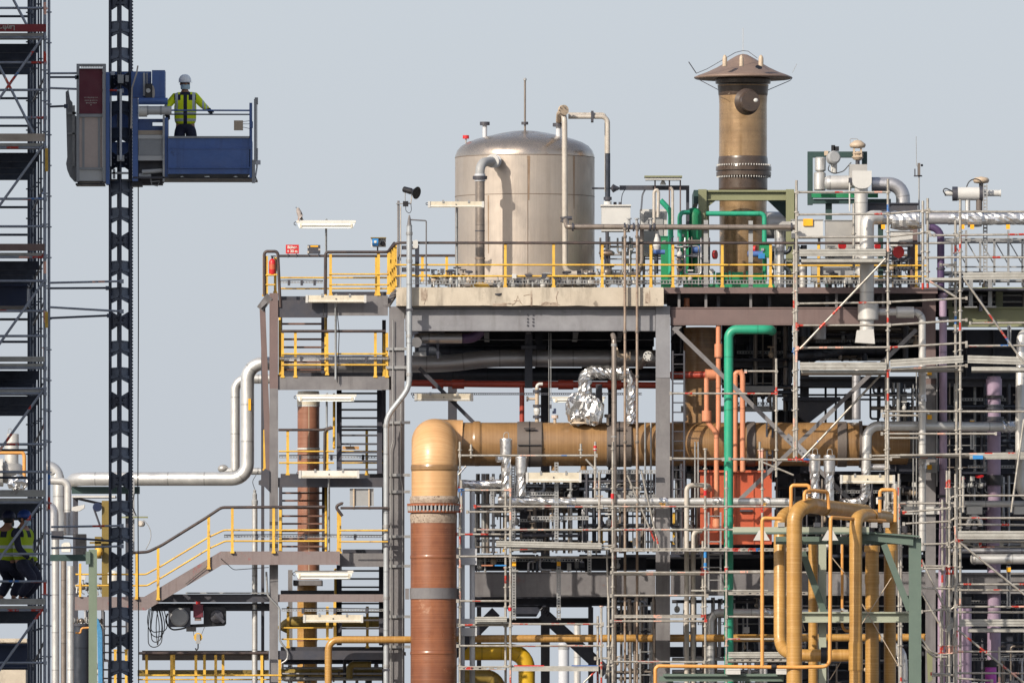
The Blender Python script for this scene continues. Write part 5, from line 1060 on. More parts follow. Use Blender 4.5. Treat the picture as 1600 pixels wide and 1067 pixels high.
# ---------------- green equipment
ge = thing('heat_exchanger', 'bright green upright exchanger vessel left of the chimney frame', 'vessel', (1083, 450, 2.6))
part(ge, 'shell', MB().dome((1084, 450, 2.8), [(0, 12.5), (60, 12.5), (112, 12.5), (119, 11), (124, 7), (126, 0)], seg=28), M['green']); part(ge, 'shell_band', MB().la((1084, 358, 2.8), [(0, 13.2), (3, 13.2)], seg=28, smooth=False), M['green_pipe']); part(ge, 'base', MB().bx(1068, 426, 1098, 450, 2.2, 3.4), M['green'])
part(ge, 'motor', MB().tb([(1080, 390, 2.2), (1094, 390, 2.2)], 6.5, seg=16), M['blue']); part(ge, 'motor_base', MB().bx(1078, 396, 1096, 402, 2.0, 2.5), M['dark_steel'])
pipe('green pipe slanting up from the platform to a rounded top end', [(1048, 440, 2.0), (1048, 330, 2.0), (1032, 313, 2.0)], 4.2, 'green_pipe', bend=8)
pipe('green pipe arch into the exchanger vessel', [(1062, 438, 1.7), (1062, 332, 1.7), (1076, 332, 1.9)], 3.6, 'green_pipe', bend=9)
pipe('green pipe loop crossing the chimney inside the olive frame', [(1103, 334, 2.3), (1194.5, 334, 2.3), (1194.5, 384, 2.3)], 3.8, 'green_pipe', bend=7)
for lab, x0, x1, y0, y1, d in (('tall flat green panel left of the exchanger vessel', 1033, 1052, 370, 449, 2.2), ('narrow green cabinet in front of the exchanger vessel', 1062, 1076, 360, 436, 2.3), ('green box hanging below the green pipe loop', 1187, 1203, 382, 402, 2.2)):
    r = thing('cabinet', lab, 'cabinet', ((x0+x1)/2, y1, d)); part(r, 'case', MB().bx(x0, y0, x1, y1, d, d+.5), M['green']); part(r, 'top_edge', MB().bx(x0-1, y0-1.2, x1+1, y0, d-.03, d+.53), M['green_pipe']); part(r, 'clip', MB().bx(x0+2, y0+6, x0+7, y0+10, d-.04, d), M['grey'])
gpmp = thing('pump_skid', 'low green pump skid behind the railing at the chimney foot', 'pump', (1150, 450, 1.6)); part(gpmp, 'base', MB().bx(1106, 444, 1212, 450, 1.5, 2.6), M['green'])
for x, r_ in ((1128, 8), (1152, 9), (1182, 7)): part(gpmp, 'casing', MB().tb([(x-9, 434, 1.9), (x+9, 434, 1.9)], r_, seg=18), M['green'])
for x in (1116, 1140, 1167, 1195): part(gpmp, 'flange', MB().la((x, 434, 1.9), [(-1.5, 10.5), (1.5, 10.5)], axis=X, seg=18, smooth=False), M['green_pipe'])
part(gpmp, 'riser', MB().tb([(1195, 440, 1.9), (1195, 404, 1.9)], 3.4, seg=12), M['green']); part(gpmp, 'actuator', MB().la((1180, 397, 1.8), [(-12, 4.6), (12, 4.6)], axis=X, seg=16, smooth=False), M['blue']); part(gpmp, 'cover', MB().bx(1185, 396, 1195, 404, 1.5, 1.7), M['blue_bright'])
for x in (1100, 1112, 1204): valve = part(gpmp, 'gauge', MB().la((x, 424, 1.5), [(0, 4), (1.6, 4)], axis=(0,-1,0), seg=16, smooth=False), M['white'])
for lab, x, y0 in (('grey flat post in front of the chimney, left one', 1103, 344), ('grey flat post in front of the chimney, right one', 1173, 345)):
    solo('post', lab, 'post', MB().bx(x-3.4, y0, x+3.4, 449, .4, .46).bx(x-1, y0+1, x+1, 449, .46, .6), M['grey'])
for lab, x, y, r_ in (('red handwheel between the olive frame and the chimney', 1117, 398, 7), ('small red round box right of the chimney foot', 1180, 389, 5)):
    r = thing('handwheel', lab, 'handwheel', (x, y+r_, 1.9)); part(r, 'rim', MB().la((x, y, 1.9), [(-2, r_*.7), (-2, r_), (2, r_), (2, r_*.7)], axis=(1,-.5,0), seg=20, smooth=False), M['red']); part(r, 'hub', MB().la((x, y, 1.9), [(-1, r_*.7), (1, r_*.7)], axis=(1,-.5,0), seg=12), M['red'] if 'box' in lab else M['dark_steel'])
cd_ = thing('cladded_pipe', 'silver clad upright pipe with square head right of the chimney frame', 'pipe', (1222, 450, 1.2)); part(cd_, 'pipe_run', MB().tb([(1219, 450, 1.2), (1219, 395, 1.2), (1218, 358, 1.2)], 6.4, seg=18, r2=6.0), M['clad']); part(cd_, 'head', MB().pr([(1215, 360), (1217, 350), (1222, 346), (1236, 346), (1238, 360)], .8, 1.5), M['clad_white']); part(cd_, 'side_tube', MB().tb([(1211, 448, .9), (1211, 360, .9)], .9, seg=6).tb([(1226, 425, .9), (1222, 428, .9), (1214, 426, .9)], .9, bend=2, seg=6), M['galv'])
part(cd_, 'lower_drum', MB().tb([(1219, 394, 1.15), (1219, 372, 1.15)], 7.2, seg=18), M['clad_dull'])
bh = thing('cladded_pipe', 'large pale duct behind the olive frame right of the chimney', 'duct', (1215, 360, 5)); part(bh, 'duct_run', MB().tb([(1198, 352, 6.8), (1236, 352, 6.8)], 21, seg=24), M['clad_white']); part(bh, 'duct_end', MB().bx(1225, 330, 1244, 382, 6.5, 7.5), M['grey_light'])
dm('rust_paint', (0.36,0.11,0.045), 0.55, col2=(0.17,0.06,0.03), scale=5, mot=1.0)
# ------------------------------------------------------------------ big pipes under the tank platform
DPm = 'dark_pipe'
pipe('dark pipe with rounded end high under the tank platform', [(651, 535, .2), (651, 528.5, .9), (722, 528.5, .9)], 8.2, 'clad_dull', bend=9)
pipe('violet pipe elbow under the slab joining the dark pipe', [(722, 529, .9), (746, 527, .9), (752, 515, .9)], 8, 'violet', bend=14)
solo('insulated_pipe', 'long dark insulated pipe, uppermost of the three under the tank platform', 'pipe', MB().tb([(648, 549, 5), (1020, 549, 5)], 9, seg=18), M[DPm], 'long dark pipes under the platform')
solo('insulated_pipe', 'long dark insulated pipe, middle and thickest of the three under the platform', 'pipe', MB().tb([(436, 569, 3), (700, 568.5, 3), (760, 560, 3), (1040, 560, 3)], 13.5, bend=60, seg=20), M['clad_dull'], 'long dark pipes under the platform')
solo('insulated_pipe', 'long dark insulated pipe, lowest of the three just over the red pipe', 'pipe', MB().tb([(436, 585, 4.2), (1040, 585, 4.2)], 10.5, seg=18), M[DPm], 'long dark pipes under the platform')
for x, d in ((826, 2.4), (842, 4.6), (915, 6.0)): 
    solo('pipe_hanger', {826: 'broad dark hanger steel in the middle of the dark pipes', 842: 'dark hanger steel right of the broad one among the dark pipes', 915: 'dark hanger steel above the foil pipe bend'}[x], 'pipe hanger', MB().bx(x-6, 518, x+6, 606, d, d+.2).bx(x-12, 540, x+12, 545, d-.1, d+.3), M['dark'])
hs = thing('pipe_hanger', 'small grey pipe support bracket left under the slab', 'pipe hanger', (668, 555, .6)); part(hs, 'plate', MB().bx(645, 550, 666, 556, .5, 1.0), M['grey']); 
for x in (652, 668, 684): part(hs, 'leg', MB().bx(x-2, 536, x+2, 556 if x != 684 else 560, .7, .8), M['dark'])
rpz = thing('fire_water_pipe', 'long dark red pipe with sleeves below the dark pipes', 'pipe', (740, 606, 2.6)); part(rpz, 'pipe_run', MB().tb([(640, 598.5, 2.6), (760, 600, 2.6), (1035, 602, 2.6)], 5.2, seg=14), M['red_pipe'])
for x, l in ((684, 18), (716, 19), (884, 24), (960, 22)): part(rpz, 'sleeve', MB().la((x, 600+(x-700)*.006, 2.6), [(-l/2, 7.4), (l/2, 7.4)], axis=X, seg=16), M['red_pipe'])
part(rpz, 'drop_leg', MB().tb([(815.5, 600, 2.6), (815.5, 664, 2.6)], 4.0, seg=12), M['red_pipe'])
r = thing('cable_tray', 'perforated cable tray crossing behind the red drop pipe', 'cable tray', (642, 616, 1.9), 'cable trays'); bb = MB().bx(642, 613.6, 1003, 614.6, 1.9, 1.95).bx(642, 616, 1003, 617, 1.9, 1.95); x = 642
while x < 1002: bb.bx(x, 614.6, x+1.4, 616, 1.91, 1.94); x += 3.4
part(r, 'tray', bb, M['dark_steel'])
ch = thing('chain_hoist', 'thin chain hoist hanging in front of the dark pipes', 'chain', (859, 660, 1.0))
for x in (857.6, 860.8): part(ch, 'chain', MB().tb([(x, 660 if x < 859 else 636, 1.0), (x, 520, 1.0)], .55, seg=6), M['grey'])
part(ch, 'hook_block', MB().bx(857.5, 632, 862, 638, .95, 1.05), M['dark_steel'])
# ---------------- tan main duct
md = thing('frp_duct', 'huge tan fibreglass duct bending from the brown downpipe and running right', 'duct', (679, 800, -1.2))
part(md, 'duct_run', MB().tb([(690, 694, .9), (1344, 694, 1.2)], 34, seg=40), M['frp_tan'])
part(md, 'bend', MB().tb([(679, 782, -1.2), (679, 690, -1.2), (679, 690, .9), (722, 692, .9)], 36, bend=36, seg=40), M['frp_pale'])
part(md, 'weld_ring', MB().la((679, 731, -1.2), [(-5, 36.2), (-2, 37), (2, 37), (5, 36.2)], seg=40), M['frp_tan'])
part(md, 'weld_ring', MB().la((745, 693, .9), [(-6, 34.2), (-3, 35.2), (3, 35.2), (6, 34.2)], axis=X, seg=40), M['frp_tan'])
for xa, xb, d in ((808, 847, .92), (948, 987, .98), (1166, 1180, 1.1), (1308, 1323, 1.15)):
    lb = part(md, 'lap_band', MB().la(((xa+xb)/2, 694, d), [(-(xb-xa)/2, 34.6), (-(xb-xa)/2+1, 35.4), ((xb-xa)/2-1, 35.4), ((xb-xa)/2, 34.6)], axis=X, seg=40), M['frp_lap'])
    if xb-xa > 20:
        part(lb, 'seam', MB().la(((xa+xb)/2, 694, d), [(-.8, 35.9), (.8, 35.9)], axis=X, seg=40, closed=False), M['black'])
        part(lb, 'clip', MB().bx((xa+xb)/2-9, 668.5, (xa+xb)/2+9, 670, d-.58, d-.5), M['black']); part(lb, 'clip', MB().bx((xa+xb)/2-18, 694.5, (xa+xb)/2+18, 696, d-.62, d-.55), M['black'])
part(md, 'end_ring', MB().la((1344, 694, 1.2), [(-2, 33), (-2, 36.5), (3, 36.5), (3, 33)], axis=X, seg=40, smooth=False), M['frp_lap']); part(md, 'end_section', MB().tb([(1346, 694, 1.4), (1416, 696, 1.6)], 30, seg=32), M['frp_tan']); part(md, 'end_cone', MB().la((1416, 696, 1.6), [(0, 30), (16, 22), (22, 22)], axis=X, seg=32), M['frp_lap'])
part(md, 'riser', MB().tb([(1096, 690, 2.4), (1096, 512, 2.4)], 28, seg=36), M['frp_tan'])
for x, y0, m in ((866, 729, 'frp_tan'), (912, 729, 'frp_tan')): part(md, 'drain_stub', MB().la((x, 727, .9), [(-8, 5), (0, 5)], seg=14), M['frp_tan'])
bp = thing('frp_downpipe', 'thick brown fibreglass downpipe with a rusty bolted flange', 'pipe', (677.5, G(-1.2), -1.2))
part(bp, 'pipe_run', MB().tb([(677.5, G(-1.2), -1.2), (677.5, 800, -1.2)], 36, seg=48), M['frp_brown'])
part(bp, 'sealing_lap', MB().la((678.5, 784, -1.2), [(-2, 37.5), (4, 38.5), (9, 37)], seg=48), M['scab'])
fl = part(bp, 'flange', MB().la((677.5, 788.5, -1.2), [(-1.6, 41.5), (1.8, 41.5)], seg=48, smooth=False), M['rust_paint'], 'rusty orange upper flange ring')
part(bp, 'flange', MB().la((677.5, 798.5, -1.2), [(-2, 40.5), (1.2, 40.5)], seg=48, smooth=False), M['rust_paint']); part(bp, 'spacer', MB().la((677.5, 796, -1.2), [(-1, 37), (6, 37)], seg=40), M['black'])
b = MB()
for k in range(20):
    g = math.pi*(1+(k+.5)/20); b.tb([(677.5+39.6*math.cos(g), 798, -1.2+39.6*math.sin(g)*S(-1.2)), (677.5+39.6*math.cos(g), 788, -1.2+39.6*math.sin(g)*S(-1.2))], 2.1, seg=6)
part(bp, 'bolt_ring', b, M['grey'])
part(bp, 'clamp_band', MB().la((677.5, 927, -1.2), [(-8.5, 37.4), (8.5, 37.4)], seg=48, smooth=True), M['steel'])
for x in (636, 717.5): part(bp, 'clamp_ear', MB().bx(x-3, 919, x+3, 936, -1.25, -1.15), M['steel'])
for y in (870, 1020): part(bp, 'weld_ring', MB().la((677.5, y, -1.2), [(-3, 36.1), (-1, 36.7), (1, 36.7), (3, 36.1)], seg=48), M['frp_brown'])
# brown column behind the stairs
bk = thing('frp_column', 'brown fibreglass column standing behind the stair tower', 'pipe', (482, G(5), 5.0)); part(bk, 'pipe_run', MB().tb([(482, 905, 5), (482, 633, 5)], 17.2, seg=28), M['frp_back']); part(bk, 'top_lap', MB().la((482, 633, 5), [(0, 17.6), (6, 18), (18, 17.4), (22, 16.5)], seg=28), M['ivory'])
for y in (634, 701, 770): part(bk, 'strap', MB().la((482, y, 5), [(-1.4, 17.9), (1.4, 17.9)], seg=28, smooth=False), M['grey_light'])
part(bk, 'seam', MB().bx(482, 634, 483.2, 900, 5-17.4*S(5), 5-16.8*S(5)), M['beige'])
part(bk, 'cap_plate', MB().bx(458, 906, 503, 914, 4.2, 5.8), M['steel']); part(bk, 'lower_run', MB().tb([(480, G(5), 5), (480, 914, 5)], 15.6, seg=28), M['frp_gold'], 'golden lower length of the column')
for y in (975, 1000): part(bk, 'strap', MB().la((480, y, 5), [(-1.2, 16.2), (1.2, 16.2)], seg=28, smooth=False), M['frp_back'])
op = thing('insulated_pipe', 'olive yellow pipe with curved end behind the lowest landing', 'pipe', (500, 985, 3)); part(op, 'pipe_run', MB().tb([(440, 985, 3), (447, 971, 3), (600, 971, 3)], 8.5, bend=14, seg=18), M['olive_pipe']); 
pipe('olive pipe along the bottom under the stair tower', [(436, 1051, 2.5), (606, 1051, 2.5)], 6.5, 'olive_pipe'); pipe('short olive pipe bend at the bottom right of the stair tower', [(546, 1060, 2), (546, 1037, 2), (580, 1037, 2)], 5, 'olive_pipe', bend=9)
solo('insulated_pipe', 'dark pipe along the bottom of the stair tower below the railing', 'pipe', MB().tb([(440, 1026, 3), (604, 1026, 3)], 9, seg=16), M[DPm])
ylw = thing('gas_pipe', 'thin tan pipe turning down beside the brown downpipe and running right', 'pipe', (513, G(-.6), -.6)); part(ylw, 'pipe_run', MB().tb([(513, G(-.6), -.6), (513, 999, -.6), (640, 999, -.6), (720, 997.5, .3)], 5.6, bend=16, seg=16), M['frp_gold']); part(ylw, 'pipe_run', MB().tb([(738, 997.5, .6), (1446, 995.5, .6)], 6.0, seg=16), M['frp_gold'])
for x in (1040, 1378): part(ylw, 'clamp', MB().la((x, 996, .6), [(-2, 7.2), (2, 7.2)], axis=X, seg=14, smooth=False), M['grey'])
for x in (626, 1038): part(ylw, 'support', MB().bx(x-2, 1003, x+2, 1030, .3, .5).pr([(x-6, 1018), (x+8, 1018), (x+8, 1024)], .2, .6), M['grey'])
yp = thing('gas_pipe', 'bright yellow pipe bending down behind the scaffold, dark lagging wires', 'pipe', (825, G(4), 4)); part(yp, 'pipe_run', MB().tb([(722, 1018, 4), (823, 1018, 4), (823, G(4), 4)], 13, bend=26, seg=22), M['yellow_pipe'])
solo('insulated_pipe', 'lower olive pipe bend below the bright yellow pipe', 'pipe', MB().tb([(720, 1056, 4), (780, 1056, 4), (780, 1120, 4)], 11, bend=22, seg=18), M['olive_pipe'])
# silver pipes behind, left of stair tower
sv = thing('cladded_pipe', 'long silver clad pipe running left from the stair tower past the mast', 'pipe', (386, 760, 2.5)); part(sv, 'pipe_run', MB().tb([(110, 755, 4.5), (118, 748, 3), (386.5, 748, 2.5), (386.5, 568, 2.5), (430, 568, 2.5)], 10.6, bend=24, seg=24), M['clad'])
s2 = thing('cladded_pipe', 'shorter silver clad pipe standing close behind the long one', 'pipe', (367, 740, 4)); part(s2, 'pipe_run', MB().tb([(345, 736, 4), (430, 736, 4)], 5.5, seg=16), M['clad']); part(s2, 'pipe_run', MB().tb([(367.5, 736, 4), (367.5, 592, 4), (430, 592, 4)], 7.4, bend=18, seg=20), M['clad']); part(s2, 'end_cap', MB().sp((348.5, 732, 4), 8.5, 8, 6.5), M['clad_white'])
part(sv, 'label_strip', MB().bx(388, 623, 392, 641, 2.5-10.8*S(2.5), 2.5-10.2*S(2.5)), M['orange_tag'])
sk = thing('vent_stack', 'slim silver pipe with a sensor head beside the stair tower column', 'pipe', (398, G(1), 1)); part(sk, 'pipe_run', MB().tb([(398, G(1), 1), (398, 783, 1)], 4.4, seg=14), M['clad']); part(sk, 'head', MB().la((398, 788, 1), [(0, 5), (6, 5), (8, 3.6), (16, 3.6), (19, 2), (22, 2.6), (24, .4)], seg=14), M['grey']); part(sk, 'wire', MB().tb([(398, 764, 1), (394, 752, 1), (400, 742, 1), (404, 735, 1)], .5, bend=4, seg=6), M['black'])
# ---------------- valves on the tan duct
vs_ = thing('valve_stack', 'slim beige valve stack standing on the tan duct right of the red drop pipe', 'valve', (839, 660, .9)); part(vs_, 'pipe_run', MB().tb([(839, 662, .9), (839, 606, .9)], 3.2, seg=14), M['beige'])
for y in (611, 634, 651): part(vs_, 'flange', MB().la((839, y, .9), [(-2.2, 6.4), (2, 6.4)], seg=16, smooth=False), M['dark_steel'])
part(vs_, 'valve_body', MB().la((839, 642, .9), [(-6, 4.2), (0, 5.4), (6, 4.2)], seg=16), M['grey_light']); part(vs_, 'branch', MB().tb([(839, 623, .9), (824, 623, .9)], 2, seg=10), M['beige']); part(vs_, 'handwheel', MB().la((824, 623, .9), [(-1.5, 4), (1.5, 4)], axis=X, seg=14, smooth=False), M['old_pipe']); part(vs_, 'elbow', MB().tb([(839, 608, .9), (839, 600, .9), (848, 600, .9)], 2.6, bend=5, seg=12), M['grey_light'])
sv2 = thing('sampling_valve', 'small valve with pink flange on top of the tan duct', 'valve', (867, 660, .9)); part(sv2, 'stem', MB().tb([(867, 662, .9), (867, 652, .9)], 2.4, seg=12), M['beige']); part(sv2, 'flange', MB().la((867, 651, .9), [(-2.5, 5.4), (2.5, 5.4)], seg=16, smooth=False), M['plywood']); part(sv2, 'lever', MB().bx(865, 638, 869, 646, .85, .95).bx(863, 642, 866, 646, .85, .95), M['blue_dark'])
for lab, x in (('dark mushroom capped nozzle on the tan duct left of the riser pipe', 949.5), ('dark mushroom capped nozzle on the tan duct right of the riser pipe', 983)):
    r = thing('nozzle', lab, 'nozzle', (x, 662, .6), 'capped nozzles on the duct'); part(r, 'stem', MB().tb([(x, 664, .6), (x, 651, .6)], 2.2, seg=12), M['beige']); part(r, 'cap', MB().la((x, 650, .6), [(-2, 5.2), (2, 5.6), (3, 4)], seg=16, smooth=False), M['frp_lap'])
# foil wrapped valve
fo = thing('wrapped_valve', 'bulky valve and pipe bend wrapped in crumpled foil on the tan duct', 'valve', (914, 662, .6))
part(fo, 'valve_wrap', MB().sp((902, 639, .6), 19, 16, 24, seg=26), M['foil'])
part(fo, 'valve_wrap', MB().sp((926, 641, .5), 18, 16, 22, seg=26), M['foil']); part(fo, 'neck_wrap', MB().tb([(914, 636, .6), (914, 588, .6), (924, 581, .6), (982, 583, .6)], 10.0, bend=12, seg=16, jit=.17, nsub=4), M['foil'])
part(fo, 'neck_wrap', MB().tb([(980, 582, .6), (987, 592, .6), (986, 662, .6)], 7.2, bend=9, seg=16, jit=.15, nsub=4), M['foil'])
part(fo, 'collar', MB().la((905, 660, .6), [(-2, 14), (1, 12)], seg=20), M['beige']); part(fo, 'collar', MB().la((928, 660, .6), [(-2, 12), (1, 10)], seg=20), M['beige']); part(fo, 'back_box', MB().bx(931, 600, 941, 662, 1.2, 1.6), M['dark_steel'])
for o_ in fo.children:
    if o_.name.startswith('valve_wrap'):
        for v in o_.data.vertices: v.co += Vector((random.uniform(-1,1), random.uniform(-1,1), random.uniform(-1,1)))*.055
        for p in o_.data.polygons: p.use_smooth = False
# ---------------- salmon / green risers and tank, right of the centre column
pipe('tall green pipe turning right at the top in front of the salmon tank', [(1143, G(-1), -1), (1138.5, 880, -1), (1138.5, 515, -1), (1204, 515, -1), (1206, 517, -.2)], 7.2, 'green_pipe', bend=13, seg=24)
pipe('salmon pipe with a fat sleeve dropping beside the green pipe', [(1122.5, 508, .2), (1122.5, 668, .2), (1119, 680, .2)], 3.9, 'salmon', collars=[(1122.5, 548, .2, Z_, 21, 6.3, 'salmon')], bend=6)
pipe('salmon pipe kinking right below its sleeve, leftmost of the salmon risers', [(1104, 590, .1), (1104, 658, .1), (1119.5, 676, .1), (1119.5, 775, .1), (1119.5, 822, .1)], 3.9, 'salmon', collars=[(1104, 650, .1, Z_, 17, 7.4, 'salmon'), (1119.5, 817, .1, Z_, 14, 6.2, 'salmon')], bend=7)
pipe('salmon riser just right of the tall green pipe', [(1149, 737, .5), (1149, 590, .5), (1149, 582, .5), (1160, 582, .5)], 4.0, 'salmon', bend=7)
pipe('salmon riser next to the first one, standing on the salmon tank', [(1160.5, 737, .3), (1160.5, 584, .3), (1156, 579, .3)], 4.2, 'salmon', bend=6)
hpz = thing('header_pipe', 'salmon red horizontal pipe passing behind the centre column', 'pipe', (1080, 592, .7)); part(hpz, 'pipe_run', MB().tb([(1030, 586, .8), (1122, 585.5, .6)], 5.4, seg=16), M['red_pipe']); part(hpz, 'coupling', MB().la((1111, 585.5, .55), [(-9.5, 9), (9.5, 8)], axis=X, seg=20), M['salmon'])
part(hpz, 'upper_stub', MB().tb([(1073, 480, .6), (1073, 466, .6)], 4.4, seg=14), M['salmon'])
stn = thing('process_tank', 'salmon red square tank behind the tall green pipe', 'tank', (1149, 850, .8)); part(stn, 'case', MB().bx(1094, 738, 1206, 850, .8, 3.6), M['salmon_red']); part(stn, 'rim', MB().bx(1091.5, 734.5, 1208.5, 738, .7, 3.7), M['salmon_red']); 
for x in (1122, 1149, 1177): part(stn, 'rib', MB().bx(x-.8, 738, x+.8, 850, .77, .8), M['salmon_red'])
part(stn, 'bracket', MB().bx(1156, 796, 1176, 799, .7, .8), M['dark_steel'])
for lab, pts in (('pale pink pipe with an elbow beside the salmon tank, upper one', [(1073, G(-.5), -.5), (1073, 758, -.5), (1106, 758, -.3), (1110, 764, .3)]), ('pale pink pipe with an elbow beside the salmon tank, lower one', [(1083, G(-.4), -.4), (1083, 830, -.4), (1096, 829, -.3)])):
    pipe(lab, pts, 3.9, 'lilac' if 0 else 'pale', bend=9)
solo('header_pipe', 'short thin red pipe joining the lower pale elbow to the salmon pipe', 'pipe', MB().tb([(1094, 829, -.3), (1124, 827, .1)], 2.0, seg=10), M['salmon_red'])
al = thing('cladded_pipe', 'long silver pipe at mid height partly wrapped in foil, crossing the green pipe', 'pipe', (1000, 790, -.4)); part(al, 'pipe_run', MB().tb([(898, 783, -.4), (1234, 783.5, -.4)], 5.8, seg=18), M['clad'])
part(al, 'foil_wrap', MB().tb([(778, 782, -.4), (900, 783, -.4)], 6.2, seg=14, jit=.13, nsub=6), M['foil'])
for x in (1036, 1196, 1120): part(al, 'foil_wrap', MB().tb([(x-7, 783.2, -.4), (x+7, 783.2, -.4)], 6.9, seg=14, jit=.12, nsub=3), M['foil'])
for x in (1036, 1193): part(al, 'tag', MB().bx(x-3.5, 788, x+3.5, 793, -.55, -.5), M['orange_tag'])
a2 = thing('cladded_pipe', 'silver pipe elbow low in the frame behind the green pipe', 'pipe', (1109, G(.8), .8)); part(a2, 'pipe_run', MB().tb([(1110, G(.8), .8), (1110, 957, .8), (1230, 957, .8), (1320, 957, .8)], 6.4, bend=14, seg=18), M['clad']); part(a2, 'foil_wrap', MB().tb([(1188, 957, .8), (1204, 957, .8)], 7.2, seg=14, jit=.12, nsub=3), M['foil'])
def foil_pair(lab, x, y0, y1, r_, d, bail):
    r = thing('wrapped_valve', lab, 'valve', (x, y1, d)); part(r, 'foil_wrap', MB().tb([(x, y1, d), (x, y0+14, d)], r_*.85, seg=14, jit=.13, nsub=6), M['foil']); part(r, 'foil_head', MB().la((x, y0, d), [(-32, r_*.8), (-26, r_), (-2, r_*1.1), (0, r_)], seg=16), M['foil_flat'])
    if bail: part(r, 'bail', MB().tb([(x-4, y0+6, d), (x-3, y0-9, d), (x+4, y0-10, d), (x+5, y0+6, d)], .6, bend=3, seg=6), M['galv'])
    return r
foil_pair('foil wrapped valve with a wire handle in front of the tan duct', 790.5, 685, 775, 9.0, -.6, True); foil_pair('foil wrapped valve without side branch, right of the one with a wire handle', 814.5, 713, 775, 8.8, -.5, False)
foil_pair('foil wrapped valve left of the X brace foot, behind the yellow pipe bends', 1273, 710, 788, 8.6, -.6, True); foil_pair('foil wrapped valve right of its twin behind the yellow pipe bends', 1296, 711, 788, 8.6, -.6, True)
part(bpy.data.objects['wrapped_valve.001'], 'side_branch', MB().tb([(790, 717, -.6), (776, 717, -.7)], 5.0, seg=12, jit=.1, nsub=3), M['foil']) if 'wrapped_valve.001' in bpy.data.objects else None
pipe('foil wrapped pipe joining the two clad downpipes below the tan duct', [(716, 755, -.4), (740, 757, -.4), (785, 755, -.5)], 6.4, 'foil', jit=.08, nsub=4, seg=14)
for lab, x, d in (('left one of the twin pale grey clad downpipes beside the brown pipe', 722, -.6), ('right one of the twin pale grey clad downpipes beside the brown pipe', 738, -.6)):
    pipe(lab, [(x, G(d), d), (x, 762, d)], 4.2, 'grey_blue', name='downpipe', group='twin clad downpipes')
for lab, ya, yb in (('upper pale grey clamp box around the twin downpipes', 856, 882), ('lower pale grey clamp box around the twin downpipes', 966, 993)):
    r = thing('clamp_box', lab, 'box', (729, yb, -.8), 'clamp boxes on the downpipes'); part(r, 'cover', MB().bx(713, ya, 745, (ya+yb)/2-.6, -.85, -.3), M['grey_blue']); part(r, 'cover', MB().bx(713, (ya+yb)/2+.6, 745, yb, -.85, -.3), M['grey_blue'])
for lab, x, y0, y1, d in (('tall perforated channel post right of the foil valves', 869.5, 722, 860, -.5), ('perforated channel post between the foil valves', 802, 727, 846, -.45), ('perforated channel leg hanging with a yellow tag, left one', 803, 872, 968, -.3), ('perforated channel leg hanging with a yellow tag, right one', 873, 868, 968, -.3), ('perforated channel hanger under the main floor near the tall pipe', 921, 845, 895, -.2), ('perforated channel post far left beside the foil pipe', 769, 745, 790, -.4)):
    r = thing('channel_post', lab, 'post', (x, y1, d)); bb = MB().bx(x-3.2, y0, x-1.4, y1, d, d+.05).bx(x+1.4, y0, x+3.2, y1, d, d+.05); yy = y0
    while yy < y1: bb.bx(x-1.4, yy, x+1.4, min(yy+2.4, y1), d, d+.03); yy += 4.2
    part(r, 'channel', bb, M['galv'])
    if 'tag' in lab: part(r, 'tag', MB().bx(x-3, 877, x+3, 884, d-.05, d-.01), M['orange_tag']); part(r, 'clip', MB().bx(x-5, 890, x+7, 893, d-.05, d+.1), M['galv'])
for lab, x0, x1, y, d in (('perforated channel rail above the foil pipe', 805, 868, 771, -.4), ('perforated channel rail with yellow end below the foil pipe', 830, 920, 809, -.3), ('perforated channel rail above the silver pipe near the centre column', 905, 1025, 737, -.3), ('short perforated channel rail beside the centre column', 985, 1028, 775, .3)):
    r = thing('channel_rail', lab, 'rail', (x0, y, d)); bb = MB().bx(x0, y-3, x1, y-1.4, d, d+.05).bx(x0, y+1.4, x1, y+3, d, d+.05); xx = x0
    while xx < x1: bb.bx(xx, y-1.4, min(xx+2.4, x1), y+1.4, d, d+.03); xx += 4.2
    part(r, 'channel', bb, M['galv'])
# equipment behind the scaffold between the two floors
def machine(lab, x0, x1, y0, y1, d, m, seed, dep=.8):
    rnd = random.Random(seed); r = thing('equipment_box', lab, 'equipment', ((x0+x1)/2, y1, d), None); part(r, 'case', MB().bx(x0, y0, x1, y1, d, d+dep), M[m])
    part(r, 'lid', MB().bx(x0-1, y0-2, x1+1, y0, d-.05, d+dep+.05), M['dark_steel'])
    for k in range(rnd.randint(2, 4)):
        x = rnd.uniform(x0+3, x1-6); y = rnd.uniform(y0+3, y1-8); part(r, 'fitting', MB().bx(x, y, x+rnd.uniform(3, 7), y+rnd.uniform(3, 8), d-.1, d), M[rnd.choice(['grey', 'dark_steel', 'grey_light'])])
    part(r, 'tube', MB().tb([(x0+2, y1, d-.15), (x0+2, (y0+y1)/2, d-.15), (x1-2, (y0+y1)/2-3, d-.15), (x1-2, y0-8, d-.15)], .9, bend=4, seg=6), M['galv'])
    return r
machine('dark pump housing behind the scaffold below the tan duct', 812, 850, 800, 862, 2.2, 'dark_steel', 2); machine('black machine case below the tan duct, left of the yellow railing', 880, 905, 745, 790, 2.0, 'dark', 4)
machine('dark filter unit under the cream lamp', 835, 900, 758, 800, 3.2, 'dark_steel', 5); machine('grey control cabinet behind the thin riser pipes', 962, 1000, 735, 778, 1.6, 'grey', 6); machine('dark cabinet left of the salmon tank', 1052, 1088, 690, 736, 2.2, 'dark', 9)
machine('dark steel box far back under the lower floor', 955, 1020, 955, 1000, 6, 'dark_steel', 11, 1.5); machine('dark cabinet behind the thin risers at the bottom of the frame', 1180, 1260, 1005, 1060, 3, 'dark', 12, 1.2)
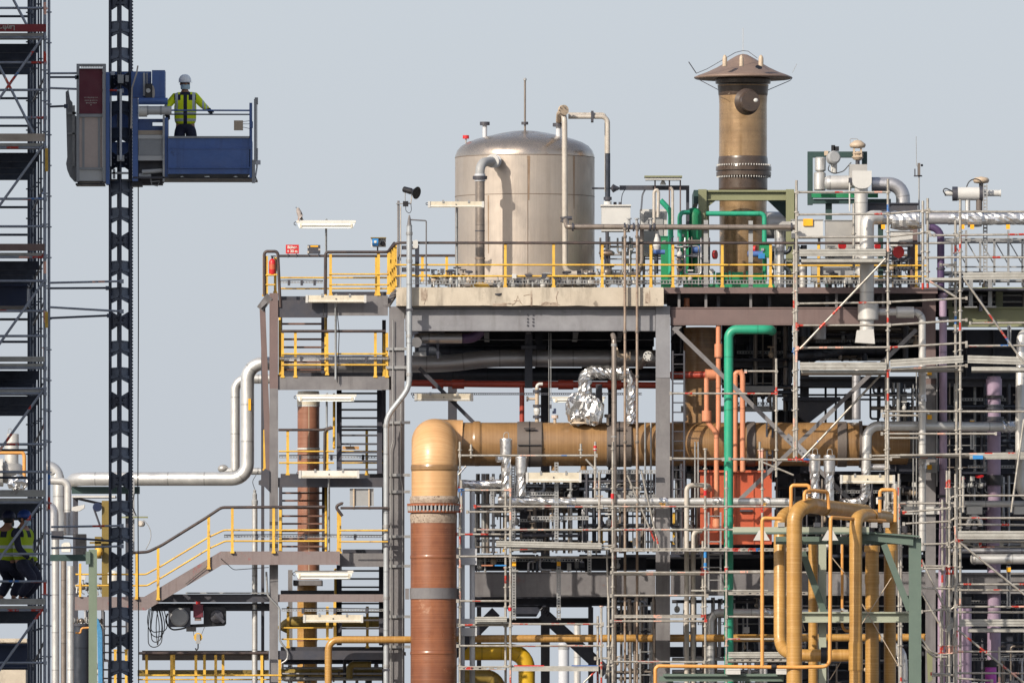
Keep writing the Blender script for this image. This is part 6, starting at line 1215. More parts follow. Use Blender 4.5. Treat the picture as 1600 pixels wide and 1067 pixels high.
railing('thin yellow railing on the lower floor behind the scaffold', [(788, 800, 862, 3), (940, 806, 850, 2.4), (1053, 800, 850, 2.4)], [([(770, 846, 3), (1100, 846, 3)], 1.3, RM, 'mid_rail'), ([(900, 829, 2.4), (1210, 829, 2.4)], 1.3, RM, 'mid_rail'), ([(770, 806, 3), (1100, 806, 3)], 1.5, RD, 'top_rail')], 3)
for lab, x, y0, y1, d in (('white chimney far behind, seen under the lower floor', 902, 966, 1100, 30), ('grey tower far behind under the lower floor', 881, 1004, 1100, 40)):
    r = thing('distant_stack', lab, 'chimney', (x, G(d), d)); part(r, 'shaft', MB().tb([(x, G(d), d), (x, y0, d)], 5.5 if x == 902 else 8.5, seg=20), M['clad_white' if x == 902 else 'grey_blue']); part(r, 'ring', MB().la((x, y0+8, d), [(-2, 6.4 if x == 902 else 9), (2, 6.4 if x == 902 else 9)], seg=20, smooth=False), M['grey'])
# ladder cage left of centre... thin vertical ladders behind the centre column
def ladder(lab, xa, xb, y0, y1, d, m='dark_steel', step=15):
    r = thing('ladder', lab, 'ladder', ((xa+xb)/2, y1, d))
    for x in (xa, xb): part(r, 'rail', MB().bx(x-1.4, y0, x+1.4, y1, d, d+.06), M[m])
    y = y0+6
    while y < y1-3: part(r, 'rung', MB().tb([(xa, y, d+.03), (xb, y, d+.03)], 1.0, seg=6), M[m]); y += step
    return r
ladder('dark ladder rising right beside the centre column', 1051, 1069, 548, 780, -.05); ladder('second ladder in shade right of the salmon risers', 1198, 1207, 660, 740, .6); ladder('light aluminium ladder between the two scaffold posts near the salmon tank', 1107, 1126, 800, 925, -1.5, 'galv', 20); ladder('caged ladder of thin tubes at the bottom left of the centre column', 1000, 1018, 940, 1090, .8, 'galv', 18)
for k, (x, y0, d) in enumerate(((985, 945, .6), (992, 940, .9), (1022, 930, .5), (1008, 660, -.1), (1017, 660, .1), (1086, 690, .2), (1091, 690, .25))):
    pipe(['slim grey tube low behind the rusty risers', 'slim grey tube low beside the caged ladder', 'slim tube hugging the centre column at the bottom', 'slim pale tube left of the centre column', 'slim pale tube nearest left of the centre column', 'slim tube between ladder and salmon pipe, left of a pair', 'slim tube between ladder and salmon pipe, right of a pair'][k], [(x, G(d) if y0 > 900 else (860 if k < 5 else 780), d), (x, y0, d)], 1.4 if k > 2 else 2.4, 'galv' if k > 2 else 'old_pipe', name='tube', seg=8)
b = MB().la((677.5, 803, -1.2), [(-14, 36.3), (-9, 36.6), (-3, 36.9), (0, 36.6)], seg=48, closed=False); part(bp, 'flaking_band', b, M['scab'])
# ------------------------------------------------------------------ machinery on the roof, right of the chimney
dg_ = thing('support_frame', 'dark green square frame carrying silver fittings, right of the chimney', 'frame', (1308, 330, 2.2))
for x0, y0, x1, y1 in ((1262, 237, 1270, 320), (1270, 237, 1355, 246), (1347, 246, 1355, 310), (1270, 304, 1347, 309), (1270, 311, 1392, 318)): part(dg_, 'beam', MB().bx(x0, y0, x1, y1, 2.2, 2.5), M['teal_dark'])
part(dg_, 'edge_plate', MB().bx(1268, 302.5, 1372, 309, 2.1, 2.18), M['green']); part(dg_, 'leg', MB().bx(1290, 318, 1300, 450, 2.4, 2.6), M['teal_dark']); part(dg_, 'leg', MB().bx(1372, 318, 1380, 450, 2.4, 2.6), M['teal_dark'])
mf = thing('muffler', 'silver muffler of two stacked drums in the dark green frame', 'muffler', (1281, 300, 1.8)); part(mf, 'drum', MB().la((1282, 266, 1.8), [(-2, 7), (0, 8.6), (18, 8.6), (20, 7)], seg=24), M['clad']); part(mf, 'drum', MB().la((1281, 297, 1.8), [(-1, 8), (1, 9.4), (26, 9.4), (28, 7)], seg=24), M['clad']); part(mf, 'link', MB().la((1282, 270, 1.8), [(0, 5), (5, 5)], seg=16), M['dark_steel'])
am = thing('motor', 'dark grey actuator motor on top of the dark green frame', 'motor', (1302, 262, 1.6)); part(am, 'body', MB().la((1302, 247, 1.4), [(-7, 8), (-5, 10.5), (5, 10.5), (8, 8)], axis=(.3,-1,.2), seg=22), M['grey']); part(am, 'neck', MB().tb([(1303, 270, 1.6), (1303, 256, 1.6)], 5, seg=14), M['grey_light']); part(am, 'knob', MB().bx(1299, 227, 1305, 237, 1.5, 1.7).bx(1303, 229, 1311, 236, 1.5, 1.65), M['black']); part(am, 'cable', MB().tb([(1296, 258, 1.4), (1293, 266, 1.4), (1303, 272, 1.4), (1318, 268, 1.4), (1330, 254, 1.4)], .8, bend=4, seg=6), M['black']); part(am, 'side_valve', MB().bx(1288, 236, 1294, 243, 1.5, 1.7), M['beige'])
ua = thing('valve_actuator', 'beige mushroom shaped diaphragm actuator standing highest above the dark green frame', 'actuator', (1340, 258, 1.9)); part(ua, 'head', MB().dome((1340, 228, 1.9), [(-4, 4), (-3, 11), (-.5, 12.6), (2.5, 12.6), (5, 9.5), (8, 5.5), (9, 0)], seg=28), M['beige']); part(ua, 'yoke', MB().bx(1333, 232, 1336, 245, 1.8, 2), M['beige']); part(ua, 'yoke', MB().bx(1344, 232, 1347, 245, 1.8, 2), M['beige']); part(ua, 'body', MB().la((1340, 246, 1.9), [(-4, 6), (0, 9.5), (3, 6), (6, 9), (9, 4)], seg=16), M['beige']); part(ua, 'stem', MB().tb([(1340, 262, 1.9), (1340, 246, 1.9)], 3.4, seg=12), M['dark_steel']); part(ua, 'air_tube', MB().tb([(1329, 226, 1.9), (1328, 217, 1.9), (1340, 217, 1.9), (1341, 221, 1.9)], .5, bend=2, seg=6), M['grey']); part(ua, 'air_tube', MB().tb([(1349, 240, 1.8), (1347, 250, 1.8), (1338, 252, 1.8)], .6, bend=3, seg=6), M['dark_steel'])
cp = thing('cladded_pipe', 'silver white pipe with a round shouldered box head rising above the scaffold', 'pipe', (1345, 450, .8)); part(cp, 'pipe_run', MB().tb([(1345.5, 452, .9), (1345.5, 294, .8)], 10.4, seg=24), M['clad_white'])
part(cp, 'box_head', MB().pr([(1332, 267), (1362, 267), (1362, 285)]+[(1347+15*math.cos(t), 285+10*math.sin(t)) for t in [k*math.pi/8 for k in range(1, 8)]]+[(1332, 285)], .5, .95), M['grey_light']); part(cp, 'box_back', MB().bx(1327.5, 257, 1355, 292, 1.0, 1.8), M['clad_white']); part(cp, 'side_run', MB().tb([(1330, 286, 1.2), (1298, 286, 1.2)], 11.4, seg=24), M['clad_white']); part(cp, 'side_cap', MB().la((1298, 286, 1.2), [(0, 11.5), (6, 11), (9, 8), (10, 0)], axis=(-1,0,0), seg=24), M['clad']); part(cp, 'latch', MB().bx(1326, 278, 1331, 286, .8, .95), M['dark_steel']); part(cp, 'sight_tube', MB().tb([(1327.5, 330, .8), (1327.5, 286, .8)], 1.2, seg=8), M['grey_light'])
c2_ = thing('cladded_pipe', 'tall silver white downpipe with a wide sleeve, crossing the brown beam', 'pipe', (1354, 540, -.8)); part(c2_, 'pipe_run', MB().tb([(1375, 340, -.6), (1354.5, 340, -.8), (1354.5, 516, -.8)], 11.2, bend=13, seg=24), M['clad_white']); part(c2_, 'sleeve', MB().la((1356.5, 500, -.8), [(0, 16.2), (28, 16.2), (29, 12)], seg=28), M['clad_white']); part(c2_, 'bend', MB().la((1354.5, 523, -.8), [(-8, 10), (0, 11.5), (8, 10.5)], seg=24), M['grey_light']); part(c2_, 'outlet_box', MB().pr([(1339, 516), (1365, 514), (1367, 537), (1336.5, 535)], -1.0, -.5), M['grey_light'])
fb = thing('wrapped_pipe', 'foil wrapped horizontal pipe running to the right edge above the scaffold', 'pipe', (1480, 350, -.4)); part(fb, 'pipe_run', MB().tb([(1366, 341, -.5), (1405, 341, -.4), (1435, 341, -.4)], 10, seg=18, jit=.07, nsub=5), M['foil_flat']); part(fb, 'clad_run', MB().tb([(1446, 341, -.4), (1482, 341, -.4)], 9.6, seg=22), M['clad_dull']); part(fb, 'pipe_run', MB().tb([(1482, 341, -.4), (1512, 342, -.4), (1640, 341, -.4)], 10, seg=18, jit=.07, nsub=5), M['foil_flat']); part(fb, 'bulge', MB().tb([(1394, 344, -.5), (1436, 343, -.5)], 13.5, seg=18, jit=.08, nsub=5), M['foil_flat']); part(fb, 'bulge', MB().tb([(1512, 342, -.5), (1534, 342, -.5)], 12.5, seg=18, jit=.08, nsub=5), M['foil_flat'])
for x in (1380, 1504, 1519, 1575): part(fb, 'tag', MB().bx(x-3, 351, x+3, 358, -.75, -.7), M['orange_tag'])
part(fb, 'lower_branch', MB().tb([(1392, 352, -.2), (1410, 356, -.2), (1440, 352, -.2)], 5, bend=6, seg=16), M['clad'])
pipe('blue grey clad pipe arch curving down right of the silver box head', [(1362, 288, 1.6), (1411, 288, 1.6), (1411, 330, 1.6)], 11, 'clad_dull', name='cladded_pipe', bend=22, seg=24)
ra = thing('valve_actuator', 'grey horizontal cylinder actuator at the right above the foil pipe', 'actuator', (1512, 330, .2)); part(ra, 'cylinder', MB().la((1512, 303, .2), [(-22, 10.5), (20, 10.5)], axis=X, seg=26), M['grey_light']); part(ra, 'end_ring', MB().la((1491, 303, .2), [(-3, 11.2), (5, 11.2)], axis=X, seg=26, smooth=False), M['dark_steel']); part(ra, 'end_ring', MB().la((1533, 303, .2), [(-3, 11.2), (4, 11.2)], axis=X, seg=26, smooth=False), M['dark_steel']); part(ra, 'rod_tube', MB().la((1538, 302, .2), [(0, 5), (24, 5), (25, 5.6), (26, 5.6)], axis=X, seg=18), M['grey_light']); part(ra, 'rod_tube', MB().la((1488, 302, .2), [(0, 4.4), (12, 4.4)], axis=(-1,0,0), seg=18), M['grey_light']); part(ra, 'stem', MB().tb([(1512, 334, .2), (1512, 312, .2)], 4, seg=14), M['clad']); part(ra, 'stem', MB().tb([(1530, 334, .2), (1530, 312, .2)], 5, seg=14), M['frp_lap'])
part(ra, 'hose', MB().tb([(1478, 306, .1), (1473, 298, .1), (1477, 294, .1), (1488, 299, .1)], .9, bend=3, seg=8), M['black'])
rh = thing('valve_actuator', 'beige diaphragm actuator behind the grey cylinder actuator at the right', 'actuator', (1534, 300, .9)); part(rh, 'head', MB().dome((1533, 282, .9), [(-5, 5), (-4, 11), (-1, 12.6), (1.5, 12.6), (4, 10), (6, 0)], seg=26), M['beige']); part(rh, 'stem', MB().tb([(1533, 300, .9), (1533, 285, .9)], 3.4, seg=12), M['dark_steel']); part(rh, 'hose', MB().tb([(1510, 293, .6), (1514, 283, .6), (1524, 279, .6), (1534, 283, .6), (1534, 292, .6)], .9, bend=5, seg=8), M['black'])
an = thing('weather_mast', 'thin weather mast with small instruments right of the pipe arch', 'mast', (1436, 450, 2)); part(an, 'pole', MB().tb([(1436, 450, 2), (1436, 265, 2)], 1.2, seg=8), M['grey']); part(an, 'whip', MB().tb([(1436, 265, 2), (1432, 258, 2), (1431.5, 213, 2)], .5, seg=6), M['grey']); part(an, 'crossbar', MB().bx(1428, 274, 1441, 276, 1.95, 2.05), M['dark_steel']); part(an, 'sensor', MB().bx(1434, 255, 1438, 274, 1.9, 2.1), M['frp_lap']); part(an, 'sensor', MB().sp((1440.5, 258.5, 2), 2, 2, 2), M['black']); part(an, 'sensor', MB().tb([(1429.5, 276, 2), (1429.5, 264, 2)], .9, seg=6), M['dark_steel'])
dcab = thing('equipment_box', 'dark steel box under the clad pipe arch', 'box', (1400, 340, 1.2)); part(dcab, 'case', MB().bx(1356, 319, 1434, 334, 1.2, 2.4), M['dark_steel']); part(dcab, 'lid', MB().bx(1354, 317, 1436, 319, 1.15, 2.45), M['dark']); part(dcab, 'leg', MB().bx(1422, 334, 1434, 450, 1.4, 1.8), M['brown'])
for lab, x0, x1, y0, y1, d, m in (('pale junction cabinet with a yellow plate behind the upper scaffold', 1237, 1286, 344, 372, .6, 'grey_light'), ('white casing right of the tall silver downpipe', 1392, 1426, 362, 385, .5, 'grey_light'), ('low grey tank on the deck behind the upper scaffold platform', 1268, 1328, 413, 440, .8, 'grey'), ('large pale tank body behind the upper scaffold', 1290, 1335, 345, 410, 2.2, 'clad_white')):
    r = thing('cabinet', lab, 'cabinet', ((x0+x1)/2, y1, d)); part(r, 'case', MB().bx(x0, y0, x1, y1, d, d+.6), M[m]); part(r, 'trim', MB().bx(x0-1, y0-1.2, x1+1, y0, d-.03, d+.63), M['grey']); part(r, 'leg', MB().bx(x0+4, y1, x0+8, 452, d+.1, d+.2), M['dark_steel']); part(r, 'leg', MB().bx(x1-8, y1, x1-4, 452, d+.1, d+.2), M['dark_steel'])
    if 'yellow' in lab: part(r, 'plate', MB().bx(1255, 342, 1270, 353, d-.05, d), M['orange_tag'])
for lab, x, y, r_, m in (('large red handwheel with a pale hub right of the upper scaffold platform', 1404, 394, 9.5, 'pale'), ('smaller red wheel behind the upper scaffold toe board', 1316, 384, 6.5, 'pale'), ('half hidden small red wheel right of the silver downpipe', 1371, 385, 5, 'red')):
    w_ = thing('handwheel', lab, 'handwheel', (x, y+r_, .2)); part(w_, 'rim', MB().la((x, y, .2), [(-1.5, r_*.62), (-1.5, r_), (1.5, r_), (1.5, r_*.62)], axis=(.5,-1,0), seg=24, smooth=False), M['red']); part(w_, 'hub', MB().la((x, y, .2), [(-.8, r_*.62), (.8, r_*.62)], axis=(.5,-1,0), seg=16, smooth=False), M[m]); part(w_, 'stem', MB().tb([(x, y, .2), (x, y+4, 1.0)], 1.6, seg=8), M['old_pipe'])
vg = valve_group('cluster of rusty valves under the large red handwheel', 1388, 1428, 418, .5, 'rusty_pipe', 3, 21); valve_group('row of valves on the deck behind the upper scaffold brace', 1290, 1335, 440, .8, 'old_pipe', 4, 23)
for lab, x, y0, r_, m, d in (('short silver pipe stub left below the upper scaffold platform', 1254, 412, 5.2, 'clad_white', .7), ('short silver pipe stub in the middle below the upper scaffold platform', 1278, 415, 4.5, 'clad', .9), ('short silver pipe stub right below the upper scaffold platform', 1328, 412, 5, 'clad', 1.1)): pipe(lab, [(x, 450, d), (x, y0, d)], r_, m, name='pipe_stub')
# ------------------------------------------------------------------ olive gallery and galvanised truss, far right
og = thing('support_beam', 'olive green deep beam behind the scaffold at the right edge', 'beam', (1550, 510, 1.0)); part(og, 'web', MB().bx(1482, 482, 1660, 508, 1.0, 1.05), M['olive']); part(og, 'flange', MB().bx(1480, 479.5, 1660, 482, .9, 1.3), M['olive']); part(og, 'flange', MB().bx(1480, 508, 1660, 510.5, .9, 1.3), M['olive']); part(og, 'upper_beam', MB().bx(1482, 449, 1660, 456, 1.4, 1.6), M['olive']); part(og, 'upright', MB().bx(1556, 456, 1567, 480, 1.2, 1.5), M['olive']); part(og, 'upright', MB().bx(1480, 456, 1488, 480, 1.2, 1.5), M['olive'])
part(og, 'infill', MB().bx(1488, 456, 1660, 479, 2.4, 2.6), M['dark'])
gt = thing('gangway', 'galvanised gangway with truss bars behind the foil pipe at the right', 'gangway', (1555, 440, 2)); 
for y in (374, 400, 416): part(gt, 'rail', MB().bx(1478, y, 1660, y+2.2, 2, 2.08), M['galv'])
part(gt, 'walkway', MB().bx(1470, 372, 1660, 378, 2.3, 3.3), M['galv'])
for k, x in enumerate(range(1486, 1660, 22)): part(gt, 'upright', MB().bx(x, 360 if k % 3 == 1 else 374, x+3.4, 446, 1.95+.05*(k % 2), 2.1), M['galv']); part(gt, 'truss_bar', MB().br((x+3, 378, 2.2), (x+24, 414, 2.2), 1.8), M['galv'])
part(gt, 'floor', MB().plate([(1470, 2), (1660, 2), (1660, 3.4), (1470, 3.4)], 424, 4), M['galv'])
lp1 = thing('lattice_post', 'perforated galvanised post rising left of the grey cylinder actuator', 'post', (1538, 480, -.1)); part(lp1, 'channel', MB().bx(1536, 288, 1537.6, 440, -.1, -.05).bx(1541.4, 288, 1543, 440, -.1, -.05), M['galv']); bb = MB()
for k in range(28): bb.bx(1537.6, 290+5.4*k, 1541.4, 293+5.4*k, -.09, -.06)
part(lp1, 'web', bb, M['galv'])
for lab, x in (('steel hanger post with foot plate under the gangway, left one', 1517), ('steel hanger post with foot plate under the gangway, right one', 1547)):
    r = thing('hanger_post', lab, 'post', (x, 482, .7), 'hanger posts under the gangway'); part(r, 'shaft', MB().bx(x-3.2, 424, x+3.2, 478, .7, .8), M['galv']); part(r, 'foot', MB().bx(x-10, 478, x+10, 480.6, .6, 1.0), M['grey'])
# ------------------------------------------------------------------ lilac pipes and white downpipes
pipe('slim violet pipe at the top joining the slim lilac pipe', [(1452, 355, .6), (1470, 356, .6), (1470, 470, .6)], 5.8, 'violet', bend=16, collars=[(1470, 420, .6, Z_, 3, 7, 'dark_steel')])
pipe('slim lilac pipe running the full height right of the brown column', [(1473.5, 458, .2), (1474, 800, .2), (1471, 960, .2), (1471, G(.2), .2)], 6.0, 'lilac', flanges=[(1474, 497, .2, Z_, 4, 9, 'dark_steel'), (1474, 462, .2, Z_, 3, 8, 'lilac'), (1473, 775, .2, Z_, 4, 8, 'dark_steel')])
pipe('thick lilac pipe with black flanges near the right edge', [(1553, 588, 1.6), (1553, 1030, 1.6)], 10.5, 'lilac', collars=[(1553, 605, 1.6, Z_, 26, 12.5, 'lilac'), (1553, 750, 1.6, Z_, 16, 14, 'black'), (1553, 866, 1.6, Z_, 7, 13, 'black'), (1553, 620, 1.6, Z_, 4, 15, 'black')], flanges=[(1554, 636, 1.6, Z_, 8, 14.5, 'dark_steel'), (1554, 655, 1.6, Z_, 8, 14.5, 'dark_steel')])
pipe('bright magenta pipe length below the thick lilac pipe', [(1548, G(1.2), 1.2), (1548, 1042, 1.2)], 9, 'magenta', collars=[(1548, 1036, 1.2, Z_, 10, 11, 'black')])
pipe('widest lilac pipe with a black toothed collar at the bottom right', [(1506.5, G(.2), .2), (1506.5, 950, .2)], 11.6, 'lilac', collars=[(1505, 938, .2, Z_, 12, 13, 'black')])
pipe('violet pipe length seen between the scaffold decks behind the lilac pipes', [(1551, 870, 1.7), (1551, 800, 1.7)], 11, 'violet')
wd = thing('cladded_pipe', 'slim silver white downpipe left of the slim lilac pipe, branching from the sleeve', 'pipe', (1441, 930, -.6)); part(wd, 'pipe_run', MB().tb([(1372, 487.5, -.7), (1441, 488, -.6), (1441, 860, -.6)], 5.6, bend=13, seg=20), M['clad_white']); part(wd, 'sleeve', MB().la((1414, 488, -.65), [(-14, 9), (14, 9)], axis=X, seg=24), M['clad_white'])
for y in (580, 620, 725): part(wd, 'foil_wrap', MB().tb([(1441, y+7, -.6), (1441, y-7, -.6)], 6.4, seg=14, jit=.1, nsub=3), M['foil_flat'])
for k, y in enumerate((583, 652, 730)):
    r = thing('junction_box', ['small grey box with orange lamp by the column, topmost of three', 'small grey box with orange lamp by the column, middle of three', 'small grey box with orange lamp by the column, lowest of three'][k], 'box', (1455, y+8, -.2), 'boxes on the brown column'); part(r, 'case', MB().bx(1446, y-8, 1464, y+8, -.2, .1), M['grey']); part(r, 'lamp', MB().bx(1449, y-4, 1456, y+3, -.25, -.2), M['orange_tag'])
pipe('white clad downpipe at the right picture edge with an elbow top', [(1610, 520, .2), (1596, 522, 0), (1594, 640, -.4), (1594, 765, -.4), (1610, 780, -.2)], 7.6, 'clad_white', name='cladded_pipe', bend=10, seg=20)
gh = thing('cladded_pipe', 'grey clad horizontal pipe at mid height ending in an elbow before the tan duct', 'pipe', (1355, 745, -.4)); part(gh, 'pipe_run', MB().tb([(1600, 667, .6), (1440, 665.5, -.2), (1355, 665.5, -.4), (1353, 738, -.4)], 7.6, bend=18, seg=22), M['clad']); part(gh, 'foil_wrap', MB().tb([(1353, 748, -.4), (1353, 728, -.4)], 7.4, seg=14, jit=.12, nsub=3), M['foil']); part(gh, 'stub', MB().tb([(1357, 730, -.3), (1390, 730, -.3)], 5.4, seg=16), M['clad_dull']); part(gh, 'foil_wrap', MB().tb([(1566, 667, .4), (1592, 667, .5)], 9, seg=14, jit=.12, nsub=3), M['foil'])
pipe('foil wrapped pipe bend behind the yellow pipe bends', [(1352, 752, -.2), (1352, 778, -.2), (1336, 786, -.2), (1312, 786, -.2)], 7.6, 'foil', bend=12, jit=.12, nsub=3, seg=14)
pipe('silver pipe standing under the lamp right of the foil valves', [(1399, 830, .2), (1399, 752, .2)], 6, 'clad'); pipe('grey silver pipe dropping behind the upper scaffold deck', [(1338, 655, 1.6), (1338, 582, 1.6), (1346, 572, 1.6), (1370, 572, 1.6)], 6.8, 'clad_dull', bend=12)
for lab, pts, r_, m in (('big dark duct bend in the shadow under the brown beam', [(1262, 560, 4), (1290, 545, 4), (1340, 545, 4), (1400, 545, 4)], 10, 'dark_pipe'), ('dark foil covered duct in the shadow above the upper deck', [(1230, 556, 3), (1300, 552, 3), (1330, 540, 3)], 8, 'dark_pipe'), ('short dark vessel end hanging under the brown beam', [(1281, 508, 2.0), (1281, 530, 2.0)], 10, 'clad_dull'), ('second dark vessel end hanging under the brown beam', [(1257, 508, 2.4), (1257, 526, 2.4)], 9, 'dark_pipe')):
    pipe(lab, pts, r_, m, name='insulated_pipe', bend=14, seg=18, jit=.08 if 'foil' in lab else 0, nsub=3 if 'foil' in lab else 1)
# ------------------------------------------------------------------ dark blocks added to give the inside of the frame its deep shade
def dark_fill(lab, x0, x1, y0, y1, d, dep=2.0, m='dark', ribs=5):
    r = thing('shade_fill', lab, 'equipment', ((x0+x1)/2, y1, d)); part(r, 'casing', MB().bx(x0, y0, x1, y1, d, d+dep), M[m])
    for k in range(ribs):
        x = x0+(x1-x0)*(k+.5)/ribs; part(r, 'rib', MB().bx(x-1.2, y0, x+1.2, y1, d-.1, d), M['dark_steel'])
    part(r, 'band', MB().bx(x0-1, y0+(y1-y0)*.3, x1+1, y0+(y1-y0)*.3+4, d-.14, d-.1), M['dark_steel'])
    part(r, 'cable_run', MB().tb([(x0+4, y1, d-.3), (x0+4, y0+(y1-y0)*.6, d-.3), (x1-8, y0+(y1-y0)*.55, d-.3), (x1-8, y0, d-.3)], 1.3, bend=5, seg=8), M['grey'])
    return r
dark_fill('added dark shade block right behind the tan riser under the brown beam', 1128, 1238, 500, 598, 8); dark_fill('long added dark shade block behind the scaffold under the brown beam', 1244, 1442, 498, 560, 8.5, ribs=8)
dark_fill('added dark shade block behind the lilac pipes under the olive beam', 1446, 1660, 515, 600, 5); dark_fill('added dark shade block behind the thick lilac pipe at mid height', 1462, 1660, 604, 738, 6.5, ribs=7); dark_fill('added dark shade block behind the slim white downpipe at mid height', 1384, 1444, 668, 742, 5, 1.0, ribs=2)
dark_fill('low added dark shade block behind the foil valves and yellow bends', 1215, 1440, 740, 899, 6, 1.5, 'dark_steel', 7); dark_fill('added dark shade block behind the lower scaffold at the right edge', 1446, 1660, 745, 880, 5.5, ribs=7); dark_fill('added dark shade block low in the frame behind the green pipe', 1135, 1446, 922, 1010, 5.5, ribs=8); dark_fill('added dark shade block at the bottom right corner of the frame', 1446, 1660, 900, 1120, 4.5, 2, ribs=7)
dark_fill('added dark shade block on the lower floor behind the salmon tank', 1050, 1210, 700, 735, 6, 1.0, ribs=4); dark_fill('low added dark shade block at the foot of the frame behind the golden pipes', 1190, 1446, 1014, 1120, 6, 1.5, ribs=6)
for lab, x, y0, y1, d in (('pale clad duct seen in a gap of the dark shade blocks', 1411, 612, 660, 6), ('second pale duct beside a dark gap left of the white downpipe', 1326, 615, 655, 6.5)): solo('duct', lab, 'duct', MB().bx(x-6, y0, x+6, y1, d, d+.6).bx(x-7, y0+4, x+7, y0+7, d-.05, d+.65), M['pale'])
rr_ = thing('railing', 'dark railing in the gap between tan duct and dark shade blocks', 'railing', (1270, 655, 6))
for y in (605, 617, 624): part(rr_, 'rail', MB().tb([(1222, y, 6), (1440, y, 6)], 1.5, seg=8), M['dark_steel'])
for x in (1228, 1290, 1306, 1372, 1388, 1396): part(rr_, 'post', MB().tb([(x, 660, 6), (x, 600, 6)], 1.8, seg=8), M['dark_steel'])
hp = thing('hopper', 'dark hopper with sloping sides behind the tan duct', 'hopper', (1270, 660, 4)); part(hp, 'chute', MB().pr([(1228, 625), (1310, 625), (1290, 640), (1262, 662), (1240, 640)], 4, 5), M['dark_steel']); part(hp, 'rim', MB().bx(1225, 620, 1313, 626, 3.9, 5.1), M['dark'])
for lab, x0, x1, y0, y1, d in (('pale steel platform edge seen behind the salmon risers', 1064, 1210, 634, 643, 4), ('grey duct in the gap right of the green pipe', 1164, 1210, 603, 612, 3)): solo('platform_edge', lab, 'beam', MB().ch(x0, x1, y0, y1, d), M['grey_light' if 'pale' in lab else 'grey'])
# horizontal clad pipes behind lower scaffold right
lr = thing('cladded_pipe', 'white clad pipe run with boxes behind the lower scaffold', 'pipe', (1500, 800, .5)); part(lr, 'pipe_run', MB().tb([(1405, 787, .5), (1640, 787, .5)], 5.2, seg=18), M['clad_white'])
for x in (1424, 1456, 1523, 1597): part(lr, 'cover_box', MB().bx(x-12, 791, x+12, 803, .2, .8), M['grey_light'])
pipe('silver clad pipe with rounded end under the lower scaffold deck', [(1523, 873, .4), (1660, 873, .4)], 8, 'clad', name='cladded_pipe', seg=20); solo('rounded_end', 'silver rounded cap closing the pipe under the lower scaffold deck', 'cap', MB().la((1523, 873, .4), [(0, 8.2), (4, 7.6), (6.5, 4.5), (7, 0)], axis=(-1,0,0), seg=20), M['clad_white'])
pipe('thin silver pipe above the one with rounded end', [(1480, 860, .9), (1660, 860, .9)], 4, 'clad_dull', name='cladded_pipe'); pipe('small silver hook pipe under the white clad pipe run', [(1513, 822, .2), (1513, 812, .2), (1523, 806, .2), (1532, 812, .2), (1532, 822, .2)], 4, 'clad_white', bend=6)
valve_group('cluster of dark valves beside the thick lilac pipe', 1500, 1540, 758, .6, 'dark_pipe', 3, 31, 'red'); valve_group('rusty valves on the white clad pipe run behind the lower scaffold', 1400, 1440, 770, .9, 'rusty_pipe', 2, 37)
for x in (1412, 1436): pass
gp2 = thing('support_beam', 'grey deep beam behind the lower scaffold at the right', 'beam', (1550, 930, 1.4)); part(gp2, 'web', MB().bx(1462, 897, 1660, 924, 1.4, 1.45), M['steel']); part(gp2, 'flange', MB().bx(1462, 894, 1660, 897, 1.3, 1.6), M['steel']); part(gp2, 'flange', MB().bx(1462, 924, 1660, 927, 1.3, 1.6), M['steel'])
for lab, x, y0, y1 in (('perforated hanger with orange tag under the lower scaffold deck', 1576, 884, 950), ('perforated hanger with orange tag at the grey clad pipe', 1519, 655, 702), ('perforated hanger at the top deck near the right edge', 1577, 508, 540)):
    r = thing('hanger_post', lab, 'post', (x, y1, .3)); part(r, 'channel', MB().bx(x-3, y0, x+3, y1, .3, .36), M['galv']); part(r, 'slot_row', MB().bx(x-.8, y0+2, x+.8, y1-2, .29, .3), M['dark_steel'])
    if 'orange' in lab: part(r, 'tag', MB().bx(x-3.4, y0+2, x+3.4, y0+9, .22, .27), M['orange_tag'])
# ------------------------------------------------------------------ golden fibreglass pipes in their sage green frame
OD = -9.0
of2 = thing('support_frame', 'sage green frame holding the golden fibreglass pipes', 'frame', (1380, G(OD), OD))
def ob(x0, y0, x1, y1, d0, d1, m='sage', nm='beam'): return part(of2, nm, MB().bx(x0, y0, x1, y1, OD+d0, OD+d1), M[m])
part(of2, 'post', MB().iv(1420, 1439.5, 840, G(OD), OD+.2, .4), M['teal_steel']); part(of2, 'post', MB().iv(1279, 1291, 850, G(OD+1.8), OD+1.8, .35), M['sage'])
part(of2, 'top_beam', MB().pr([(1346, 832), (1427, 838), (1427, 852), (1346, 843)], OD+.1, OD+.16), M['teal_steel']); part(of2, 'top_flange', MB().pr([(1346, 829.5), (1437, 836.5), (1437, 839), (1346, 832)], OD+.0, OD+.3), M['teal_steel'])
ob(1145, 823, 1358, 831, -.2, -.1); ob(1145, 831, 1358, 834, -.2, .3, 'teal_steel', 'flange'); ob(1212, 838, 1425, 850, .6, .7, 'teal_steel'); ob(1232, 958, 1420, 970, 1.4, 1.5); ob(1232, 955.5, 1420, 958, 1.3, 1.7); ob(1232, 970, 1420, 972, 1.3, 1.7)
for x in (1190, 1297): part(of2, 'support_plate', MB().pr([(x-4, 828), (x+4, 828), (x+13, 844), (x-13, 844)], OD-.5, OD-.42), M['grey_light'])
for a, q in (((1381, 850, OD+.2), (1421, 953, OD+.3)), ((1254, 862, OD+1.4), (1288, 958, OD+1.7))): part(of2, 'knee_brace', MB().br(a, q, 10, 8), M['teal_steel'])
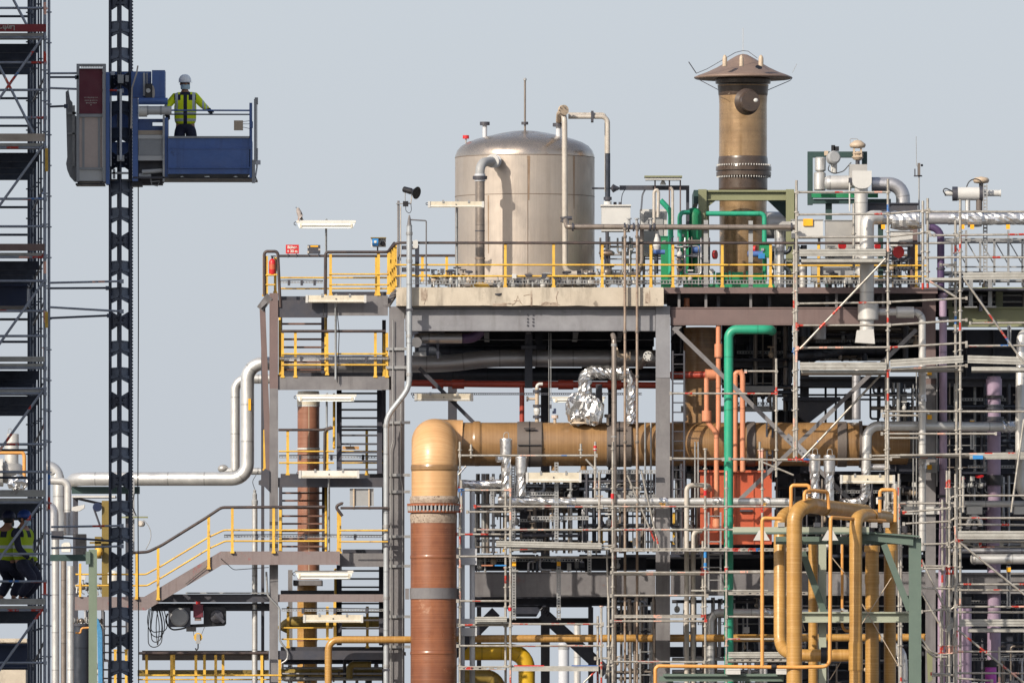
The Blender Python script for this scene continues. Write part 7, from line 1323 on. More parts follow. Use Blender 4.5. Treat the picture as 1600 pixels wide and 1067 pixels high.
for a, q in (((1340, 985, OD+.3), (1393, 902, OD+.3)), ((1344, 938, OD+.3), (1404, 1040, OD+.3)), ((1258, 985, OD+1.5), (1242, 940, OD+1.5)), ((1298, 868, OD+1.9), (1344, 925, OD+1.9)), ((1316, 1030, OD+.3), (1296, 1062, OD+.3))): part(of2, 'tie_rod', MB().tb([a, q], .8, seg=6), M['beige'])
for x in (1221, 1277, 1328, 1366, 1385): part(of2, 'saddle', MB().bx(x-5, 816, x+5, 824, OD-.2, OD+.2), M['grey'])
ob(1030, 1056, 1225, 1064, .5, .8, 'teal_steel'); ob(1036, 1052, 1225, 1056, .4, .9, 'teal_steel', 'flange'); ob(1044, 1064, 1052, 1100, .6, .8, 'teal_steel', 'leg'); ob(1164, 1064, 1172, 1100, .6, .8, 'teal_steel', 'leg')
def gold(lab, pts, r_, bend, **kw): return pipe(lab, pts, r_, 'frp_gold', name='frp_pipe', bend=bend, seg=30, **kw)
gold('largest golden pipe, rising in front and bending right at the top', [(1241, G(OD-1), OD-1), (1241, 800, OD-1), (1262, 789, OD-.6), (1325, 797, OD+3), (1352, 800, OD+5)], 12.2, 24, collars=[(1287, 793, OD+.8, (.35,1,-.05), 6, 12.8, 'frp_gold')])
gold('golden pipe with a bottom bend, left of the largest one', [(1233, 800, OD+1.5), (1218.5, 806, OD+1.2), (1218.5, 1012, OD+.6), (1240, 1023.5, OD), (1330, 1023.5, OD)], 9.6, 20, collars=[(1287, 1023.5, OD, X, 9, 13, 'black')])
gold('golden pipe with rounded elbow in the middle of the frame', [(1337, G(OD-.3), OD-.3), (1337, 810, OD-.3), (1350, 804, OD+.3), (1385, 808, OD+2.6), (1393, 812, OD+3), (1393, 900, OD+3)], 10.0, 15, collars=[(1337, 1025, OD-.3, Z_, 44, 11.2, 'frp_gold'), (1362, 806, OD+1.0, (.4,1,0), 4, 10.8, 'frp_gold')])
gold('widest rear golden pipe with a conical reducer at the top', [(1362.5, G(OD+2), OD+2), (1362.5, 852, OD+2)], 10.6, 10, collars=[(1362.5, 905, OD+2, Z_, 14, 11.6, 'frp_gold'), (1362.5, 857, OD+2, Z_, 10, 12.4, 'frp_gold')])
gold('rear golden pipe just left of the thick green post', [(1390.5, G(OD+2.4), OD+2.4), (1390.5, 860, OD+2.4)], 9.4, 10); gold('slim rear golden pipe beside the sage green inner post', [(1270.5, G(OD+2.6), OD+2.6), (1270.5, 850, OD+2.6)], 7.4, 8)
def amber(lab, pts, r_=2.9, bend=5): 
    return pipe(lab, pts, r_, 'amber', name='heating_pipe', bend=bend, seg=12)
amber('amber small bore pipe hanging at the left of the golden pipes and running left', [(1221, 810, OD-1.2), (1191, 809, OD-1.2), (1191, 1040, OD-1.2)]); amber('amber small bore pipe looping down in front of the frame middle', [(1383, 814, OD+1), (1298, 808, OD-1.3), (1296.5, 1034, OD-1.3), (1290, 1041, OD-1.3), (1245, 1042, OD-1.3)])
amber('amber small bore pipe along the bottom with an end turning down', [(1246, 1042, OD-1.2), (1028, 1040, OD-1.2), (1024, 1044, OD-1.2), (1024, 1120, OD-1.2)]); amber('amber square loop standing on the largest golden pipe', [(1236, 800, OD-.4), (1236, 758, OD-.4), (1265, 758, OD-.4), (1265, 792, OD-.4)])
amber('amber low loop right of the tall square loop', [(1257, 782, OD-.9), (1257, 768, OD-.9), (1266, 766, OD-.7), (1293, 768, OD-.2), (1295, 795, OD-.2)]); amber('amber square loop over the right end of the golden pipes', [(1375, 800, OD+1), (1375, 765, OD+1), (1399, 765, OD+1), (1399, 815, OD+1)])
amber('slender amber pipe with a grey fitting behind the middle golden pipe', [(1316, 842, OD+2), (1316, 978, OD+2), (1320, 985, OD+2), (1330, 985, OD+2)], 2.3)
vvb = thing('valve', 'small grey valve on the slender amber pipe in the frame', 'valve', (1319, 972, OD+1.8)); part(vvb, 'body', MB().bx(1318, 952, 1325, 974, OD+1.7, OD+1.9), M['grey']); part(vvb, 'collar', MB().la((1316, 952, OD+2), [(-2, 3.4), (2, 3.4)], seg=12, smooth=False), M['grey_light'])
for lab, x, y in (('small flanged valve in the low amber loop', 1265, 773), ('small flanged valve in the right amber square loop', 1375, 778)):
    r = thing('valve', lab, 'valve', (x, y+6, OD-.3)); part(r, 'flange', MB().la((x, y, OD-.5), [(-2.4, 5), (-.6, 5), (-.6, 3.6), (.6, 3.6), (.6, 5), (2.4, 5)], seg=14, smooth=False), M['frp_lap']); part(r, 'lever', MB().bx(x-6, y-1, x-3, y+9, OD-.55, OD-.5), M['white'])
for lab, x in (('dark clip on the bottom amber pipe', 1209), ): solo('pipe_clip', lab, 'clip', MB().la((x, 1041, OD-1.2), [(-4, 4.2), (4, 4.2)], axis=X, seg=14, smooth=False), M['black'])
pipe('white clad pipe bend low behind the thick green post', [(1395, 1010, -2), (1408, 1014, -2), (1411, 1040, -2), (1411, G(-2), -2)], 7.6, 'clad', name='cladded_pipe', bend=14, seg=20)
solo('steel_plate', 'olive green narrow steel plate low beside the slim lilac pipe', 'plate', MB().pr([(1448, 1020), (1457, 1015), (1457, 1062), (1450, 1066)], -.6, -.5), M['olive'])
for lab, x0, x1 in (('white rectangular cover plate above the teal beam, left one', 1135, 1157), ('white rectangular cover plate above the teal beam, right one', 1213, 1240)): solo('cover_plate', lab, 'plate', MB().bx(x0, 1044, x1, 1053, OD+.2, OD+.6).bx(x0+1, 1045, x1-1, 1046.2, OD+.19, OD+.2), M['grey_light'])
dark_fill('narrow added dark shade block between the centre column and the tan riser', 1049, 1072, 506, 592, 8, 1.0, ribs=2)
dark_fill('added dark shade block between the salmon tank and the X brace foot', 1207, 1262, 640, 752, 7.5, 1.0, ribs=3)
dark_fill('added dark shade block under the salmon tank behind the pale elbows', 1049, 1212, 846, 900, 7, 1.0, ribs=5)
# ------------------------------------------------------------------ scaffolds on the plant
def toe(root, x0, y0, x1, y1, h, d, m='board_alu'):     # toe board from (x0,y0) to (x1,y1) (top edge), h px high
    n = P(x1, y1, d)-P(x0, y0, d); b = MB()
    for ya, yb, dd in ((0, h, 0), (h*.12, h*.26, -.014), (h*.56, h*.7, -.014)): b.pr([(x0, y0+ya), (x1, y1+ya), (x1, y1+yb), (x0, y0+yb)], d+dd, d+.03 if dd == 0 else d)
    return part(root, 'toe_board', b, M[m])
def deckp(root, x0, x1, y, d0, d1, n=3, m='board_alu', th=3.4):
    b = MB()
    for k in range(n):
        a = d0+(d1-d0)*k/n; c = d0+(d1-d0)*(k+1)/n-.02; b.plate([(x0, a), (x1, a), (x1, c), (x0, c)], YH-(P(0, y, d0).z-CZ)/S(a), th)
    return part(root, 'deck', b, M[m])
A = -2.6; B = -1.5
ru = thing('scaffold', 'tube scaffold around the tall silver downpipe at the upper right', 'scaffold', (1315, 720, A))
for x, y0, y1, d in ((1244.5, 282, 720, A), (1241, 390, 715, B), (1387.5, 280, G(A), A), (1384.5, 560, 800, B), (1334, 318, 420, B), (1442, 314, 452, A), (1449.5, 310, 450, A+.3), (1493, 345, 565, B), (1500.5, 312, G(A), A), (1494.5, 560, G(B), B)): std(ru, x, y0, min(y1, 1600), d, 2.1)
for x0, y0, x1, y1, d in ((1246,300.5,1388,300.5,A),(1246,335.5,1388,334.5,A),(1388,334,1452,328.5,A),(1452,331,1640,331,A),(1246,371,1388,370,A),(1388,370,1452,363,A),(1460,368,1640,366,A),(1454,367.5,1496,368,A),(1444,403,1500,402,A),(1500,402,1640,402.5,A),(1246,474.5,1390,472.5,A),(1388,472,1510,466,A),(1246,508.5,1390,508,A),(1388,508,1510,500,A),(1246,543.5,1390,542.5,A),(1388,543,1510,535.5,A),(1516,505,1640,504,A),(1510,540.5,1640,539.5,A),
    (1378,642.5,1640,643,A),(1378,677.5,1556,677.5,A),(1380,649,1436,649,B),(1384,684,1436,684,B),(1210,718,1392,717,A),(1360,712,1640,707,A),(1388,714,1640,713.5,B),(1440,380,1500,380,B),(1470,414,1492,414,B)): led(ru, x0, y0, x1, y1, d, 1.75)
toe(ru, 1249, 389.5, 1384, 389, 11, A-.1); deckp(ru, 1252, 1384, 404, A, B+.6, 3, th=5.5); toe(ru, 1505, 426, 1640, 425, 11, A-.1); deckp(ru, 1446, 1500, 434, A, B+.4, 2, th=4)
toe(ru, 1250, 566, 1385, 566, 12, A-.1); deckp(ru, 1252, 1386, 578.5, A, B+1, 3, th=4); toe(ru, 1391, 562, 1505, 555, 11.5, A-.1); led(ru, 1390, 577, 1510, 571, A, 2.0); toe(ru, 1512, 555, 1640, 559, 12, A-.1); deckp(ru, 1518, 1640, 573, A, B+.6, 3, th=6); deckp(ru, 1391, 1505, 575, A+.2, B+1, 3, th=3)
deckp(ru, 1406, 1640, 709, A+.1, B+1, 3, th=3); toe(ru, 1515, 709, 1640, 709, 8, A-.1)
for k, (x0, x1) in enumerate(((1507, 1552),)): part(ru, 'toe_board', MB().bx(x0+13, 711, x1-16, 717, A-.2, A-.12), M['blue_bright'])
for a in ((1384,404,1250,545,A-.1),(1507,437,1602,570,A-.1),(1450,438,1495,465,A),(1446,436,1490,460,B),(1386,575,1250,720,B),(1600,655,1580,800,A-.4)): dia(ru, *a[:4], a[4], 1.8)
for y in (416, 560, 705): dia(ru, 1388, y, 1441, y-24, A, 1.6, d1=B) if False else None
rl = thing('scaffold', 'tube scaffold with two long decks at the lower right edge', 'scaffold', (1540, G(-4), -4))
A = -4.2; B = -3.2
for x, y0, y1, d in ((1493, 740, G(A), A), (1483.5, 735, G(B), B), (1479.5, 735, 1600, B+.4), (1472.5, 780, 1600, B+.2), (1505, 744, 800, A), (1470, 950, 1600, B), (1404.5, 740, 1040, B), (1408, 840, 1090, B+.4), (1561.5, 1010, 1100, A)): std(rl, x, y0, min(y1, 1500), d, 1.9)
for x0, y0, x1, y1, d in ((1494,774,1640,774,A),(1494,809,1640,809,A),(1494,819,1640,820,B),(1412,800,1484,794,B),(1412,818,1484,814,B),(1484,814,1494,808,B),(1484,778,1494,774,B),(1440,850,1480,849,B),(1480,850,1492,845,B),(1494,912.5,1640,912.5,A),(1494,921.5,1640,922,B),(1494,947.5,1640,947.5,A),(1494,956,1640,956.5,B),(1440,884,1482,884,B),(1440,888,1474,888,B),(1440,955,1482,951,B),(1484,953,1494,946,B),(1478,984,1494,975,B),(1494,1017.5,1640,1017.5,A),(1494,1051,1640,1051.5,A),(1494,1059,1550,1063,B),(1458,1055,1492,1054,B),(1456,1052,1484,1053,A),(1494,843,1640,846,A),(1440,918,1490,920,B),(1388,786,1492,786,B+.3)): led(rl, x0, y0, x1, y1, d, 1.7)
toe(rl, 1497, 829, 1640, 829, 13, A-.1); deckp(rl, 1500, 1640, 843, A, B+.5, 3, th=3.6); toe(rl, 1499, 967, 1640, 967, 11, A-.1); deckp(rl, 1512, 1640, 981, A, B+.8, 3, th=6)
toe(rl, 1480, 978, 1494, 969, 9, A+.1); 
bb = part(rl, 'girder', MB().tb([(1500, 846, A+.3), (1524, 854, A+.3), (1640, 854, A+.3)], 1.4, seg=8), M['scaff']); bb = None
for x in (1531, 1565, 1598): part(rl, 'girder_web', MB().bx(x-3, 846, x+3, 853.5, A+.25, A+.35), M['scaff'])
for a in ((1497,845,1640,960,A-.1),(1497,984,1640,1098,A-.1),(1440,874,1480,958,B),(1440,925,1474,985,B),(1492,845,1486,940,B+.1),(1490,990,1482,1080,B+.1)): dia(rl, *a[:4], a[4], 1.8)
part(rl, 'handrail', MB().tb([(1440, 997, B), (1456, 1020, B), (1484, 1022, B), (1492, 1019, B)], 1.7, bend=8, seg=8), M['scaff']); part(rl, 'handrail', MB().tb([(1440, 1006, B), (1458, 1026, B), (1480, 1026, B)], 1.7, bend=8, seg=8), M['scaff'])
cs = thing('scaffold', 'tube scaffold with several decks in the middle between brown pipe and green pipe', 'scaffold', (930, G(-2), -2)); A = -2.2; B = -1.3
for x, y0, y1, d in ((797.5, 742, 1600, A), (718.5, 690, 1600, B), (721, 750, 800, A), (736, 694, 715, B), (790, 760, 1600, B), (907.5, 693, 715, B), (930, 690, 780, A), (936.5, 737, 858, A), (939.5, 946, 1100, A), (934, 962, 1100, B), (957.5, 690, 1600, A), (951, 930, 1600, B), (1102, 700, 1600, A), (1098, 845, 960, B), (1135, 735, 1600, A), (1191, 700, 860, B), (1213, 560, 745, B), (1187, 690, 735, B)): std(cs, x, y0, min(y1, 1500), d, 1.9)
for x0, y0, x1, y1, d in ((718,711.5,932,711.5,A),(718,765.5,797,765.5,A),(742,791,940,791.5,A),(730,799.5,797,799.5,B),(742,827.5,1262,827,A),(715,834.5,797,834.5,B),(797,859,958,852,A),(715,869,797,869,A),(797,870,960,870,B),(955,860,1262,857.5,A),(955,894,1262,894,A),(955,897,1100,897,B),(955,930,1105,930,A),(715,938.5,797,938.5,A),(715,976,797,976,B),(797,974.5,942,974.5,A),(955,970,1103,970,A),(715,1008.5,797,1008.5,A),(797,1008.5,942,1008.5,A),(955,1033,1100,1034,A),(1135,892.5,1215,892,A),(1135,963,1215,963.5,A),(1135,998,1215,998,A),(1135,1034,1260,1032,A),(930,1028,952,1028,B),(940,791,1262,791,A),(1085,892,1126,893,B),(1160,717,1262,720,B),(1048,716,1130,717,B),(1165,580,1213,580,B),(1048,614.5,1213,615,B),(986,761,1000,763,B),(1140,717,1190,718,A)): led(cs, x0, y0, x1, y1, d, 1.7)
toe(cs, 775, 844.5, 940, 848, 9, A-.1); deckp(cs, 800, 955, 855, A, B+.8, 3, th=3); toe(cs, 742, 963, 792, 963, 8, A-.1); deckp(cs, 742, 795, 971, A, B+.4, 2, th=3)
b = MB(); b.bx(800, 1042, 935, 1048, A-.1, A-.07); part(cs, 'toe_board', b, M['board_alu']); deckp(cs, 716, 935, 1040, A+.05, B+.6, 3, th=2.4)
b = MB().bx(803, 1038.6, 850, 1040.4, A-.1, A-.02); part(cs, 'edge_strip', b, M['red']); part(cs, 'edge_strip', MB().bx(893, 1038.6, 934, 1040.4, A-.1, A-.02), M['blue']); part(cs, 'edge_strip', MB().bx(773, 882, 791, 884, A-.1, A), M['blue_bright']); part(cs, 'edge_strip', MB().bx(752, 882, 770, 884, A-.1, A), M['salmon'])
def lattice(x0, x1, y, d, h=5):        # perforated deck edge beam
    b = MB().bx(x0, y, x1, y+1.4, d, d+.06).bx(x0, y+h-1.4, x1, y+h, d, d+.06); x = x0
    while x < x1: b.bx(x, y+1.4, min(x+8, x1), y+h-1.4, d+.01, d+.05); x += 12
    return part(cs, 'deck_beam', b, M['scaff'])
for x0, x1, y in ((960, 1262, 856), (960, 1100, 960), (1138, 1262, 924), (1138, 1240, 1028), (716, 790, 1041)): lattice(x0, x1, y, A-.06)
deckp(cs, 960, 1262, 857, A+.1, B+.9, 3, th=2.4); deckp(cs, 960, 1100, 962, A+.1, B+.5, 2, th=2.2); toe(cs, 1138, 1018, 1262, 1018, 9, A-.1); deckp(cs, 1080, 1200, 921, A+.1, B+.3, 2, th=2.2)
for a in ((728,728,716,742,A),(915,717,930,733,A),(980,742,1023,845,B),(932,1046,912,1066,A),(1192,722,1240,742,B),(957,1000,946,1060,B),(948,860,951,960,B),(1002,735,1030,858,B)): dia(cs, *a[:4], a[4], 1.5)
for x, y in ((930, 700), (718, 764), (797, 950), (1102, 770), (1135, 890), (957, 775)): part(cs, 'red_sleeve', MB().la((x, y, A if x != 718 else B), [(-4, 2.7), (4, 2.7)], seg=10), M['red'])
for y in (866, 884): part(cs, 'blue_sleeve', MB().la((1102, y, A), [(-5, 2.5), (5, 2.5)], seg=10), M['blue_bright'])
# ------------------------------------------------------------------ racks of small bore piping that fill the frame
def rack(label, x0, x1, y0, y1, d0, d1, n, seed, mats=('old_pipe', 'dark_pipe', 'galv', 'clad_dull', 'dark_steel'), rmin=1.0, rmax=3.4, valves=5, boxes=3, trays=2):
    q = random.Random(seed); r = thing('piping_rack', label, 'small piping', ((x0+x1)/2, y1, d0))
    for k in range(n):
        d = q.uniform(d0, d1); ra = q.uniform(rmin, rmax)**1.0; m = q.choice(mats); kind = q.random(); x = q.uniform(x0+3, x1-3); y = q.uniform(y0+3, y1-3)
        if kind < .38: pts = [(x, y0-2, d), (x, y1+2, d)]
        elif kind < .62: pts = [(x0, y, d), (x1, y, d)]
        elif kind < .86:
            xb = min(x1, max(x0, x+q.choice((-1, 1))*q.uniform(18, 70))); pts = [(x, q.choice((y0, y1)), d), (x, y, d), (xb, y, d), (xb, q.choice((y0, y1)), d+.2)]
        else: pts = [(x, y1, d), (x, y, d), (x, y, d+1.2)]
        p_ = part(r, 'tube', MB().tb(pts, ra, bend=ra*2.4, seg=8), M[m])
        if q.random() < .45: part(r, 'flange', MB().la((pts[0][0] if kind < .38 else (x0+x1)/2+q.uniform(-20, 20), y if kind < .62 else pts[1][1], d), [(-1.5, ra+2.2), (1.5, ra+2.2)], axis=Z_ if kind < .38 or kind >= .62 else X, seg=12, smooth=False), M[q.choice(('grey', 'dark_steel', 'old_pipe'))])
    for k in range(valves):
        x = q.uniform(x0+6, x1-6); y = q.uniform(y0+8, y1-8); d = q.uniform(d0, d1)-.1; s_ = q.uniform(.7, 1.25)
        v = part(r, 'valve', MB().sp((x, y, d), 4.2*s_, 4*s_, 5*s_).bx(x-1, y-11*s_, x+1, y-3, d-.03, d+.03).bx(x-5*s_, y-12.4*s_, x+5*s_, y-10.6*s_, d-.08, d+.08), M[q.choice(('grey', 'old_pipe', 'dark_steel', 'grey_light', 'beige'))])
    for k in range(boxes):
        x = q.uniform(x0+4, x1-14); y = q.uniform(y0+4, y1-14); w_ = q.uniform(6, 13); h_ = q.uniform(7, 15); d = q.uniform(d0, d1)
        part(r, 'junction_box', MB().bx(x, y, x+w_, y+h_, d, d+.25).bx(x+w_*.3, y+h_, x+w_*.5, y+h_+6, d+.1, d+.15), M[q.choice(('grey', 'grey_light', 'dark_steel', 'dark'))])
    for k in range(trays):
        y = q.uniform(y0+4, y1-4); d = q.uniform(d0, d1); xa = q.uniform(x0, x0+(x1-x0)*.3); xb = q.uniform(x0+(x1-x0)*.6, x1)
        b = MB().bx(xa, y-2.2, xb, y-1.2, d, d+.06).bx(xa, y+1.2, xb, y+2.2, d, d+.06); x = xa
        while x < xb: b.bx(x, y-1.2, min(x+1.6, xb), y+1.2, d+.01, d+.05); x += 4.4
        part(r, 'tray', b, M['galv'])
rack('dense small piping between the tan duct and lower floor, left half behind the scaffold', 742, 905, 742, 862, .8, 2.8, 34, 101, valves=9, boxes=7, trays=4)
rack('dense small piping between the tan duct and lower floor, right half by the centre column', 905, 1022, 740, 862, .6, 2.8, 30, 102, valves=8, boxes=7, trays=4)
rack('small piping between the centre column and the salmon tank', 1048, 1094, 690, 862, .8, 2.6, 16, 103, valves=4, boxes=4)
rack('small piping low in the frame, left of the centre column', 950, 1022, 935, 1080, .8, 3, 22, 104, valves=4, boxes=4)
rack('small piping low in the frame, right of the centre column', 1050, 1190, 935, 1080, 1.2, 3, 24, 105, valves=6, boxes=5)
rack('small piping in front of the low dark shade block behind the yellow bends', 1210, 1440, 750, 862, .8, 4, 34, 106, valves=10, boxes=8, trays=4)
rack('small piping behind the golden pipes at the bottom', 1190, 1440, 935, 1080, 1, 4, 26, 107, valves=6, boxes=6)
rack('small piping in the shade under the lower floor', 735, 1020, 868, 894, 2.2, 3.4, 8, 108, valves=5, boxes=5, trays=1, rmax=2.5)
rack('small piping behind the lower scaffold between the lilac pipes', 1480, 1640, 745, 880, 2, 4, 26, 109, valves=8, boxes=6, trays=3)
rack('small piping in shade behind the thick lilac pipe', 1470, 1640, 600, 738, 2.4, 5, 22, 110, valves=7, boxes=5)
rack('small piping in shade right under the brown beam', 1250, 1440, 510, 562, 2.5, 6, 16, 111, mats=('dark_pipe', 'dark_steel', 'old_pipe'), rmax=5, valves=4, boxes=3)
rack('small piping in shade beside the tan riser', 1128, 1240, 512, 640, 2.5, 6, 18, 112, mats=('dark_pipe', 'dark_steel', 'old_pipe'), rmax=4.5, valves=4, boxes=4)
rack('small piping above the tan duct left of the white downpipe', 1360, 1440, 600, 662, 2.5, 5, 14, 113, valves=3, boxes=3, trays=1)
rack('small piping at the bottom right corner behind the scaffold', 1470, 1640, 935, 1080, 1.8, 4, 20, 114, valves=5, boxes=4)
rack('small piping on the roof behind the chimney railing', 1206, 1262, 385, 448, 1.8, 4, 12, 115, valves=5, boxes=3, trays=1)
rack('small piping on the roof between the tank and green panel', 938, 1034, 372, 446, 2.2, 4.5, 16, 116, valves=7, boxes=4, trays=1, rmax=2.4)
rack('small piping on the roof behind the upper scaffold', 1286, 1440, 380, 447, 1.8, 4.5, 24, 117, valves=9, boxes=6, trays=2)
rack('small piping among the green exchanger and the olive frame', 1050, 1108, 372, 446, 1.0, 1.5, 12, 118, valves=5, boxes=3, trays=0, rmax=1.8)
rack('small piping around the tank foot left of the inlet pipe', 668, 740, 424, 447, .5, 1.2, 9, 119, valves=7, boxes=3, trays=1, rmax=1.6)
rack('small piping at the slab edge in front of the tank', 770, 935, 434, 448, .3, .9, 8, 120, valves=8, boxes=3, trays=1, rmax=1.3)
rack('small piping at the gallery by the right picture edge', 1484, 1640, 430, 478, 1.6, 2.3, 14, 121, valves=5, boxes=4, trays=1, rmax=2.4)
rack('small piping behind the trolley hoist and lower stair tower', 440, 606, 1030, 1075, 2.2, 4, 12, 122, valves=4, boxes=3, trays=1)
rack('small piping left of the mast foot under the gangway', 115, 170, 955, 1075, .8, 2.8, 12, 123, valves=5, boxes=3, trays=1, rmax=2.2)
# thin conduits and cables on the steel faces
def conduits(label, pts_list, m='galv', r_=.9):
    t = thing('cable_conduit', label, 'conduit', pts_list[0][0])
    for pts in pts_list: part(t, 'conduit', MB().tb(pts, r_, bend=4, seg=6), M[m])
    return t
conduits('thin conduits strapped to the left main column', [[(611, 1090, -.08), (611, 700, -.08), (614, 690, -.08), (614, 500, -.08)], [(629, 1090, -.08), (629, 760, -.08), (626, 748, -.08), (626, 620, -.08)]])
conduits('thin cables dropping beside the second landing lamp pole', [[(527, 598, -.1), (530, 520, -.1), (526, 480, -.3)], [(505, 494, -.1), (508, 470, -.1)]], 'black', .7)
conduits('thin black cables along the gangway beam', [[(345, 872, -.6), (365, 890, -.55), (420, 886, -.5)], [(290, 912, -.6), (325, 884, -.6), (326, 860, -.6)]], 'black', .6)
conduits('pair of thin conduits down the brown right column', [[(1427, 1090, .1), (1427, 600, .1)], [(1432, 1090, .12), (1432, 580, .12)], [(1464, 760, .2), (1464, 560, .2)]], 'galv', 1.1)
# ------------------------------------------------------------------ equipment low at the left, behind the mast
tl = thing('trolley_hoist', 'electric trolley hoist with round motor covers hanging under the gangway', 'hoist', (308, 978, .5))
part(tl, 'runway_beam', MB().bx(232, 928, 421, 940.5, .5, .56), M['dark_steel']); part(tl, 'lower_beam', MB().ib(236, 421, 942, 954, .9, .2), M['dark_steel'])
part(tl, 'cable_tray', MB().bx(290, 925, 421, 927, .4, .6), M['grey'])
m1 = part(tl, 'motor_case', MB().bx(263, 949, 297, 979, .3, .9), M['dark_steel']); part(m1, 'motor_cover', MB().la((280.5, 964, .3), [(0, 14.4), (3, 14.4), (5, 12)], axis=(0,-1,0), seg=32, smooth=False), M['grey'])
c_ = part(tl, 'clamp_block', MB().bx(302, 944, 317, 964, .2, .7), M['maroon']); part(c_, 'lower_block', MB().bx(304, 964, 314, 969, .25, .6), M['board_brown']); part(c_, 'hanger', MB().bx(306, 939, 313, 945, .3, .6), M['red'])
f_ = part(tl, 'drum_frame', MB().pr([(318, 948), (350, 948), (353, 951), (353, 974), (350, 977), (297, 980), (297, 975), (318, 974)], .5, .9), M['black']); part(f_, 'drum', MB().la((339, 963, .5), [(0, 11), (5, 10), (6, 4)], axis=(0,-1,0), seg=26, smooth=False), M['dark_steel']); part(f_, 'arm', MB().br((336, 958, .3), (350, 972, .3), 5), M['dark_steel'])
part(tl, 'chain_box', MB().bx(291, 979, 306, 986, .3, .6), M['black'])
for x0, x1 in ((301, 303), (320, 314)): part(tl, 'rope', MB().tb([(x0, 978, .4), (x1, 993, .4)], .4, seg=6), M['dark_steel'])
hk = part(tl, 'hook_block', MB().la((309.5, 995, .4), [(-3, 6.8), (3, 6.8)], axis=(0,-1,0), seg=24, smooth=False), M['yellow']); part(hk, 'cheek', MB().pr([(307, 990), (312, 990), (313, 1005), (306, 1005)], .3, .34), M['grey']); part(hk, 'hook', MB().tb([(309.5, 1004, .4), (309.5, 1013, .4), (306.5, 1016, .4), (305.5, 1012, .4)], 1.0, bend=2, seg=8), M['black'])
cl_ = thing('cable_loops', 'hanging loops of black cable left of the trolley hoist', 'cable', (242, 1012, .4))
for k, (x0, xm, x1, yb) in enumerate(((231, 232, 255, 1012), (234, 238, 254, 1004), (229, 240, 258, 996), (243, 246, 250, 1008), (236, 236, 262, 988))): part(cl_, 'loop', MB().tb([(x0+4, 950, .4), (x0, 975, .4+.02*k), (xm, yb, .4), (x1-3, yb-3, .4), (x1, 975, .4), (x1-6, 951, .4)], .75, bend=18, seg=6), M['black'])
part(cl_, 'supply_cable', MB().tb([(262, 958, .4), (258, 970, .4), (268, 984, .4), (285, 982, .4), (291, 980, .4)], 1.3, bend=6, seg=8), M['black'])
solo('steel_beam', 'olive brown beam under the bottom left railing', 'beam', MB().bx(222, 1016, 420, 1021, 1.8, 2.0).bx(222, 1021, 420, 1029, 1.9, 1.95).bx(222, 1029, 420, 1031, 1.8, 2.0), M['frp_lap']); solo('steel_beam', 'lower olive brown beam at the bottom left railing', 'beam', MB().bx(215, 1046, 420, 1051, 1.8, 2.0).bx(215, 1051, 420, 1053, 1.7, 2.0), M['olive_pipe'])
for lab, pts, r_, m in (('tall silver clad pipe right behind the scaffold, leftmost of three', [(86.5, 1400, -4), (86.5, 838, -4)], 6.0, 'clad'), ('slim beige clad pipe in the middle of the three by the scaffold', [(99.5, 1400, -3), (99.5, 868, -3)], 4.4, 'old_pipe'), ('tall silver clad pipe beside the olive post, rightmost of three', [(110, 1400, -4.5), (110, 884, -4.5)], 5.4, 'clad')):
    pipe(lab, pts, r_, m, name='cladded_pipe', group='clad pipes by the scaffold')
el = thing('cladded_pipe', 'silver pipe elbows stacked left of the long horizontal pipe', 'pipe', (90, 838, -2)); part(el, 'pipe_run', MB().tb([(70, 728, -2), (86, 732, -2), (92, 748, -2), (92, 805, -2)], 9.5, bend=12, seg=22), M['clad']); part(el, 'pipe_run', MB().tb([(78, 751, -2.6), (106, 752, -2.6), (106, 800, -2.6)], 5.6, bend=10, seg=18), M['clad_white']); part(el, 'pipe_run', MB().tb([(72, 790, -2.8), (84, 792, -2.8), (84, 830, -2.8)], 7.6, bend=10, seg=20), M['clad_dull']); part(el, 'drum', MB().tb([(92, 836, -2), (92, 800, -2)], 12, seg=22), M['clad']); part(el, 'drum', MB().tb([(110, 836, -1.6), (110, 798, -1.6)], 7, seg=20), M['clad_dull'])
vw = thing('valve', 'white bulky valve with domed top seen through the scaffold', 'valve', (18, 770, -6)); part(vw, 'bonnet', MB().la((20, 700, -6), [(-6, 7), (0, 9.5), (22, 9.5), (23, 6)], seg=22), M['clad_white']); part(vw, 'neck', MB().tb([(18, 735, -6), (18, 690, -6)], 11, seg=22), M['clad_white']); part(vw, 'body', MB().sp((16, 738, -6), 24, 20, 18), M['clad_white']); part(vw, 'flange', MB().la((2, 738, -6.2), [(-3, 22), (3, 22)], axis=X, seg=26, smooth=False), M['grey_light']); part(vw, 'bail', MB().tb([(12, 680, -6), (13, 670, -6), (17, 669, -6), (19, 677, -6)], .5, bend=2, seg=6), M['grey'])
amber('amber small bore pipe bending down seen through the scaffold', [(-20, 707, -7), (36, 707, -7), (38, 712, -7), (38, 745, -7)], 3.0, 6)
fw = thing('wrapped_valve', 'crumpled foil bundle seen through the scaffold', 'valve', (28, 766, -7.5)); fo2 = part(fw, 'foil_wrap', MB().sp((28, 754, -7.5), 16, 12, 11, seg=24), M['foil'])
for v in fo2.data.vertices: v.co += Vector((random.uniform(-1,1), random.uniform(-1,1), random.uniform(-1,1)))*.05
for p in fo2.data.polygons: p.use_smooth = False
solo('steel_post', 'olive green steel post left of the mast bottom', 'post', MB().iv(138.5, 151.5, 858, G(-6), -6, .35), M['post_green'])
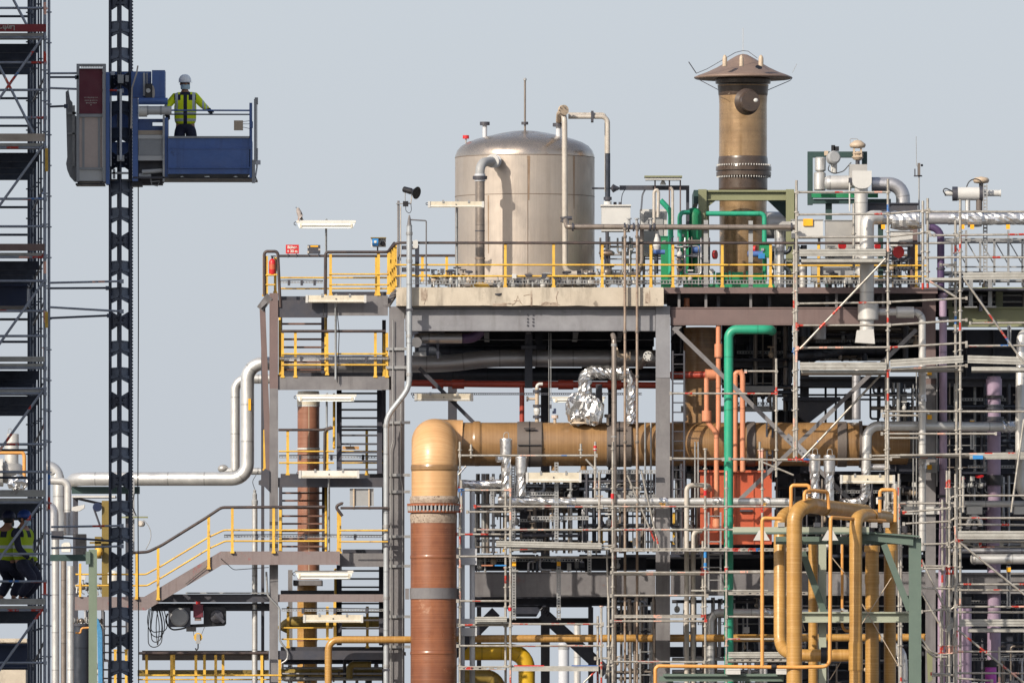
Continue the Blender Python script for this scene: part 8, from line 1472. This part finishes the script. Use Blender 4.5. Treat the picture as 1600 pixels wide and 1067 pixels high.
sbk = thing('steel_bracket', 'dark teal bracket beam joining the olive post and the silver pipes', 'bracket', (110, 878, -5.5)); part(sbk, 'beam', MB().bx(78, 866, 140, 876, -5.8, -5.5), M['teal_dark']); part(sbk, 'plate', MB().bx(134, 861, 141, 881, -6.1, -5.9), M['teal_steel']); part(sbk, 'upper_box', MB().bx(118, 834, 134, 870, -5.0, -4.4), M['black']); part(sbk, 'lower_box', MB().bx(80, 829, 98, 842, -5.2, -4.6), M['dark_steel']); part(sbk, 'cap', MB().pr([(96, 850), (100, 847), (108, 847), (110, 851), (110, 862), (96, 862)], -6.3, -5.9), M['white'])
tp = thing('cable_bundle', 'bright blue cable bundle hanging behind the olive post', 'cable', (156, 1090, -5))
for k in range(5): part(tp, 'cable', MB().tb([(150+.6*k, 966, -5), (153+1.5*k, 985, -5), (155.2+1.1*k, 1100, -5)], 1.1, bend=8, seg=8), M['tarp'])
dk2 = thing('process_vessel', 'dark vessel behind the silver pipes at the bottom left', 'vessel', (126, 1200, -2)); part(dk2, 'shell', MB().tb([(126, 1400, -2), (126, 978, -2)], 14, seg=24), M['dark_pipe']); part(dk2, 'top_ring', MB().la((126, 976, -2), [(-2, 15.5), (2, 15.5)], seg=24, smooth=False), M['dark_steel']); part(dk2, 'amber_bend', MB().tb([(118, 988, -3.4), (126, 989, -3.4), (127, 981, -3.4), (140, 980, -3.4)], 1.6, bend=3, seg=8), M['amber'])
mm_ = thing('machine_column', 'mustard yellow machine column behind the mast', 'machine', (163, 950, 1)); part(mm_, 'column', MB().bx(159, 782, 173, 932, 1, 1.6), M['olive_pipe']); part(mm_, 'actuator', MB().bx(148, 838, 158, 872, .9, 1.3), M['olive_pipe']); part(mm_, 'valve_body', MB().sp((154, 862, .8), 7, 6, 8), M['yellow']); part(mm_, 'arm', MB().tb([(146, 792, 1), (158, 826, 1)], 1.6, seg=8), M['dark_steel']); part(mm_, 'drum', MB().la((177, 905, .9), [(-6, 9), (10, 9), (14, 4)], seg=20), M['white']); part(mm_, 'wheel', MB().la((152, 792, .9), [(-2, 7), (2, 7)], axis=(.4,-1,0), seg=16, smooth=False), M['blue_dark']); part(mm_, 'cross_arm', MB().bx(140, 846, 172, 849, .9, 1.0), M['olive_pipe'])
pg2 = thing('pipe_gantry', 'dark teal pipe gantry carrying the long silver pipe left of the mast', 'gantry', (145, 800, 3.5)); part(pg2, 'top_beam', MB().bx(112, 760, 218, 771, 3.4, 3.7), M['teal_dark']); part(pg2, 'tray', MB().bx(112, 774, 180, 777, 3.0, 4.2), M['grey_light']); part(pg2, 'arm', MB().br((118, 778, 3.4), (172, 790, 3.4), 4), M['dark_steel']); part(pg2, 'lamp_box', MB().pr([(112, 792), (132, 788), (132, 793), (124, 798), (112, 799)], 3.1, 3.4), M['grey_light']); part(pg2, 'post', MB().iv(114, 122, 777, 1200, 3.9, .3), M['dark_steel']); part(pg2, 'post', MB().iv(196, 204, 771, 1200, 3.9, .3), M['dark_steel'])
cz_ = thing('camera_mast', 'small pale camera on a thin bar right of the mast', 'camera', (221, 850, .6)); part(cz_, 'bar', MB().bx(186, 806.5, 231, 809, .6, .7), M['olive']); part(cz_, 'body', MB().la((221, 818, .6), [(-5, 4.5), (4, 5), (6, 3)], axis=(-.3,-1,0), seg=16), M['pale']); part(cz_, 'cable', MB().tb([(224, 812, .6), (234, 822, .6), (237, 840, .6), (228, 858, .6)], .7, bend=9, seg=6), M['grey']); part(cz_, 'pole', MB().bx(207, 745, 210, 864, .8, .9), M['grey']); part(cz_, 'upper_cable', MB().tb([(210, 770, .7), (206, 790, .7), (213, 806, .7)], .9, bend=6, seg=6), M['black'])
valve_group('cluster of small pipes and valves under the gangway left of the mast', 116, 165, 916, 1.5, 'galv', 5, 41); valve_group('grey valves under the left gangway end', 110, 160, 970, .5, 'grey', 4, 43)
st2 = thing('stair_flight', 'short dark stair seen behind the mast at the bottom', 'stairs', (175, 1100, 2)); 
for k in range(7): part(st2, 'tread', MB().plate([(160, 2+.2*k), (200, 2+.2*k), (200, 2.26+.2*k), (160, 2.26+.2*k)], 1058-13.5*k, 2.4), M['dark_steel'])
part(st2, 'stringer', MB().bx(157, 966, 161, 1090, 2, 2.1), M['dark_steel']); part(st2, 'stringer', MB().bx(199, 966, 204, 1090, 2, 2.1), M['steel'])
for lab, x in (('yellow post behind the mast at the bottom, left one', 180), ('yellow post behind the mast at the bottom, right one', 197)): solo('railing_post', lab, 'post', MB().bx(x-2, 1016, x+2, 1090, 1, 1.06).bx(x-3, 1014, x+3, 1016, .98, 1.08), M['yellow'])
